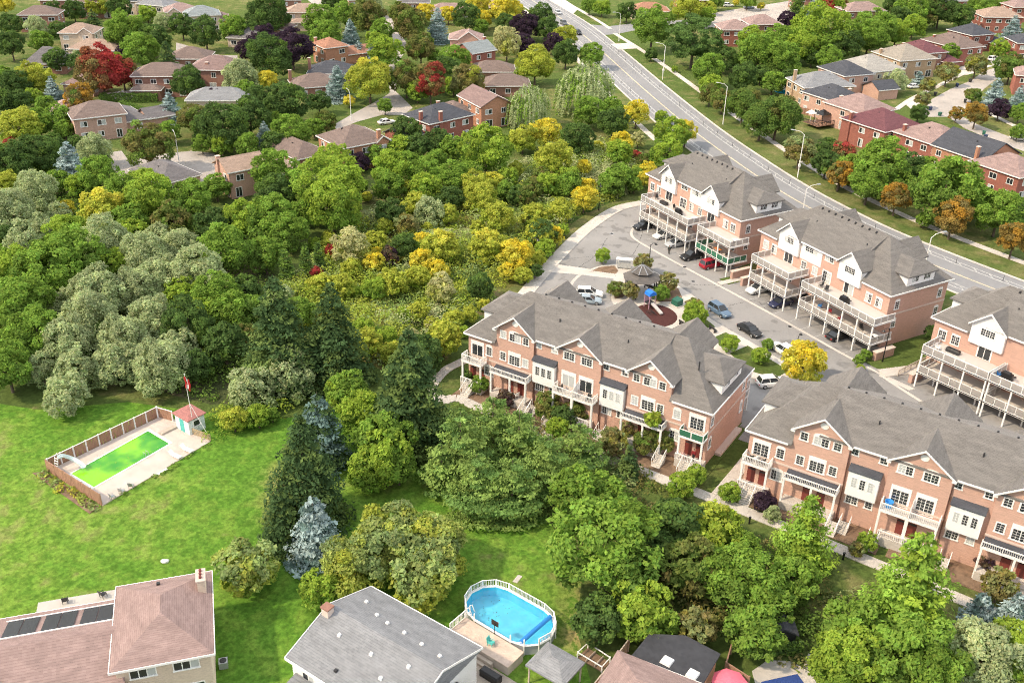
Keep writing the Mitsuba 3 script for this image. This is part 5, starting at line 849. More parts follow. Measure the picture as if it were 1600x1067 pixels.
for i in range(5): cl.tube([(1.2 + .3 * i, -1.6, .1), (1.5 + .3 * i, -1.1, .8), (1.9 + .3 * i, -.8, .1)], .04, 6)
each(pt, 'climbing_hoop', cl, 'm_dark', M, 1)
for k_, c in (('m_playblue', (.015, .16, .62)), ('m_playpink', (.55, .33, .42)), ('m_playgrey', (.45, .42, .40))): scene[k_] = two(pr(c, .45))
mb_ = thing('mailbox', 'grey bank of community mailboxes under a flat white roof', 'mailbox'); M = frame(20.3, 167.1, -8)
for i in range(4): part(mb_, 'cabinet', MB().box(-1.25 + i * .62, -.68 + i * .62, -.28, .28, .3, 1.45), 'm_mail', M); part(mb_, 'pedestal', MB().box(-1.1 + i * .62, -.8 + i * .62, -.15, .15, .1, .3), 'm_dark', M)
part(mb_, 'shelter_roof', MB().box(-1.5, 1.5, -.6, .5, 2.0, 2.08), 'm_white', M)
scene['m_mail'] = two(pr((.40, .41, .40), .5))
for a in (-1.4, 1.4): part(mb_, 'post', MB().box(a - .05, a + .05, .3, .4, .1, 2.0), 'm_white', M)
tb = thing('transformer', 'dark green transformer box on a pale pad by the play area', 'transformer'); M = frame(28.0, 152.3, -55); part(tb, 'pad', MB().box(-1.0, 1.0, -.9, .9, .1, .25), 'm_concrete', M); part(tb, 'cabinet', MB().hull8([(-.75, -.65, .25), (.75, -.65, .25), (.75, .65, .25), (-.75, .65, .25)], [(-.75, -.6, 1.15), (.75, -.6, 1.15), (.75, .65, 1.4), (-.75, .65, 1.4)]), 'm_boxgreen', M); scene['m_boxgreen'] = two(pr((.02, .11, .075), .5))
def bench(label, x, y, ang, z=.12):
    t = thing('bench', label, 'bench'); M = frame(x, y, ang, z)
    for i in range(3): part(t, 'slat', MB().box(-.9, .9, -.25 + i * .17, -.12 + i * .17, .42, .46), 'm_dark', M)
    part(t, 'backrest', MB().box(-.9, .9, .27, .31, .55, .9), 'm_dark', M)
    for a in (-.75, .75): part(t, 'leg', MB().box(a - .04, a + .04, -.2, .3, 0, .42), 'm_dark', M)
bench('dark bench at the edge of the playground surface', *(28.08, 144.68), 125); bench('bicycle rack like dark bench beside the lane pavement', *(32.65, 143.09), 110)
# wheeled bins along the crescent
for i, (p, c) in enumerate((((136.34, 309.88), 'm_navybin'), ((142.87, 316.06), 'm_dark'), ((125.35, 298.28), 'm_dark'), ((117.77, 281.48), 'm_navybin'), ((118.47, 275.94), 'm_boxgreen'), ((131.36, 290.80), 'm_dark'), ((119.17, 254.02), 'm_black'), ((122.57, 254.82), 'm_navybin'), ((123.61, 258.31), 'm_boxgreen'), ((123.24, 246.13), 'm_dark'))):
    b = thing('wheeled_bin', '%s wheeled bin at the crescent kerb, number %s from the left' % ({'m_navybin': 'navy blue', 'm_dark': 'dark grey', 'm_boxgreen': 'dark green', 'm_black': 'black'}[c], ['fifth', 'seventh', 'second', 'first', 'third', 'sixth', 'eighth', 'tenth', 'ninth', 'last'][i]) if 0 else ('navy blue bin on the far kerb by the green box tree', 'dark bin farthest up the crescent kerb', 'dark bin at the mouth of a far driveway', 'navy bin beside the round clipped shrub', 'green bin behind the burgundy garage roof', 'dark bin below the olive street tree across the crescent', 'black bin beside the rose brown garage', 'navy bin in the pair by the white porch', 'green bin in the pair by the white porch', 'dark bin beyond the charcoal roof ridge')[i], 'bin'); M = frame(*p, 30 * i)
    part(b, 'body', MB().hull8([(-.3, -.32, .08), (.3, -.32, .08), (.3, .32, .08), (-.3, .32, .08)], [(-.38, -.42, 1.0), (.38, -.42, 1.0), (.38, .42, 1.0), (-.38, .42, 1.0)]), c, M); part(b, 'lid', MB().hull8([(-.42, -.46, 1.0), (.42, -.46, 1.0), (.42, .5, 1.0), (-.42, .5, 1.0)], [(-.36, -.4, 1.1), (.36, -.4, 1.1), (.36, .46, 1.1), (-.36, .46, 1.1)]), c, M)
scene['m_navybin'] = two(pr((.02, .035, .09), .5))
# brick piers at the parking pads
for lab, M, u, v, L_ in (('low brick pier wall with a stone cap right of the first carport', FC, -122.6, 115.2, 4.2), ('low brick pier wall with a stone cap right of the second carport', FC, -89.0, 115.3, 4.0), ('low brick pier wall with a stone cap left of the third carport', FE, -62.0, 126.6, 3.0), ('low brick pier wall with a stone cap left of the second carport', FC, -119.6, 115.0, 3.6)): t = thing('garden_wall', lab, 'wall'); part(t, 'wall', MB().box(u - .3, u + .3, v, v + L_, 0, 1.45), 'm_brick', M, pal=1); part(t, 'cap', MB().box(u - .42, u + .42, v - .1, v + L_ + .1, 1.45, 1.6), 'm_cast', M)
t = thing('fence', 'grey railing fence between the middle and right townhouse rows', 'fence'); rail(t, FE, (-64.2, 127), (-63.8, 141), 0, 1.1, 1.6, 'bars', 'm_greywood')
plank_fence('brown plank fence behind the red brick houses along the boulevard trees', [(106.62, 230.45), (102.37, 240.02), (96.60, 249.12), (90.46, 264.77), (85.09, 270.55), (77.67, 276.41)], 1.8, .6, 'm_wood', 'm_wood', 5)
t = thing('garden_shed', 'small white garden shed with a red bench beside the raised basement', 'shed'); M2 = frame(*(79.27, 362.30), 10); v = MB(); gable(v, -1.4, 1.4, -1.2, 1.2, 2.0, 2.7); part(t, 'roof', v, 'm_white', M2); part(t, 'wall', MB().box(-1.2, 1.2, -1, 1, 0, 2.0).ext([(-1.2, 2), (1.2, 2), (0, 2.55)], -1, 1), 'm_metal', M2)
t = thing('swimming_pool', 'small round blue pool beside the tan brick house', 'swimming pool'); P_ = (80.58, 299.85); part(t, 'shell', MB().lathe([(3.1, 0), (3.1, 1.15), (3.0, 1.2), (2.95, 1.0), (0.02, 1.0)], 24, P_), 'm_bluewater'); part(t, 'rim', MB().lathe([(3.15, 1.15), (3.15, 1.24), (2.95, 1.24), (2.95, 1.15)], 24, P_), 'm_white'); scene['m_bluewater'] = two(pr((.03, .38, .70), .12, specular=.5))
# glass sunroom and terrace
t = thing('sunroom', 'white framed glass sunroom with a faceted roof', 'sunroom'); M2 = frame(*(-105.51, 285.99), 8); fr = MB()
for i in range(8): a = .39 + i * math.pi / 4; b = a + math.pi / 4; p = (2.2 * math.cos(a), 2.2 * math.sin(a)); q = (2.2 * math.cos(b), 2.2 * math.sin(b)); fr.bar((*p, 0), (*p, 2.6), .18); fr.bar((*p, 2.6), (*q, 2.6), .2); fr.bar((*p, 2.6), (0, 0, 4.1), .14); part(t, 'pane', MB().bar((p[0] * .97, p[1] * .97, 1.4), (q[0] * .97, q[1] * .97, 1.4), .03, 2.2), 'm_glass', M2); part(t, 'roof_pane', MB().poly([(*[c * .98 for c in p], 2.62), (*[c * .98 for c in q], 2.62), (0, 0, 4.06)]), 'm_palegreenglass', M2)
each(t, 'frame', fr, 'm_white', M2); scene['m_palegreenglass'] = two(pr((.42, .52, .50), .15, specular=.6))
setting('patio', slab([(-117.16, 281.44), (-108.33, 287.22), (-103.36, 278.35), (-111.76, 273.57)], 0, .06), 'm_concrete')
for i, p in enumerate(((-112.87, 279.67), (-112.12, 281.14), (-109.99, 279.21), (-109.29, 281.37))): chair(('white terrace chair, first from the left beside the red maple', 'white terrace chair, second from the left beside the red maple', 'white terrace chair, third from the left beside the red maple', 'white terrace chair nearest the sunroom')[i], *p, .06, 40 * i, 'm_white')
def parasol2(label, x, y, z, mat, r=1.4): t = thing('parasol', label, 'parasol'); part(t, 'canopy', MB().lathe([(r, 2.1), (r, 2.14), (.05, 2.8)], 8, (x, y)), mat, frame(0, 0, 0, z)); part(t, 'pole', MB().tube([(x, y, 0), (x, y, 2.75)], .04, 6), 'm_dark', frame(0, 0, 0, z))
# the deck with the dark gazebo behind the navy roofed house
M2 = frame(*(83.75, 264.27), 30); t = thing('deck', 'raised dark timber deck behind the navy and rose brown houses', 'deck'); part(t, 'floor', MB().box(-6, 6, -2.5, 3, .9, 1.0), 'm_wood', M2); rail(t, M2, (-6, -2.5), (6, -2.5), 1.0, 1.0, 1.6, 'bars', 'm_dark'); rail(t, M2, (-6, -2.5), (-6, 3), 1.0, 1.0, 1.6, 'bars', 'm_dark')
t = thing('canopy_gazebo', 'black garden gazebo canopy on the raised dark deck', 'gazebo'); part(t, 'canopy', MB().lathe([(2.4, 3.2), (2.42, 3.25), (.9, 3.9), (.9, 4.0), (.05, 4.4)], 4, (-1.5, .6), .785), 'm_black', M2)
for a in (-3, 0):
    for b in (-.9, 2.1): part(t, 'post', MB().box(a - .06, a + .06, b - .06, b + .06, 1.0, 3.25), 'm_black', M2)
t = thing('canopy_gazebo', 'white topped garden canopy left of the black one', 'gazebo'); part(t, 'canopy', MB().lathe([(1.5, 3.3), (1.52, 3.34), (.05, 4.2)], 4, (-4.2, 2.2), .785), 'm_white', M2)
for a in (-5.1, -3.3): part(t, 'post', MB().box(a - .05, a + .05, 1.3, 1.4, 1.0, 3.3), 'm_white', M2)
# things on the decks and balconies
def barbecue(label, M, u, v, z, w=.75):
    t = thing('barbecue', label, 'barbecue'); part(t, 'cover', MB().hull8([(u - w, v - .32, z + .05), (u + w, v - .32, z + .05), (u + w, v + .32, z + .05), (u - w, v + .32, z + .05)], [(u - w * .85, v - .28, z + .95), (u + w * .85, v - .28, z + .95), (u + w * .85, v + .28, z + .95), (u - w * .85, v + .28, z + .95)]), 'm_black', M); m = MB().extx([(v - .28, z + .95), (v + .28, z + .95), (v + .2, z + 1.15), (v, z + 1.25), (v - .2, z + 1.15)], u - w * .55, u + w * .55); part(t, 'hood', m, 'm_black', M); part(t, 'shelf', MB().box(u + w, u + w + .35, v - .25, v + .25, z + .75, z + .8), 'm_dark', M)
for lab, M, u, v in (('covered black barbecue on the middle row upper deck', FC, -97.8, 116.6), ('covered black barbecue on the first row upper deck', FC, -140.8, 116.6), ('covered black barbecue on the right row upper deck', FE, -49.6, 128.6)): barbecue(lab, M, u, v, 5.9, .9)
for lab, M, u, v, z in (('black storage bench on the right row upper deck', FE, -58.2, 129.6, 5.9), ('dark lounge seat on the first row upper deck', FC, -146.5, 117.4, 5.9)): t = thing('storage_box', lab, 'storage box'); part(t, 'body', MB().box(u - 1.0, u + 1.0, v - .35, v + .35, z, z + .5), 'm_dark', M); part(t, 'lid', MB().hull8([(u - 1.02, v - .37, z + .5), (u + 1.02, v - .37, z + .5), (u + 1.02, v + .37, z + .5), (u - 1.02, v + .37, z + .5)], [(u - .95, v - .3, z + .62), (u + .95, v - .3, z + .62), (u + .95, v + .3, z + .62), (u - .95, v + .3, z + .62)]), 'm_black', M)
dk = [('dark chair at the left corner of the first row upper deck', FC, -149.4, 117.8, 5.9), ('dark chair beside the patio door on the first row upper deck', FC, -143.2, 117.6, 5.9), ('dark chair on the lower deck with green panels, left one', FC, -130.6, 116.5, 2.6), ('dark chair on the lower deck with green panels, right one', FC, -126.0, 116.8, 2.6), ('red chair on the middle row lower deck, left of two', FC, -100.6, 117.0, 2.6), ('red chair on the middle row lower deck, right of two', FC, -98.0, 116.6, 2.6), ('blue chair on the middle row lower deck', FC, -102.9, 117.0, 2.6), ('black chair at the left end of the middle row long upper deck', FC, -103.8, 117.4, 5.9), ('black chair next to the left end chair of the long upper deck', FC, -102.2, 117.0, 5.9), ('dark chair on the middle row lower deck by the wall', FC, -94, 117.2, 2.6), ('white chair at the far left of the right row upper deck', FE, -60.0, 128.6, 5.9), ('blue grey chair behind the divider of the right row deck', FE, -50.6, 128.4, 5.9)]
for i, (lab, M, u, v, z) in enumerate(dk): chair(lab, *W(M, u, v), z, 40 * i, 'm_redchair' if lab.startswith('red') else 'm_bluecover' if lab.startswith('blue') else 'm_white' if lab.startswith('white') else 'm_dark')
scene['m_redchair'] = two(pr((.30, .02, .03), .6)); scene['m_orange'] = two(pr((.55, .20, .07), .6))
t = thing('patio_table', 'orange topped table on the lower deck with green panels', 'table'); part(t, 'tabletop', MB().box(-129.6, -127.9, 116.3, 117.2, 3.3, 3.38), 'm_orange', FC)
for u in (-129.4, -128.1): part(t, 'leg', MB().box(u - .04, u + .04, 116.6, 116.7, 2.6, 3.3), 'm_dark', FC)
for lab, M, u, v, z in (('white air conditioner at the right end of the first row upper deck', FC, -124.4, 116.8, 5.9), ('white air conditioner at the right end of the middle row lower deck', FC, -90.6, 116.6, 2.6), ('grey air conditioner between the first row decks', FC, -136.4, 116.9, 5.9)): t = thing('air_conditioner', lab, 'air conditioner'); part(t, 'case', MB().box(u - .45, u + .45, v - .4, v + .4, z + .02, z + .85), 'm_white', M); part(t, 'fan_grille', MB().box(u - .32, u + .32, v - .42, v - .40, z + .15, z + .75), 'm_dark', M)
t = thing('tub', 'bright blue plastic tub on the right hand row balcony', 'tub'); part(t, 'body', MB().lathe([(.38, 4.78), (.5, 5.6), (.46, 5.6), (.36, 4.9)], 14, (-12.3, 100.7)), 'm_tubblue', FA); scene['m_tubblue'] = two(pr((.06, .30, .68), .45))
for lab, u, v, z in (('grey chair on the left balcony of the playground row', -71.2, 101.0, 4.78), ('dark chair on the left balcony of the right hand row', -28.9, 100.3, 4.78), ('black chair right side of the left balcony of the right hand row', -27.4, 100.4, 4.78), ('white chair on the left balcony of the right hand row', -28.2, 100.6, 4.78), ('dark chair on the middle balcony of the playground row', -56.4, 101.2, 4.78), ('dark chair on the end of the middle balcony, playground row', -51.8, 101.0, 4.78), ('pink cushioned chair on the porch under the green balcony', -37.6, 101.2, 1.2), ('white porch chair below the playground row canopy', -63.4, 101.3, 1.2)): chair(lab, *W(FA, u, v), z, 130 + u * 10, 'm_white' if 'white' in lab else 'm_pinkish' if 'pink' in lab else 'm_dark')
scene['m_pinkish'] = two(pr((.55, .36, .34), .7))
# two people
def person(label, x, y, ang, top, legs, skin=(.36, .22, .16), hair=(.02, .016, .013), stride=.22, z=0., bag=False):
    import manifold3d as m3, trimesh
    t = thing('person', label, 'person'); M = frame(x, y, ang, z)
    def sph(p, r, n=14): return m3.Manifold.sphere(r, n).translate(list(map(float, p)))
    def chain(J): return [m3.Manifold.batch_hull([sph(a[:3], a[3]), sph(b[:3], b[3])]) for a, b in zip(J[:-1], J[1:])]
    B = []; s = stride
    leg = lambda sd, k: [(0, .1 * sd, .92, .115), (.09 * k, .1 * sd, .5, .078), (.02 + s * k, .1 * sd, .09, .05)]
    arm = lambda sd, k: [(0, .21 * sd, 1.42, .06), (-.05 * k, .26 * sd, 1.14, .048), (.10 - .12 * k, .25 * sd, .9, .036)]
    lower = chain(leg(1, 1)) + chain(leg(-1, -1)) + [m3.Manifold.batch_hull([sph((0, .09, .95), .12), sph((0, -.09, .95), .12), sph((0, 0, 1.06), .13)])]
    for sd, k in ((1, 1), (-1, -1)): fx = .02 + s * k; lower.append(m3.Manifold.batch_hull([sph((fx - .04, .1 * sd, .06), .05), sph((fx + .15, .1 * sd, .04), .036)]))
    upper = [m3.Manifold.batch_hull([sph((0, .1, 1.04), .12), sph((0, -.1, 1.04), .12), sph((0, .14, 1.4), .085), sph((0, -.14, 1.4), .085)])] + chain(arm(1, 1)) + chain(arm(-1, -1))
    head = [m3.Manifold.batch_hull([sph((.0, 0, 1.46), .055), sph((.01, 0, 1.56), .055)]), m3.Manifold.batch_hull([sph((.015, 0, 1.66), .09), sph((.03, 0, 1.60), .075), sph((-.01, 0, 1.68), .092)]), sph((.115, 0, 1.635), .016), sph((.02, .092, 1.64), .02), sph((.02, -.092, 1.64), .02)]
    for sd, k in ((1, 1), (-1, -1)):
        hx = .10 - .12 * k; head.append(m3.Manifold.batch_hull([sph((hx, .25 * sd, .88), .03), sph((hx + .02, .25 * sd, .80), .034)]))
        for f in range(4): head += chain([(hx - .02 + .018 * f, .25 * sd, .79, .010), (hx - .01 + .018 * f, .245 * sd, .745, .009), (hx + .005 + .018 * f, .235 * sd, .715, .008)])
        head += chain([(hx + .05, .25 * sd, .84, .011), (hx + .075, .24 * sd, .79, .009)])
    def out(L_): m = m3.Manifold.batch_boolean(L_, m3.OpType.Add).refine_to_length(.05).to_mesh(); q = trimesh.Trimesh(m.vert_properties[:, :3], m.tri_verts); return trimesh.smoothing.filter_taubin(q, iterations=6)
    for nm, L_, c in (('trousers', lower, legs), ('jacket', upper, top), ('body', head, skin)):
        q = out(L_); k = num(t + '__' + nm); kk = 'm_cloth_%d' % (hash_c(c)); scene.setdefault(kk, two(pr(c, .85))); scene[k] = mikit.ply((np.asarray(q.vertices) @ M[:3, :3].T + M[:3, 3], q.faces), kk, True)
    q = out([m3.Manifold.batch_hull([sph((-.025, 0, 1.70), .096), sph((-.04, 0, 1.64), .085)])]); k = num(t + '__hair'); scene.setdefault('m_hair', two(pr(hair, .8))); scene[k] = mikit.ply((np.asarray(q.vertices) @ M[:3, :3].T + M[:3, 3], q.faces), 'm_hair', True)
def hash_c(c): return int(c[0] * 1000) * 7 + int(c[1] * 1000) * 3 + int(c[2] * 1000)
person('person in navy jacket and trousers walking up the path between the brick rows', *(37.96, 107.31), 62, (.02, .03, .075), (.018, .022, .045))
person('person in dark clothes standing on the parking pad beside the silver sedan', *(29.51, 174.47), -100, (.03, .035, .03), (.045, .04, .035), stride=.12)
person('person in red and black sitting area standing on the porch under the green balcony' if 0 else 'person in dark red standing on the porch under the green balcony', *W(FA, -36.4, 101.3), -120, (.20, .015, .02), (.015, .015, .018), stride=.06, z=1.2)

for lab, p in (('round iron manhole cover in the middle of the lane bend', (19.40, 183.97)), ('iron drain grate at the lane kerb near the first carport', (31.70, 168.50)), ('iron drain grate at the lane kerb near the second carport', (45.68, 145.37)), ('round iron manhole cover near the lane entrance of the park', (32.30, 162.24))): c = thing('manhole_cover', lab, 'manhole cover'); part(c, 'frame', MB().lathe([(.42, .012), (.42, .03), (.34, .03)], 14, p), 'm_metal'); part(c, 'lid', MB().lathe([(.34, .013), (.34, .034), (.02, .034)], 14, p), 'm_dark')
cr = MB()
for P in ([(25.74, 186.18), (23.88, 177.89), (21.83, 171.95), (20.53, 169.52)], [(28.48, 162.05), (32.86, 160.65), (37.56, 161.42)], [(11.47, 166.75), (15.38, 172.82), (18.47, 181.78)], [(37.10, 152.65), (41.94, 154.87), (43.16, 150.27)], [(9.27, 171.00), (13.53, 172.12), (19.07, 173.62)]):
    Q_ = smoothline(P, 5) + rng.normal(size=(len(smoothline(P, 5)), 2)) * .06; sheet(np.vstack([Q_, offset(Q_, .07)[::-1]]), .018, cr)
setting('crack_sealing', cr, 'm_black')

# ---- trees: prototypes are shape groups (a trunk and a crown of leaf clumps), each tree an instance
def cards(c, n, size, asp, r):
    """leaf cards: small bent diamonds at c facing n"""
    N = len(c); n = n / np.linalg.norm(n, axis=1, keepdims=True); t = np.cross(n, r.normal(size=(N, 3))); t /= np.linalg.norm(t, axis=1, keepdims=True); b = np.cross(n, t)
    s = size * r.uniform(.65, 1.35, (N, 1)); k = n * s * .22
    v = np.stack([c - t * s * asp, c - b * s + k, c + t * s * asp, c + b * s + k], 1).reshape(-1, 3)
    i = np.arange(N)[:, None] * 4; return v, np.vstack([i + [0, 1, 2], i + [0, 2, 3]])
def dirs(n, r):
    i = np.arange(n) + .5; z = 1 - 2 * i / n; a = i * 2.399963 + r.uniform(0, 6.28); d = np.column_stack([np.sqrt(1 - z * z) * np.cos(a), np.sqrt(1 - z * z) * np.sin(a), z])
    d += r.normal(size=d.shape) * .16; return d / np.linalg.norm(d, axis=1, keepdims=True)
def tint(base, n, r, amt=.16):
    return np.asarray(base)[None] * (1 + r.normal(size=(n, 1)) * amt) * (1 + r.normal(size=(n, 3)) * [.07, .035, .06])
def crown_round(r, R, hz, zc, pal, leaf, dens=1., lob=.24, rc=(.19, .33), flat=.8, cut=-.66, mixfn=None, droop=0., taper=0.):
    K = int(46 * dens); d = dirs(K, r); d = d[d[:, 2] > cut]; K = len(d)
    rad = 1 + lob * (2 * meshkit.noise(d * 1.7 + r.uniform(0, 50)) - 1) + r.normal(size=K) * .06
    rcs = r.uniform(*rc, K) * R; cen = d * (rad[:, None] * [R, R, hz] * .80); ic = dirs(int(K * .4), r) * [R * .45, R * .45, hz * .5]
    cen = np.vstack([cen, ic]); rcs = np.concatenate([rcs, r.uniform(*rc, len(ic)) * R]); od = cen / np.maximum(np.linalg.norm(cen, axis=1, keepdims=True), 1e-6)
    n = np.maximum(8, (dens * 5.2 * rcs ** 2 / leaf ** 2).astype(int)); who = np.repeat(np.arange(len(cen)), n); N = len(who)
    q = r.normal(size=(N, 3)); q /= np.linalg.norm(q, axis=1, keepdims=True); q = q + .75 * od[who] + [0, 0, .25]; q /= np.linalg.norm(q, axis=1, keepdims=True)
    lump = 1 + .35 * (2 * meshkit.noise(q * 2.6 + who[:, None] * 7.1) - 1)
    p = cen[who] + q * (rcs[who] * r.uniform(.72, 1.08, N) * lump)[:, None] * [1, 1, flat]
    if taper: k = 1 - taper * np.clip(p[:, 2] / hz + .25, -.3, 1.1); p[:, 0] *= k; p[:, 1] *= k
    if droop: p[:, 2] -= droop * np.maximum(0, np.hypot(p[:, 0], p[:, 1]) / R - .5) * R
    nn = q * .8 + r.normal(size=(N, 3)) * .55 + [0, 0, .25]
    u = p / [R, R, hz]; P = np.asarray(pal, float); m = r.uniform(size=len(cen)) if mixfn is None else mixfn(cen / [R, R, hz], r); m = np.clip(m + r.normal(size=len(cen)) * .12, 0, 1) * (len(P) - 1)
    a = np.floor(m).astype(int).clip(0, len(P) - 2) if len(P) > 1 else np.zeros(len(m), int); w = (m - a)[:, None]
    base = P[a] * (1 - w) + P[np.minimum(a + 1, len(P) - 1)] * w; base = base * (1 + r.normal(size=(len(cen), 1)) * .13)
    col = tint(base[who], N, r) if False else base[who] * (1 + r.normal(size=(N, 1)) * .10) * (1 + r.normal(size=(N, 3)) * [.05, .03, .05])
    v, f = cards(p + [0, 0, zc], nn, leaf, .62, r); return v, f, np.clip(np.repeat(col, 4, 0), .008, .9)
def limbs(r, R, hz, zc, tr, n=7):
    b = MB(); top = zc + hz * .35; lean = r.normal(size=2) * R * .05
    b.tube([(0, 0, -.2), (lean[0] * .3, lean[1] * .3, zc * .45), (lean[0], lean[1], top)], [tr * 1.15, tr * .85, tr * .25], 7)
    for i in range(n):
        a = i * 2.4 + r.uniform(0, 1); z0 = max(zc - hz * .75, zc * .35) + r.uniform(0, .5) * hz; L = R * r.uniform(.45, .75)
        b.tube([(0, 0, z0), (math.cos(a) * L * .5, math.sin(a) * L * .5, z0 + L * .35), (math.cos(a) * L, math.sin(a) * L, z0 + L * .8)], [tr * .45, tr * .3, tr * .1], 5)
    return b.mesh()
def conifer(r, R, H, pal, leaf, tiers, z0=.06, droop=.35, fine=1.0, per=11, taper=.9, wild=.14):
    """whorls of drooping branches, each a spray of needle cards"""
    P, Nn, C = [], [], []; P0 = np.asarray(pal, float)
    for k in range(tiers):
        t = (k + r.uniform(-.3, .3)) / tiers; zb = H * (z0 + (1 - z0) * t * .985); rad = R * (1 - t) ** taper * r.uniform(.88, 1.1) + .08; m = max(5, int(per * (1 - t * .62))); a0 = r.uniform(0, 6.28)
        for j in range(m):
            a = a0 + j * 6.283 / m + r.normal() * wild; L = rad * r.uniform(.86 - wild, 1.0 + wild * .9); n = max(4, int(fine * 9 * L / leaf / 3.2)); s = r.uniform(.12, 1, n) ** .75; base = P0[r.integers(len(P0))] * (1 + r.normal() * .16)
            side = r.normal(size=n) * (.05 + .17 * np.sin(np.pi * np.minimum(s * .86, 1))) * L
            x = s * L; z = zb - droop * L * (s ** 1.4) + (.28 * L * np.maximum(0, s - .72)) + r.normal(size=n) * leaf * .35
            P.append(np.column_stack([x * math.cos(a) - side * math.sin(a), x * math.sin(a) + side * math.cos(a), z]))
            Nn.append(np.column_stack([np.full(n, math.cos(a) * .55), np.full(n, math.sin(a) * .55), np.full(n, .75)]) + r.normal(size=(n, 3)) * .42)
            C.append(base[None] * (.86 + .30 * s[:, None]) * (1 + r.normal(size=(n, 1)) * .13))
    p, nn, c = np.vstack(P), np.vstack(Nn), np.vstack(C); v, f = cards(p, nn, leaf, .5, r); return v, f, np.clip(np.repeat(c, 4, 0), .006, .9)
def weeping(r, R, hz, zc, pal, leaf):
    """a dome of hanging strands"""
    K = 560; d = dirs(K, r); d = d[d[:, 2] > -.3]; P, C, Nn = [], [], []; P0 = np.asarray(pal, float)
    for q in d:
        rad = 1 + .2 * (2 * meshkit.noise(q * 2.2) - 1); s = q * [R, R, hz] * rad * r.uniform(.72, 1); L = r.uniform(.4, .9) * hz * (1.2 - q[2]); n = int(L / leaf * 2.2) + 4; t = np.linspace(0, 1, n); base = P0[r.integers(len(P0))] * (1 + r.normal() * .08)
        w = r.normal(size=(n, 3)) * leaf * .55; P.append(s + np.column_stack([q[0] * t * .12 * R, q[1] * t * .12 * R, -t * L]) + w); Nn.append(np.tile([q[0], q[1], .35], (n, 1)) + r.normal(size=(n, 3)) * .4); C.append(base * (1 + r.normal(size=(n, 1)) * .12))
    p, nn, c = np.vstack(P), np.vstack(Nn), np.vstack(C); v, f = cards(p + [0, 0, zc], nn, leaf, .55, r); return v, f, np.clip(np.repeat(c, 4, 0), .01, .9)
G = dict(dark=(.098, .165, .050), mid=(.165, .265, .055), light=(.225, .360, .062), lime=(.305, .425, .062), ygreen=(.42, .465, .075), yellow=(.62, .585, .09), gold=(.66, .54, .05), orange=(.47, .28, .05), olive=(.285, .375, .155), pale=(.42, .49, .25), brown=(.24, .205, .08), rust=(.34, .20, .08), red=(.42, .07, .065), purple=(.068, .045, .068), blue=(.36, .45, .45), bluedark=(.16, .24, .22), cream=(.50, .50, .24), spruce=(.074, .128, .050), spruce2=(.150, .215, .066), pine=(.165, .275, .080), pine2=(.255, .365, .100))
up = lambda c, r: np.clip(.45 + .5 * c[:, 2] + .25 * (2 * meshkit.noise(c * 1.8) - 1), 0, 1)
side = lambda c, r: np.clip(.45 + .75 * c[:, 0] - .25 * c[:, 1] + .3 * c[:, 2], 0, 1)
tip = lambda c, r: np.clip(1.9 * c[:, 2] - .65, 0, 1)
patch = lambda c, r: meshkit.noise(c * 1.6 + r.uniform(0, 30))
# kind: (form, palette, how the palette runs, crown half-height over radius, clear trunk over radius, typical radius)
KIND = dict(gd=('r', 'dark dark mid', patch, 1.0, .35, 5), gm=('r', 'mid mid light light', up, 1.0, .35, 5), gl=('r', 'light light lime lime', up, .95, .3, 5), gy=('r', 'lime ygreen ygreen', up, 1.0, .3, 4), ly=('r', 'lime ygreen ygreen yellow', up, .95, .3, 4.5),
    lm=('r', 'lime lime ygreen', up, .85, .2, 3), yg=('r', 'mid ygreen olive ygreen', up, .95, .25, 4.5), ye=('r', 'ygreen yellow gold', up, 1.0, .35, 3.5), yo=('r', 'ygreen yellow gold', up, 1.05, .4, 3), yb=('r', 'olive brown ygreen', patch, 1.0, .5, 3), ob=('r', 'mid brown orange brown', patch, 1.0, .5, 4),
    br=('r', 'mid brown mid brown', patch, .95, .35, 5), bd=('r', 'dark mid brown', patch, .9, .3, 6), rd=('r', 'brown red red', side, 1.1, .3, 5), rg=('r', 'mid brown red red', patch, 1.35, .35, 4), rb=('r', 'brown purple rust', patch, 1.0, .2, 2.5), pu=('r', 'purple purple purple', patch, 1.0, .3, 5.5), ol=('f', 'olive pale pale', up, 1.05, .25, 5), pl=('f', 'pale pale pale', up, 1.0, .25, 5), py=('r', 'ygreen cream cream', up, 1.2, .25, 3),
    gc=('c', 'light light lime', None, 2.9, 0, 4.5), wl=('w', 'pale pale light pale', None, .95, .3, 7), sp=('c', 'spruce spruce spruce2', None, 2.6, 0, 4), sd=('c', 'spruce bluedark', None, 2.5, 0, 4), bs=('b', 'blue blue bluedark', None, 2.35, 0, 3.2), cd=('c', 'dark mid', None, 4.6, 0, 1.6), pn=('p', 'spruce pine dark', None, .95, .25, 6), wp=('c', 'pine pine2 pine2', None, 2.35, 0, 4.5))
PROTO = {}
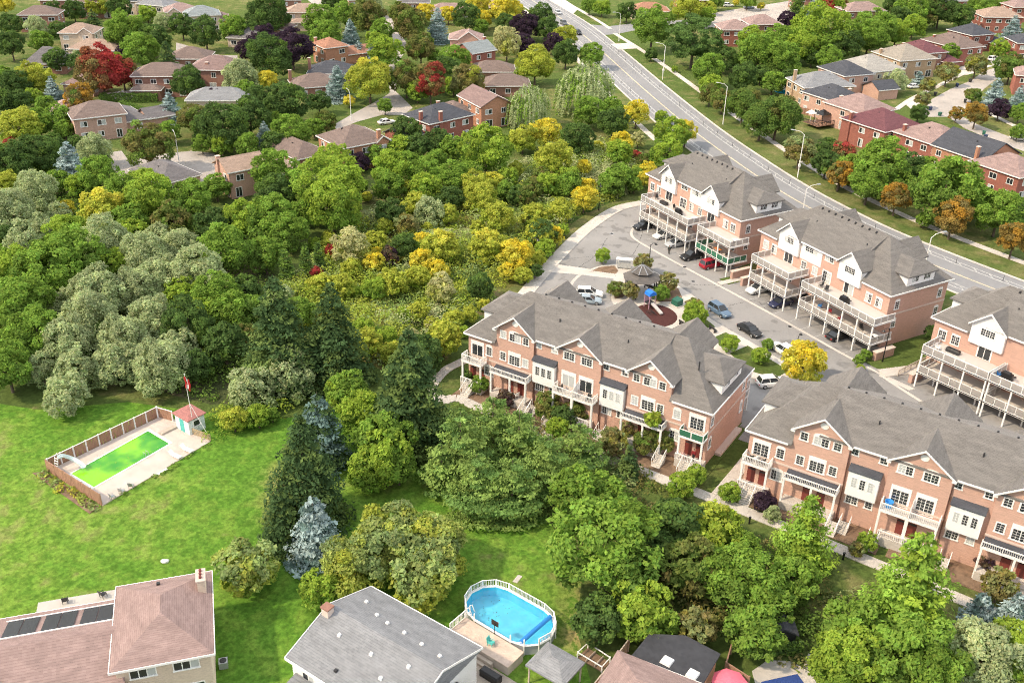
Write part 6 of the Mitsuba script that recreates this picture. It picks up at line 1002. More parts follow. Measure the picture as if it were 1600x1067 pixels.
def make_proto(kind, size, v):
    form, pal, mf, hr, clear, R0 = KIND[kind]; R = R0 * size; r = np.random.default_rng(abs(hash_(kind)) + int(size * 10) * 31 + v); pal = [G[c] for c in pal.split()]; leaf = .20 + .0125 * R
    if form in 'cb':
        H = 2 * R * hr / 2 * (1.0); H = R * hr
        dr_, ti, pe, fi, ta = dict(b=(.16, .52, 13, 1.5, .70), cd=(-.5, .5, 11, 1.5, .45), gc=(.10, .62, 9, 1.9, .62), wp=(.02, .95, 8, 2.6, .50)).get('b' if form == 'b' else kind, (.42, .52, 11, 1.5, .70))
        c = conifer(r, R, H, pal, leaf * (.92 if form == 'b' else 1.0), max(7, int(H / ti)), droop=dr_, per=pe, fine=fi, taper=ta, wild=.3 if kind in ('gc', 'wp') else .14)
        tr = MB().tube([(0, 0, -.2), (0, 0, H * .5), (0, 0, H * .96)], [.035 * R + .06, .03 * R, .02], 6).mesh()
    else:
        hz = R * hr; zc = R * clear + hz * .86
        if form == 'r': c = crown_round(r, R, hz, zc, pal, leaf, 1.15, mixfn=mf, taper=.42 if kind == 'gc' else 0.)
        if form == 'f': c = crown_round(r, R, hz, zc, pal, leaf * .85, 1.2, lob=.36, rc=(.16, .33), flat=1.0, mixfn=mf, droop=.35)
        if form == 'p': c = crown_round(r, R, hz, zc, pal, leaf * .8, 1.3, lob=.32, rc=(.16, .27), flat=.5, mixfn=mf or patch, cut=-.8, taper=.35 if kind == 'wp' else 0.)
        if form == 'w': c = weeping(r, R, hz, zc - hz * .1, pal, leaf)
        tr = limbs(r, R, hz, zc, .05 * R + .05)
    k = f'proto_{kind}_{int(size * 10)}_{v}'
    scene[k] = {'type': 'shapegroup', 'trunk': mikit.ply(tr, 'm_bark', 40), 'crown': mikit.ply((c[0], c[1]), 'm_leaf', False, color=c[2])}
    return k, R
def hash_(s): return sum(ord(ch) * 131 ** i for i, ch in enumerate(s)) % 100003
def tree(name, kind, x, y, R, label, cat='tree', group=None, v=None, z=0.):
    R0 = KIND[kind][5]; size = 1.6 if R > R0 * 1.25 else (.55 if R < R0 * .72 else 1.0); v = int(rng.integers(2)) if v is None else v; key = (kind, size, v)
    if key not in PROTO: PROTO[key] = make_proto(*key)
    g, Rp = PROTO[key]; s = R / Rp; k = thing(name, label, cat, group)
    scene[k] = {'type': 'instance', 'shapegroup': {'type': 'ref', 'id': g}, 'to_world': T().translate([x, y, z]).rotate([0, 0, 1], float(rng.uniform(0, 360))).scale([s * rng.uniform(.94, 1.06), s * rng.uniform(.94, 1.06), s * rng.uniform(.92, 1.08)])}
    return k

def hedge(label, p, q, w, h, pal, name='hedge'):
    """a clipped hedge: leaf cards over a long rounded block, on twiggy stems"""
    t = thing(name, label, 'hedge'); r = np.random.default_rng(int(abs(p[0] * 10 + p[1]))); p, q = np.array(p), np.array(q); Lh = np.linalg.norm(q - p); N = int(Lh * (2 * h + w) * 34); s, a = r.uniform(0, Lh, N), r.uniform(0, 2 * h + w, N)
    y = np.where(a < h, -w / 2, np.where(a < h + w, a - h - w / 2, w / 2)); z = np.where(a < h, a, np.where(a < h + w, h, 2 * h + w - a)); n = np.column_stack([np.zeros(N), np.where(a < h, -1, np.where(a < h + w, 0, 1)), ((a >= h) & (a < h + w)) * 1.]) + r.normal(size=(N, 3)) * .5
    d = (q - p) / Lh; bump = .85 + .3 * meshkit.noise(np.column_stack([s * .9, y, z])); P = np.column_stack([p[0] + d[0] * s - d[1] * y * bump, p[1] + d[1] * s + d[0] * y * bump, z * bump]); n = np.column_stack([d[0] * n[:, 0] - d[1] * n[:, 1], d[1] * n[:, 0] + d[0] * n[:, 1], n[:, 2]])
    v, f = cards(P, n, .2, .6, r); c = np.array([G[k] for k in pal.split()])[r.integers(len(pal.split()), size=N)] * (1 + r.normal(size=(N, 1)) * .16)
    k = num(t + '__foliage'); scene[k] = mikit.ply((v, f), 'm_leaf', False, color=np.clip(np.repeat(c, 4, 0), .01, .9)); m = MB()
    for i in range(int(Lh / .9) + 1): c = p + d * min(Lh, i * .9 + .2); m.tube([(*c, 0), (*c, h * .7)], .06, 5)
    part(t, 'stems', m, 'm_bark', kind='stuff')
def undergrowth(label, poly, n, pal, size, seed, hmax=1.6):
    """low scrub and tall weeds nobody could count, as one mass"""
    r = np.random.default_rng(seed); P = np.array(poly); lo, hi = P.min(0), P.max(0); c = r.uniform(lo, hi, (n * 4, 2)); c = c[inpoly(c, P)][:n]; n = len(c); R = r.uniform(.5, 1.5, n) * size; who = np.repeat(np.arange(n), (26 * R ** 1.3).astype(int) + 8); N = len(who)
    q = r.normal(size=(N, 3)); q /= np.linalg.norm(q, axis=1, keepdims=True); q[:, 2] = np.abs(q[:, 2]); h = (.5 + meshkit.noise(np.column_stack([c * .12, c[:, 0] * 0])) * hmax)
    p = np.column_stack([c[who] + q[:, :2] * R[who][:, None], np.zeros(N)]); p[:, 2] = q[:, 2] * h[who] * np.minimum(R[who], 1.4); u = meshkit.noise(np.column_stack([c * .16, c[:, 0] * 0 + seed])) * .7 + r.uniform(0, .3, n); A = np.array([G[k] for k in pal.split()]); m = np.clip(u, 0, .999) * (len(A) - 1); a = m.astype(int); w = (m - a)[:, None]; col = A[a] * (1 - w) + A[np.minimum(a + 1, len(A) - 1)] * w
    v, f = cards(p, q + [0, 0, .3] + r.normal(size=(N, 3)) * .4, .2, .6, r); k = num('undergrowth'); scene[k] = mikit.ply((v, f), 'm_leaf', False, color=np.clip(np.repeat(col[who] * (1 + r.normal(size=(N, 1)) * .18), 4, 0), .01, .9)); labels[k] = {'label': label, 'category': 'undergrowth', 'kind': 'stuff'}

# kind, quarter, x, y, crown radius of every tree, in order from the left of the view
TREES = """gd4,-135.1,257.3,3.2 gm3,-147.4,284.5,3.0 ye3,-194.5,388.6,3.3 gy4,-106.0,196.1,2.9 gd5,-93.5,168.4,2.3 gm5,-76.1,131.5,3.4 gm5,-70.8,120.0,3.6 gd3,-176.4,353.5,3.7 rd4,-118.7,225.5,1.7 ol5,-95.6,175.9,4.7 gd3,-159.5,317.3,4.2 gd4,-107.8,203.7,4.5 gm5,-89.4,161.4,2.2 gd3,-137.5,270.7,3.9 gd4,-131.2,259.4,2.8 gy4,-118.4,231.6,4.6 gl5,-82.5,150.4,4.1 gm5,-75.7,136.6,4.4 ol5,-87.0,162.5,3.5 ol4,-100.1,195.4,2.9 gl4,-130.9,266.3,2.3 gm4,-122.0,247.6,2.5 ol3,-165.8,350.3,3.8 gy3,-134.0,276.9,4.3 gd4,-105.7,211.0,4.3 ol5,-95.4,186.8,4.3 gm5,-69.9,127.4,3.9 gm4,-116.7,237.7,2.4 gm3,-154.5,327.5,3.4 ol5,-66.8,121.7,2.2 ol5,-88.4,172.6,2.5 gm4,-122.8,255.3,2.6 gl4,-103.8,211.0,2.1 gm5,-76.6,148.4,5.1 gd3,-171.2,376.3,3.9 bs3,-128.0,272.1,2.9 gd4,-106.7,221.8,2.6 gd3,-139.6,303.0,3.5 ol5,-72.9,141.4,2.8 gm4,-113.4,240.8,3.5 gm4,-95.9,198.5,2.5 gd3,-155.3,343.9,3.3 ol5,-88.5,180.4,2.4 gm4,-110.4,236.9,2.3 pl5,-60.5,114.6,2.9 yo5,-89.7,186.6,1.6 gl5,-80.9,166.5,3.9 ol5,-64.7,126.4,3.9 bs4,-97.1,207.5,4.0 bs3,-125.0,277.0,1.5 gd3,-163.6,377.1,3.9 gd4,-110.9,244.5,2.6 gd4,-102.9,224.7,2.3 pl3,-139.2,317.3,1.7 ol5,-61.5,120.4,2.7 gm5,-73.9,153.4,4.9 gl5,-91.1,196.7,2.6 gd3,-131.7,300.6,3.2 ob4,-112.9,253.6,3.9 gd3,-169.2,400.9,3.0 ol5,-64.5,134.0,4.1 sp3,-145.5,349.0,4.5 ol4,-95.7,217.6,3.6 gy3,-159.5,389.1,4.0 ol5,-66.4,142.3,4.6 gm4,-86.8,197.4,4.0 gd5,-62.3,131.3,2.2 rd3,-115.3,275.8,5.9 ly5,-79.4,179.2,4.3 pl5,-72.2,162.6,4.4 ol5,-57.2,122.5,2.6 gl5,-69.0,155.1,3.1 gl3,-124.3,309.7,2.5 gd3,-148.4,381.3,4.6 gm3,-130.7,330.8,2.7 gm3,-146.2,375.2,2.7 rd3,-112.8,284.5,4.3 gm5,-78.6,188.4,3.6 pu3,-123.9,316.4,2.8 ol5,-57.3,128.3,3.6 gm3,-126.8,328.5,6.3 ol5,-55.0,123.6,3.0 gm5,-73.0,175.9,3.4 gl5,-71.0,172.1,2.7 ol5,-61.4,145.8,3.7 gm3,-114.2,306.1,5.1 ol5,-63.7,156.3,4.1 gl3,-137.3,379.0,3.3 gl5,-74.5,190.8,4.3 gl5,-72.0,183.5,5.0 br4,-82.1,215.1,5.3 gd3,-117.3,325.4,5.1 ol5,-55.2,135.0,3.8 ol5,-65.8,169.8,2.7 ol5,-58.5,149.6,3.9 ol5,-49.5,121.4,3.8 ol3,-127.6,366.3,3.2 ol5,-52.9,132.1,2.3 gm4,-84.7,235.4,2.8 sp3,-100.3,287.0,5.6 bs4,-89.5,253.0,3.9 br5,-64.7,175.1,3.5 ol5,-49.0,127.0,3.0 ol5,-58.9,161.0,4.2 gl5,-54.3,146.0,2.8 gd3,-116.5,352.8,4.3 gd5,-49.0,132.1,4.0 gd3,-91.8,277.0,4.2 gm4,-67.7,197.5,2.2 gm5,-64.4,185.8,3.7 br4,-80.8,243.4,4.0 gd5,-45.6,123.3,2.4 sp3,-122.8,390.8,1.1 pl5,-52.0,150.2,4.3 gm4,-74.4,228.1,2.3 gl5,-49.0,139.8,2.8 gl5,-46.4,131.0,2.1 gd3,-103.6,336.2,5.0 gd4,-74.6,235.8,3.8 gd5,-56.9,173.9,3.3 pu4,-82.5,269.3,2.4 gm5,-62.5,197.2,2.9 gm5,-47.6,143.5,3.6 gl4,-69.5,227.4,2.4 bs3,-89.2,302.0,2.9 gd4,-69.8,230.9,5.4 gm5,-50.6,159.8,4.7 gd5,-42.4,128.1,3.0 gy3,-105.2,370.5,1.9 gm3,-97.2,348.2,4.2 gm5,-44.0,139.4,3.2 gy5,-36.9,111.2,1.7 ol3,-78.2,280.7,4.7 gl5,-51.4,175.2,3.9 gd5,-44.7,148.6,2.6 br5,-41.0,133.6,2.0 gm3,-75.1,273.6,3.0 yg6,-27.6,80.9,3.1 gm4,-63.0,225.5,2.8 gd4,-66.1,241.8,4.8 ol5,-36.0,117.0,3.1 gd3,-92.0,350.1,3.6 pu3,-83.8,317.6,4.4 gl4,-57.3,206.2,2.0 gm5,-41.8,142.6,2.5 gl5,-33.9,112.2,1.5 gd4,-67.5,258.1,4.2 bs4,-61.7,237.4,2.6 pu3,-84.1,337.2,4.1 gm5,-44.1,161.6,3.1 yo3,-71.0,282.5,3.0 gd3,-87.7,360.0,7.1 gd3,-73.1,295.0,6.5 gm5,-45.9,174.2,4.4 gm5,-32.4,113.6,1.0 gm4,-50.8,199.9,4.6 gd4,-56.8,227.1,2.9 gd5,-48.2,189.2,3.8 gm4,-60.5,246.4,2.5 ol5,-38.6,147.3,2.3 sp5,-32.8,123.1,6.8 sp6,-25.4,87.9,3.2 gd4,-58.9,251.9,5.6 cd5,-39.5,157.3,1.5 ol5,-31.3,120.7,3.1 gm4,-53.6,230.0,4.2 gm5,-41.6,171.2,3.6 pu3,-70.2,313.8,6.3 gm5,-34.1,141.4,2.4 sp6,-23.5,92.5,5.9 gm7,-41.7,184.8,2.7 cd7,-36.9,161.1,1.2 gy7,-33.1,141.2,1.0 gm4,-50.5,242.4,2.5 bs6,-21.3,86.2,3.8 gl7,-37.4,172.5,1.2 rd7,-34.8,159.4,1.1 gd3,-53.1,264.0,3.0 cd7,-34.9,163.2,1.2 gm3,-69.4,357.6,5.5 sd6,-24.0,104.5,4.4 gl6,-19.5,78.6,2.1 gy7,-32.6,152.2,2.1 ye7,-30.8,142.1,1.1 gm3,-64.2,339.9,5.0 br4,-48.1,246.4,2.7 gy7,-35.1,172.1,1.3 gl7,-37.3,188.6,6.7 gy7,-35.4,175.3,1.4 gd3,-74.7,407.5,3.5 rd7,-33.8,169.6,1.1 gy7,-29.2,142.8,1.3 gl4,-39.6,207.9,4.2 gl7,-34.8,179.4,5.7 sp6,-25.5,124.8,6.1 gy7,-28.7,145.4,1.4 bs3,-50.4,278.9,4.7 gy7,-29.2,152.0,2.2 gm3,-69.9,411.1,2.7 gl6,-22.8,116.7,2.6 gm3,-63.2,375.3,4.5 yo4,-46.3,271.4,1.6 gm6,-22.3,116.5,2.8 py7,-29.6,165.0,3.3 bs3,-57.1,345.9,4.2 gy7,-28.6,159.9,1.8 gy7,-31.6,180.6,1.4 yg6,-16.1,80.9,3.4 gl7,-26.7,152.4,1.0 gm7,-33.9,201.4,2.3 gl6,-20.2,111.0,2.9 bs3,-51.7,327.5,3.0 pu4,-35.6,216.8,2.4 gl7,-23.3,137.8,1.8 ly7,-31.4,198.5,1.2 br3,-53.3,361.3,6.2 gy6,-21.9,131.9,2.2 gl6,-17.3,99.2,2.5 ly3,-41.2,276.7,6.0 ol3,-57.4,400.5,4.1 bs3,-47.3,327.2,2.9 ye7,-25.2,162.9,1.8 gl3,-48.8,344.6,2.9 gm4,-32.5,221.5,2.8 gy7,-26.2,173.0,1.9 gl7,-23.4,151.8,2.0 ye7,-25.2,168.8,1.1 gm3,-47.1,351.6,3.7 gl6,-15.5,99.8,3.3 gy7,-25.4,180.7,1.7 gm4,-35.6,265.2,2.0 gm6,-15.6,103.1,3.5 gl3,-41.3,314.6,5.2 gl7,-19.6,135.3,1.7 rb7,-22.8,165.8,1.7 gd7,-24.7,183.8,2.8 gm7,-26.4,198.1,3.3 yg6,-12.7,84.0,4.3 gl7,-26.7,204.3,4.2 gy7,-20.8,153.5,2.4 gy6,-17.6,130.3,1.9 gm6,-13.7,100.2,2.4 gl4,-27.5,225.1,3.3 ye7,-19.3,154.5,0.9 br3,-43.7,383.4,4.6 gd7,-20.3,168.8,2.4 gl7,-17.4,143.8,1.4 gd4,-26.7,235.5,3.7 br3,-31.6,283.1,5.0 yb7,-20.8,179.7,2.1 br3,-37.5,352.8,5.8 gy7,-22.5,201.9,1.9 gm7,-23.7,215.6,2.6 sp6,-12.9,108.9,6.6 py7,-15.4,134.8,1.5 gy7,-19.9,188.8,2.8 gl7,-18.2,170.3,1.6 gl3,-28.0,278.0,3.0 gd4,-22.9,224.6,3.1 gy7,-16.5,156.2,2.0 gy7,-15.4,144.2,1.6 br3,-30.9,320.8,4.8 gd6,-13.3,127.5,2.9 ye7,-17.4,173.6,1.8 yg6,-8.8,79.4,3.2 yo7,-16.3,162.2,2.1 gm7,-19.8,204.4,3.6 ye3,-35.5,389.6,3.7 gl7,-18.4,196.9,3.3 yg6,-8.7,84.0,4.0 gy7,-17.0,181.9,1.1 ol7,-17.1,185.6,2.8 rg3,-24.2,276.4,4.3 gy7,-13.0,141.4,1.2 gm7,-18.2,216.2,2.7 gm3,-26.2,321.2,2.5 bs3,-28.4,358.7,4.9 gd4,-18.3,228.0,3.5 ye7,-13.1,160.0,1.7 ly7,-13.3,167.6,3.2 py7,-12.1,150.9,2.2 wp6,-8.3,99.5,3.1 gy6,-10.5,133.0,2.7 gd3,-20.4,290.7,4.4 ye3,-26.7,389.6,3.0 gy7,-13.2,186.1,2.0 gd7,-13.3,193.8,2.7 gm4,-14.7,225.0,3.3 gl3,-18.4,286.0,2.9 gm7,-13.2,203.7,3.6 gy7,-9.4,142.5,1.5 gm3,-19.0,308.0,4.6 wp6,-6.0,100.2,4.5 gl7,-7.8,139.0,1.0 gd3,-19.4,374.6,4.8 gd6,-6.4,125.0,1.0 yb3,-13.8,279.5,4.5 gy7,-6.9,144.4,1.3 wp6,-3.8,94.8,3.8 gy7,-8.0,199.8,3.0 gy7,-7.1,181.6,1.4 ye3,-15.5,399.2,4.8 gd7,-5.8,152.4,2.2 gm6,-4.5,122.4,1.3 gm3,-13.7,371.5,2.6 gy7,-6.8,192.9,3.2 ye3,-13.3,382.5,3.0 ly7,-4.9,148.7,1.0 gy7,-5.4,165.9,1.2 gl4,-6.8,214.6,5.5 ly7,-5.1,168.8,2.9 wp9,-2.2,105.0,4.2 ly7,-4.7,205.2,2.3 gy7,-3.5,183.0,3.1 yo3,-5.5,386.3,5.3 rb9,-0.7,119.2,1.2 gd3,-4.6,370.9,3.8 gm7,-1.9,200.0,2.2 ye7,-1.4,168.3,1.8 py3,-3.7,330.2,4.3 gl7,-1.7,209.6,2.3 yo7,-1.0,160.6,1.6 wp9,0.4,94.4,3.8 yo7,-1.7,400.2,3.5 py7,-0.9,344.4,2.8 gy7,-0.0,215.5,1.9 gd7,0.5,198.0,2.1 ye7,0.6,163.7,2.8 wp9,1.1,102.6,4.0 pu7,1.2,338.8,3.6 gy7,1.6,234.0,3.4 gy7,1.7,159.5,1.6 gl9,1.9,104.8,2.4 pu7,2.4,363.4,5.0 br7,2.4,197.3,2.1 wl7,2.9,257.4,5.6 br7,3.1,185.0,1.5 br7,3.9,202.2,2.3 gy7,5.2,300.8,5.5 gy7,4.1,185.5,2.5 gd7,3.9,162.0,1.3 gy7,4.6,167.7,1.4 ly7,5.0,175.7,2.5 gd7,8.4,377.5,4.6 gd7,5.2,175.5,2.7 br7,6.0,209.7,2.2 gl7,5.7,171.1,1.9 yo7,7.2,237.5,3.6 gd7,10.1,362.4,4.1 wp9,4.6,98.2,3.9 gl7,7.0,203.1,2.8 br9,5.2,116.1,1.9 pu7,11.9,343.0,3.1 gy7,8.4,214.6,4.1 gy7,8.2,205.3,2.1 yo7,7.8,176.9,1.6 gl9,6.4,111.2,1.5 gy7,9.2,188.5,2.3 gl7,9.5,182.1,1.3 gd9,7.2,113.5,1.6 gy7,15.7,349.2,4.3 gd7,15.2,321.8,4.2 gl7,11.5,210.3,2.6 gm7,11.6,202.6,2.8 gm9,7.9,94.2,3.2 br9,9.1,115.3,1.8 gd7,14.8,230.5,3.9 wp9,8.8,103.8,3.4 yo7,15.5,217.6,1.7 ye7,14.3,194.9,2.6 wl7,18.5,270.8,7.4 ye7,15.4,204.4,2.0 gm7,18.8,255.3,4.1 gm7,28.3,415.7,3.0 gm7,23.3,322.8,4.0 ly7,20.0,235.8,1.5 gd8,9.3,74.5,2.4 gl7,33.1,411.9,3.3 gl2,16.4,169.2,1.4 gm9,11.4,95.2,2.7 gm8,10.6,82.2,5.5 gm7,20.5,205.6,2.5 gm7,25.5,263.0,3.3 gd7,24.3,247.2,3.8 gm7,20.9,204.3,2.8 yb9,13.4,107.1,1.8 br2,17.7,155.3,1.4 gy7,26.6,252.0,2.1 gl7,24.3,225.3,2.9 gm7,22.8,208.3,3.1 ye7,25.6,234.9,2.4 gd7,42.0,401.0,3.9 sp9,15.0,102.6,2.1 yb9,16.1,111.3,1.3 yb2,20.1,153.9,1.5 gm7,26.0,207.4,1.8 rd7,28.5,229.8,1.3 gm7,27.1,214.0,1.7 yo7,31.4,257.3,3.2 py7,30.1,240.2,1.8 gl8,13.8,75.6,3.2 yb2,23.5,164.7,1.6 br7,30.0,224.4,1.7 ye7,28.7,211.0,1.8 br9,17.8,108.0,1.7 gd8,15.3,84.8,2.9 ye9,29.8,215.3,2.0 gd1,44.2,335.5,2.1 gm1,45.7,349.8,7.1 gm2,25.3,153.6,1.4 gl9,38.6,261.9,1.8 br9,20.0,108.5,1.8 gl9,34.9,223.3,3.5 yb2,26.8,156.6,1.7 gl9,37.8,237.5,4.2 gl1,50.1,320.7,1.0 gd9,18.8,88.6,3.2 gl9,21.2,98.7,1.6 yo9,42.1,242.1,2.8 gy1,64.4,397.4,5.9 br8,19.2,81.3,3.3 pn1,56.3,327.0,8.7 gd1,66.8,392.1,2.5 gl2,29.7,144.8,1.9 yb2,30.2,148.3,1.5 gl9,23.3,101.5,1.3 yb8,19.2,74.5,1.9 gl1,73.1,401.4,3.3 gd1,62.4,334.4,2.4 gy1,76.9,420.5,2.9 gm1,56.9,300.0,4.8 gl1,56.4,292.0,3.2 br1,54.5,280.7,2.8 lm8,23.2,88.6,3.3 gm1,82.0,431.7,3.5 br1,56.7,273.2,3.2 gd1,65.3,319.6,4.0 gl2,33.9,136.2,1.4 gl9,27.0,98.1,1.3 yo1,92.5,442.1,1.4 gm1,70.5,324.6,2.4 gm8,24.0,79.3,3.6 gm8,26.2,87.1,2.1 bd1,60.4,263.7,4.6 gd1,67.0,296.3,4.0 rd1,83.4,373.8,2.5 gl1,95.5,433.4,3.7 gl1,73.6,321.8,2.6 gl1,79.2,346.5,4.6 gm8,24.7,73.0,2.9 gm1,75.4,317.5,5.9 gl2,38.0,132.7,1.4 gd1,74.3,306.5,2.7 bd1,62.0,248.6,4.6 ye0,101.6,434.4,1.5 pu9,30.9,96.4,1.3 gm8,26.8,77.7,2.8 gm2,40.1,137.1,0.9 gm1,75.4,294.9,3.5 ol9,31.5,94.5,1.0 bd1,66.0,249.1,5.6 gm1,87.0,340.4,5.4 gm1,81.7,311.7,5.3 gd1,80.9,300.1,3.0 pu0,102.8,393.4,3.4 gm8,30.3,80.7,2.7 cd0,110.6,411.6,3.2 gl0,101.3,371.0,3.5 gl1,92.9,334.2,5.0 yb1,66.6,226.5,3.5 ye2,42.7,126.7,3.0 gc8,32.8,86.6,3.7 gd1,96.4,331.4,2.8 bs0,117.9,412.5,4.7 gd1,101.5,345.6,2.8 gl0,102.6,344.6,9.1 gd1,71.2,220.4,3.1 gd1,75.3,234.9,2.4 gm1,105.5,344.7,2.9 gm1,98.8,320.3,4.1 rd0,129.3,422.7,4.4 ob1,71.9,211.8,2.7 ob1,72.6,213.1,2.9 rg1,76.9,226.9,2.7 gd1,108.4,337.1,5.4 gm1,75.2,215.0,3.4 gl8,32.7,68.5,3.6 yb8,39.6,88.3,0.9 gm9,53.3,133.0,0.8 gm8,35.0,72.8,3.3 lm9,53.0,131.1,0.6 gm9,54.7,134.6,0.9 gl8,41.2,89.6,1.2 gm0,119.4,347.7,5.2 gm1,75.5,203.3,4.0 gm0,124.4,359.1,6.9 gd0,112.9,309.6,1.8 gm1,80.4,210.3,5.5 gd0,152.3,419.9,4.5 pl0,113.2,299.7,3.5 gl0,134.8,365.1,4.3 ob1,79.6,197.2,3.1 gd0,144.5,389.8,5.1 gm1,83.5,205.9,3.1 gd1,89.7,219.0,3.1 gm0,151.0,397.7,6.2 gc8,40.4,75.6,5.0 gl0,145.8,379.3,4.2 pu8,44.6,82.4,1.1 bs0,124.7,311.5,2.2 gd0,109.4,268.3,2.3 gd1,89.8,212.4,2.9 gm1,87.2,204.4,2.6 gm8,38.7,66.9,4.2 yb0,115.6,283.0,2.2 gm1,83.4,190.3,1.6 gm1,94.7,221.9,2.7 br0,157.6,398.7,3.8 yb0,122.7,298.6,2.4 gd9,67.7,141.0,1.4 ye8,41.9,70.0,1.9 gd0,163.8,402.5,6.3 gm1,93.0,205.7,3.7 gm1,87.2,191.9,6.0 yb0,132.3,309.4,3.4 gm0,143.5,337.2,3.3 ob1,86.6,184.8,3.4 ob0,120.2,269.3,2.0 gd0,169.5,396.1,4.8 bd0,132.8,289.9,2.4 gm1,95.2,195.7,3.7 yb0,145.8,320.9,3.3 ob0,122.7,263.2,3.3 bs8,49.0,77.6,2.1 ol8,44.7,68.4,4.2 gm0,184.5,415.0,5.4 rb8,53.5,86.3,1.1 bs0,137.6,286.8,3.7 yb8,52.7,81.5,1.7 gl0,165.8,350.0,3.1 pu0,132.9,272.0,3.0 gm1,96.3,186.7,4.6 gm0,203.8,438.8,3.8 bd0,153.6,314.1,4.8 bs0,176.5,366.7,5.5 bs8,52.1,76.7,2.6 ob1,94.7,175.4,2.9 gm0,129.8,252.9,1.9 bs0,144.1,285.5,3.2 gm0,137.4,269.6,2.5 gd1,103.9,192.7,2.3 gl8,49.5,69.3,3.7""".split()
LOOK = {'gd': 'dark green round tree', 'gm': 'mid green round tree', 'gl': 'bright green round tree', 'gy': 'yellow green tree', 'ly': 'lime to yellow tree', 'lm': 'vivid lime bush', 'yg': 'olive yellow spreading tree', 'ye': 'bright yellow tree', 'yo': 'golden yellow tree', 'yb': 'thin bronze yellow tree', 'ob': 'orange brown round tree', 'br': 'bronze green round tree', 'bd': 'dark bronze tinged broad tree', 'rd': 'bright red maple', 'rg': 'red and green maple', 'rb': 'maroon brown shrub', 'pu': 'dark purple leaved tree', 'ol': 'soft olive green feathery tree', 'pl': 'pale silvery green feathery tree', 'py': 'pale cream green tree', 'gc': 'tall tapering green tree', 'wl': 'weeping willow', 'sp': 'dark green spruce', 'sd': 'blue black spruce', 'bs': 'silvery blue spruce', 'cd': 'narrow columnar conifer', 'pn': 'huge dark pine', 'wp': 'spreading soft green pine'}
KIND_NAME = {'gd': 'broadleaf_tree', 'gm': 'broadleaf_tree', 'gl': 'broadleaf_tree', 'gc': 'broadleaf_tree', 'br': 'broadleaf_tree', 'bd': 'broadleaf_tree', 'ol': 'woodland_tree', 'pl': 'woodland_tree', 'wl': 'willow_tree', 'sp': 'spruce_tree', 'sd': 'spruce_tree', 'bs': 'blue_spruce', 'cd': 'columnar_conifer', 'pn': 'pine_tree', 'wp': 'pine_tree', 'rd': 'maple_tree', 'rg': 'maple_tree', 'lm': 'shrub', 'rb': 'shrub'}
QUARTER = ['by the far crescent houses', 'along the right boulevard', 'in the little court gardens', 'among the far rooftops', 'around the cul-de-sac houses', 'in the left woodland', 'by the big lawn', 'in the ravine scrub', 'behind the bottom gardens', 'below the garden fronts']
ORDER = 'first second third fourth fifth sixth seventh eighth ninth tenth eleventh twelfth thirteenth fourteenth fifteenth sixteenth seventeenth eighteenth nineteenth twentieth'.split()

rows = []
for w in TREES:
    a = w.split(','); k, q = a[0][:2], int(a[0][2:]); x, y, R = map(float, a[1:]); small = R < 1.35 and k not in ('sp', 'bs', 'sd', 'cd')
    rows.append((k, QUARTER[q], x, y, R, LOOK[k].replace('tree', 'shrub').replace('maple', 'shrub') if small else LOOK[k], 'shrub' if small else KIND_NAME.get(k, 'autumn_tree')))
for i, (k, q, x, y, R, look, nm) in enumerate(rows):
    same = [j for j, r in enumerate(rows) if r[1] == q and r[5] == look]; n, c = len(same), same.index(i)
    o = 'leftmost' if c == 0 else 'rightmost' if c == n - 1 else (ORDER[c] if c < 20 else f'{c + 1}' + {1: 'st', 2: 'nd', 3: 'rd'}.get((c + 1) % 10, 'th')) + ' from left'
    tree(nm, k, x, y, R, f'the one {look} {q}' if n == 1 else f'{look} {q}, {o} of its {n}', 'shrub' if nm == 'shrub' else 'tree')
tree('shrub', 'lm', *W(FA, -42.3, 101.0), 1.15, 'round lime green bush standing on the playground row balcony', 'shrub', z=4.4)
undergrowth('tangled scrub, goldenrod and weeds between the ravine trees', [(-40.30, 156.01), (-36.15, 170.11), (-31.87, 189.88), (-14.94, 210.21), (3.68, 229.43), (24.72, 243.57), (31.16, 228.85), (25.42, 208.55), (13.42, 194.29), (8.47, 184.54), (3.02, 169.20), (-1.36, 160.57), (-4.53, 152.66), (-8.38, 143.03), (-9.95, 135.42), (-14.08, 126.42), (-22.42, 131.84), (-33.14, 141.90)], 3400, 'mid light olive ygreen lime pale cream brown', 1.05, 3, 2.2)
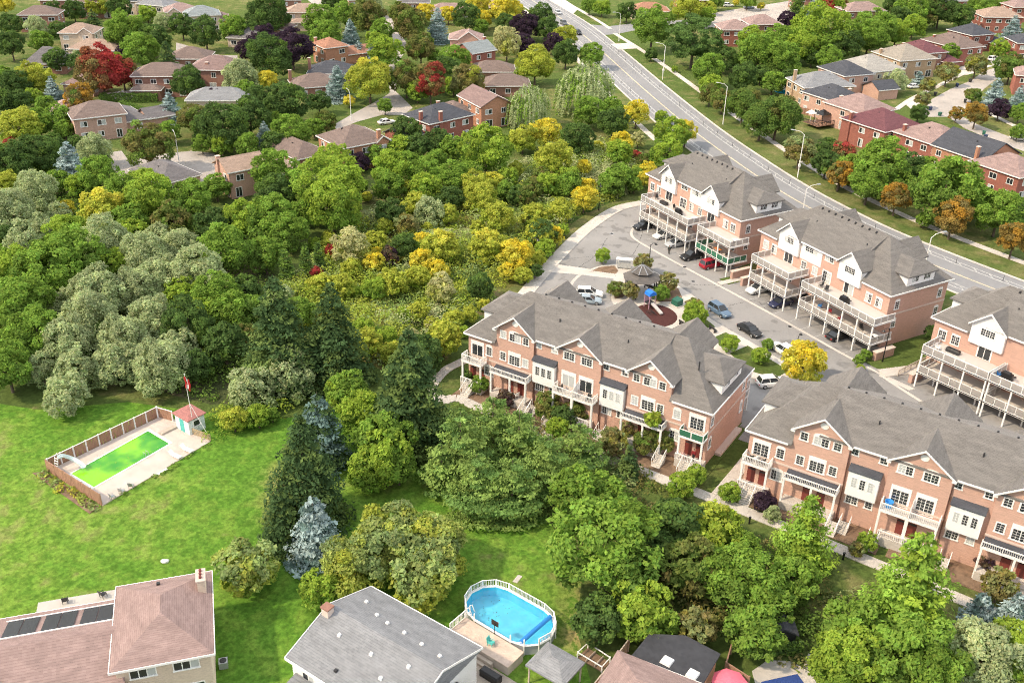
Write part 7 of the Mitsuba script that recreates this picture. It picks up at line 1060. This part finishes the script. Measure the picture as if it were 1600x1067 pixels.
undergrowth('dark saplings and weeds on the floor of the left woodland', [(-115.16, 199.96), (-89.84, 201.51), (-62.43, 191.72), (-40.86, 158.61), (-32.11, 131.43), (-32.47, 119.42), (-42.20, 118.52), (-56.09, 124.69), (-68.98, 124.16), (-82.73, 129.26)], 1700, 'dark mid mid light olive', 1.0, 5, 1.6)
undergrowth('weedy bushes and nettles behind the near gardens', [(-8.78, 117.82), (0.22, 116.51), (15.32, 106.35), (22.29, 97.21), (35.45, 85.06), (44.82, 77.52), (53.10, 75.06), (49.78, 67.58), (30.85, 70.23), (21.85, 76.40), (14.10, 78.49), (9.75, 84.27), (5.06, 95.39), (-7.59, 100.05)], 700, 'dark mid brown olive mid', .9, 9, 1.2)
undergrowth('weeds and dry flowers in the bed outside the pool fence', [(-59.6, 100.9), (-58.4, 101.3), (-49.0, 94.6), (-49.6, 93.4)], 46, 'brown olive ygreen orange mid', .45, 11, .8)
undergrowth('bushes and tall weeds behind the pool hut', [(-39.50, 108.73), (-40.33, 116.58), (-32.36, 118.91), (-31.15, 115.30), (-36.13, 112.23)], 60, 'mid lime ygreen light', 1.1, 13, 1.6)
undergrowth('weeds along the near edge of the pool yard', [(-48.6, 94.5), (-39.4, 108.6), (-38.9, 108.2), (-48.1, 94.1)], 40, 'mid light olive', .35, 15, .5)
for lab, p, q, w, h, pal in (('long clipped dark hedge beyond the sunroom terrace', (-115.25, 271.95), (-99.70, 273.19), 1.6, 2.2, 'dark mid'), ('clipped green hedge slanting below the sunroom', (-106.69, 264.80), (-93.52, 253.56), 1.8, 2.4, 'mid dark mid'), ('bright green clipped hedge beside the small round pool', (75.60, 306.37), (89.06, 320.58), 2.0, 2.6, 'light mid light')): hedge(lab, p, q, w, h, pal)
for i in range(9): tree('cedar_tree', 'cd', 24.6 + .62 * i, 73.2 + .02 * i, .42, ['first', 'second', 'third', 'fourth', 'fifth', 'sixth', 'seventh', 'eighth', 'last'][i] + ' clipped yellow green cedar from the left in the hedge above the patio', 'tree')

# every BSDF is defined once above
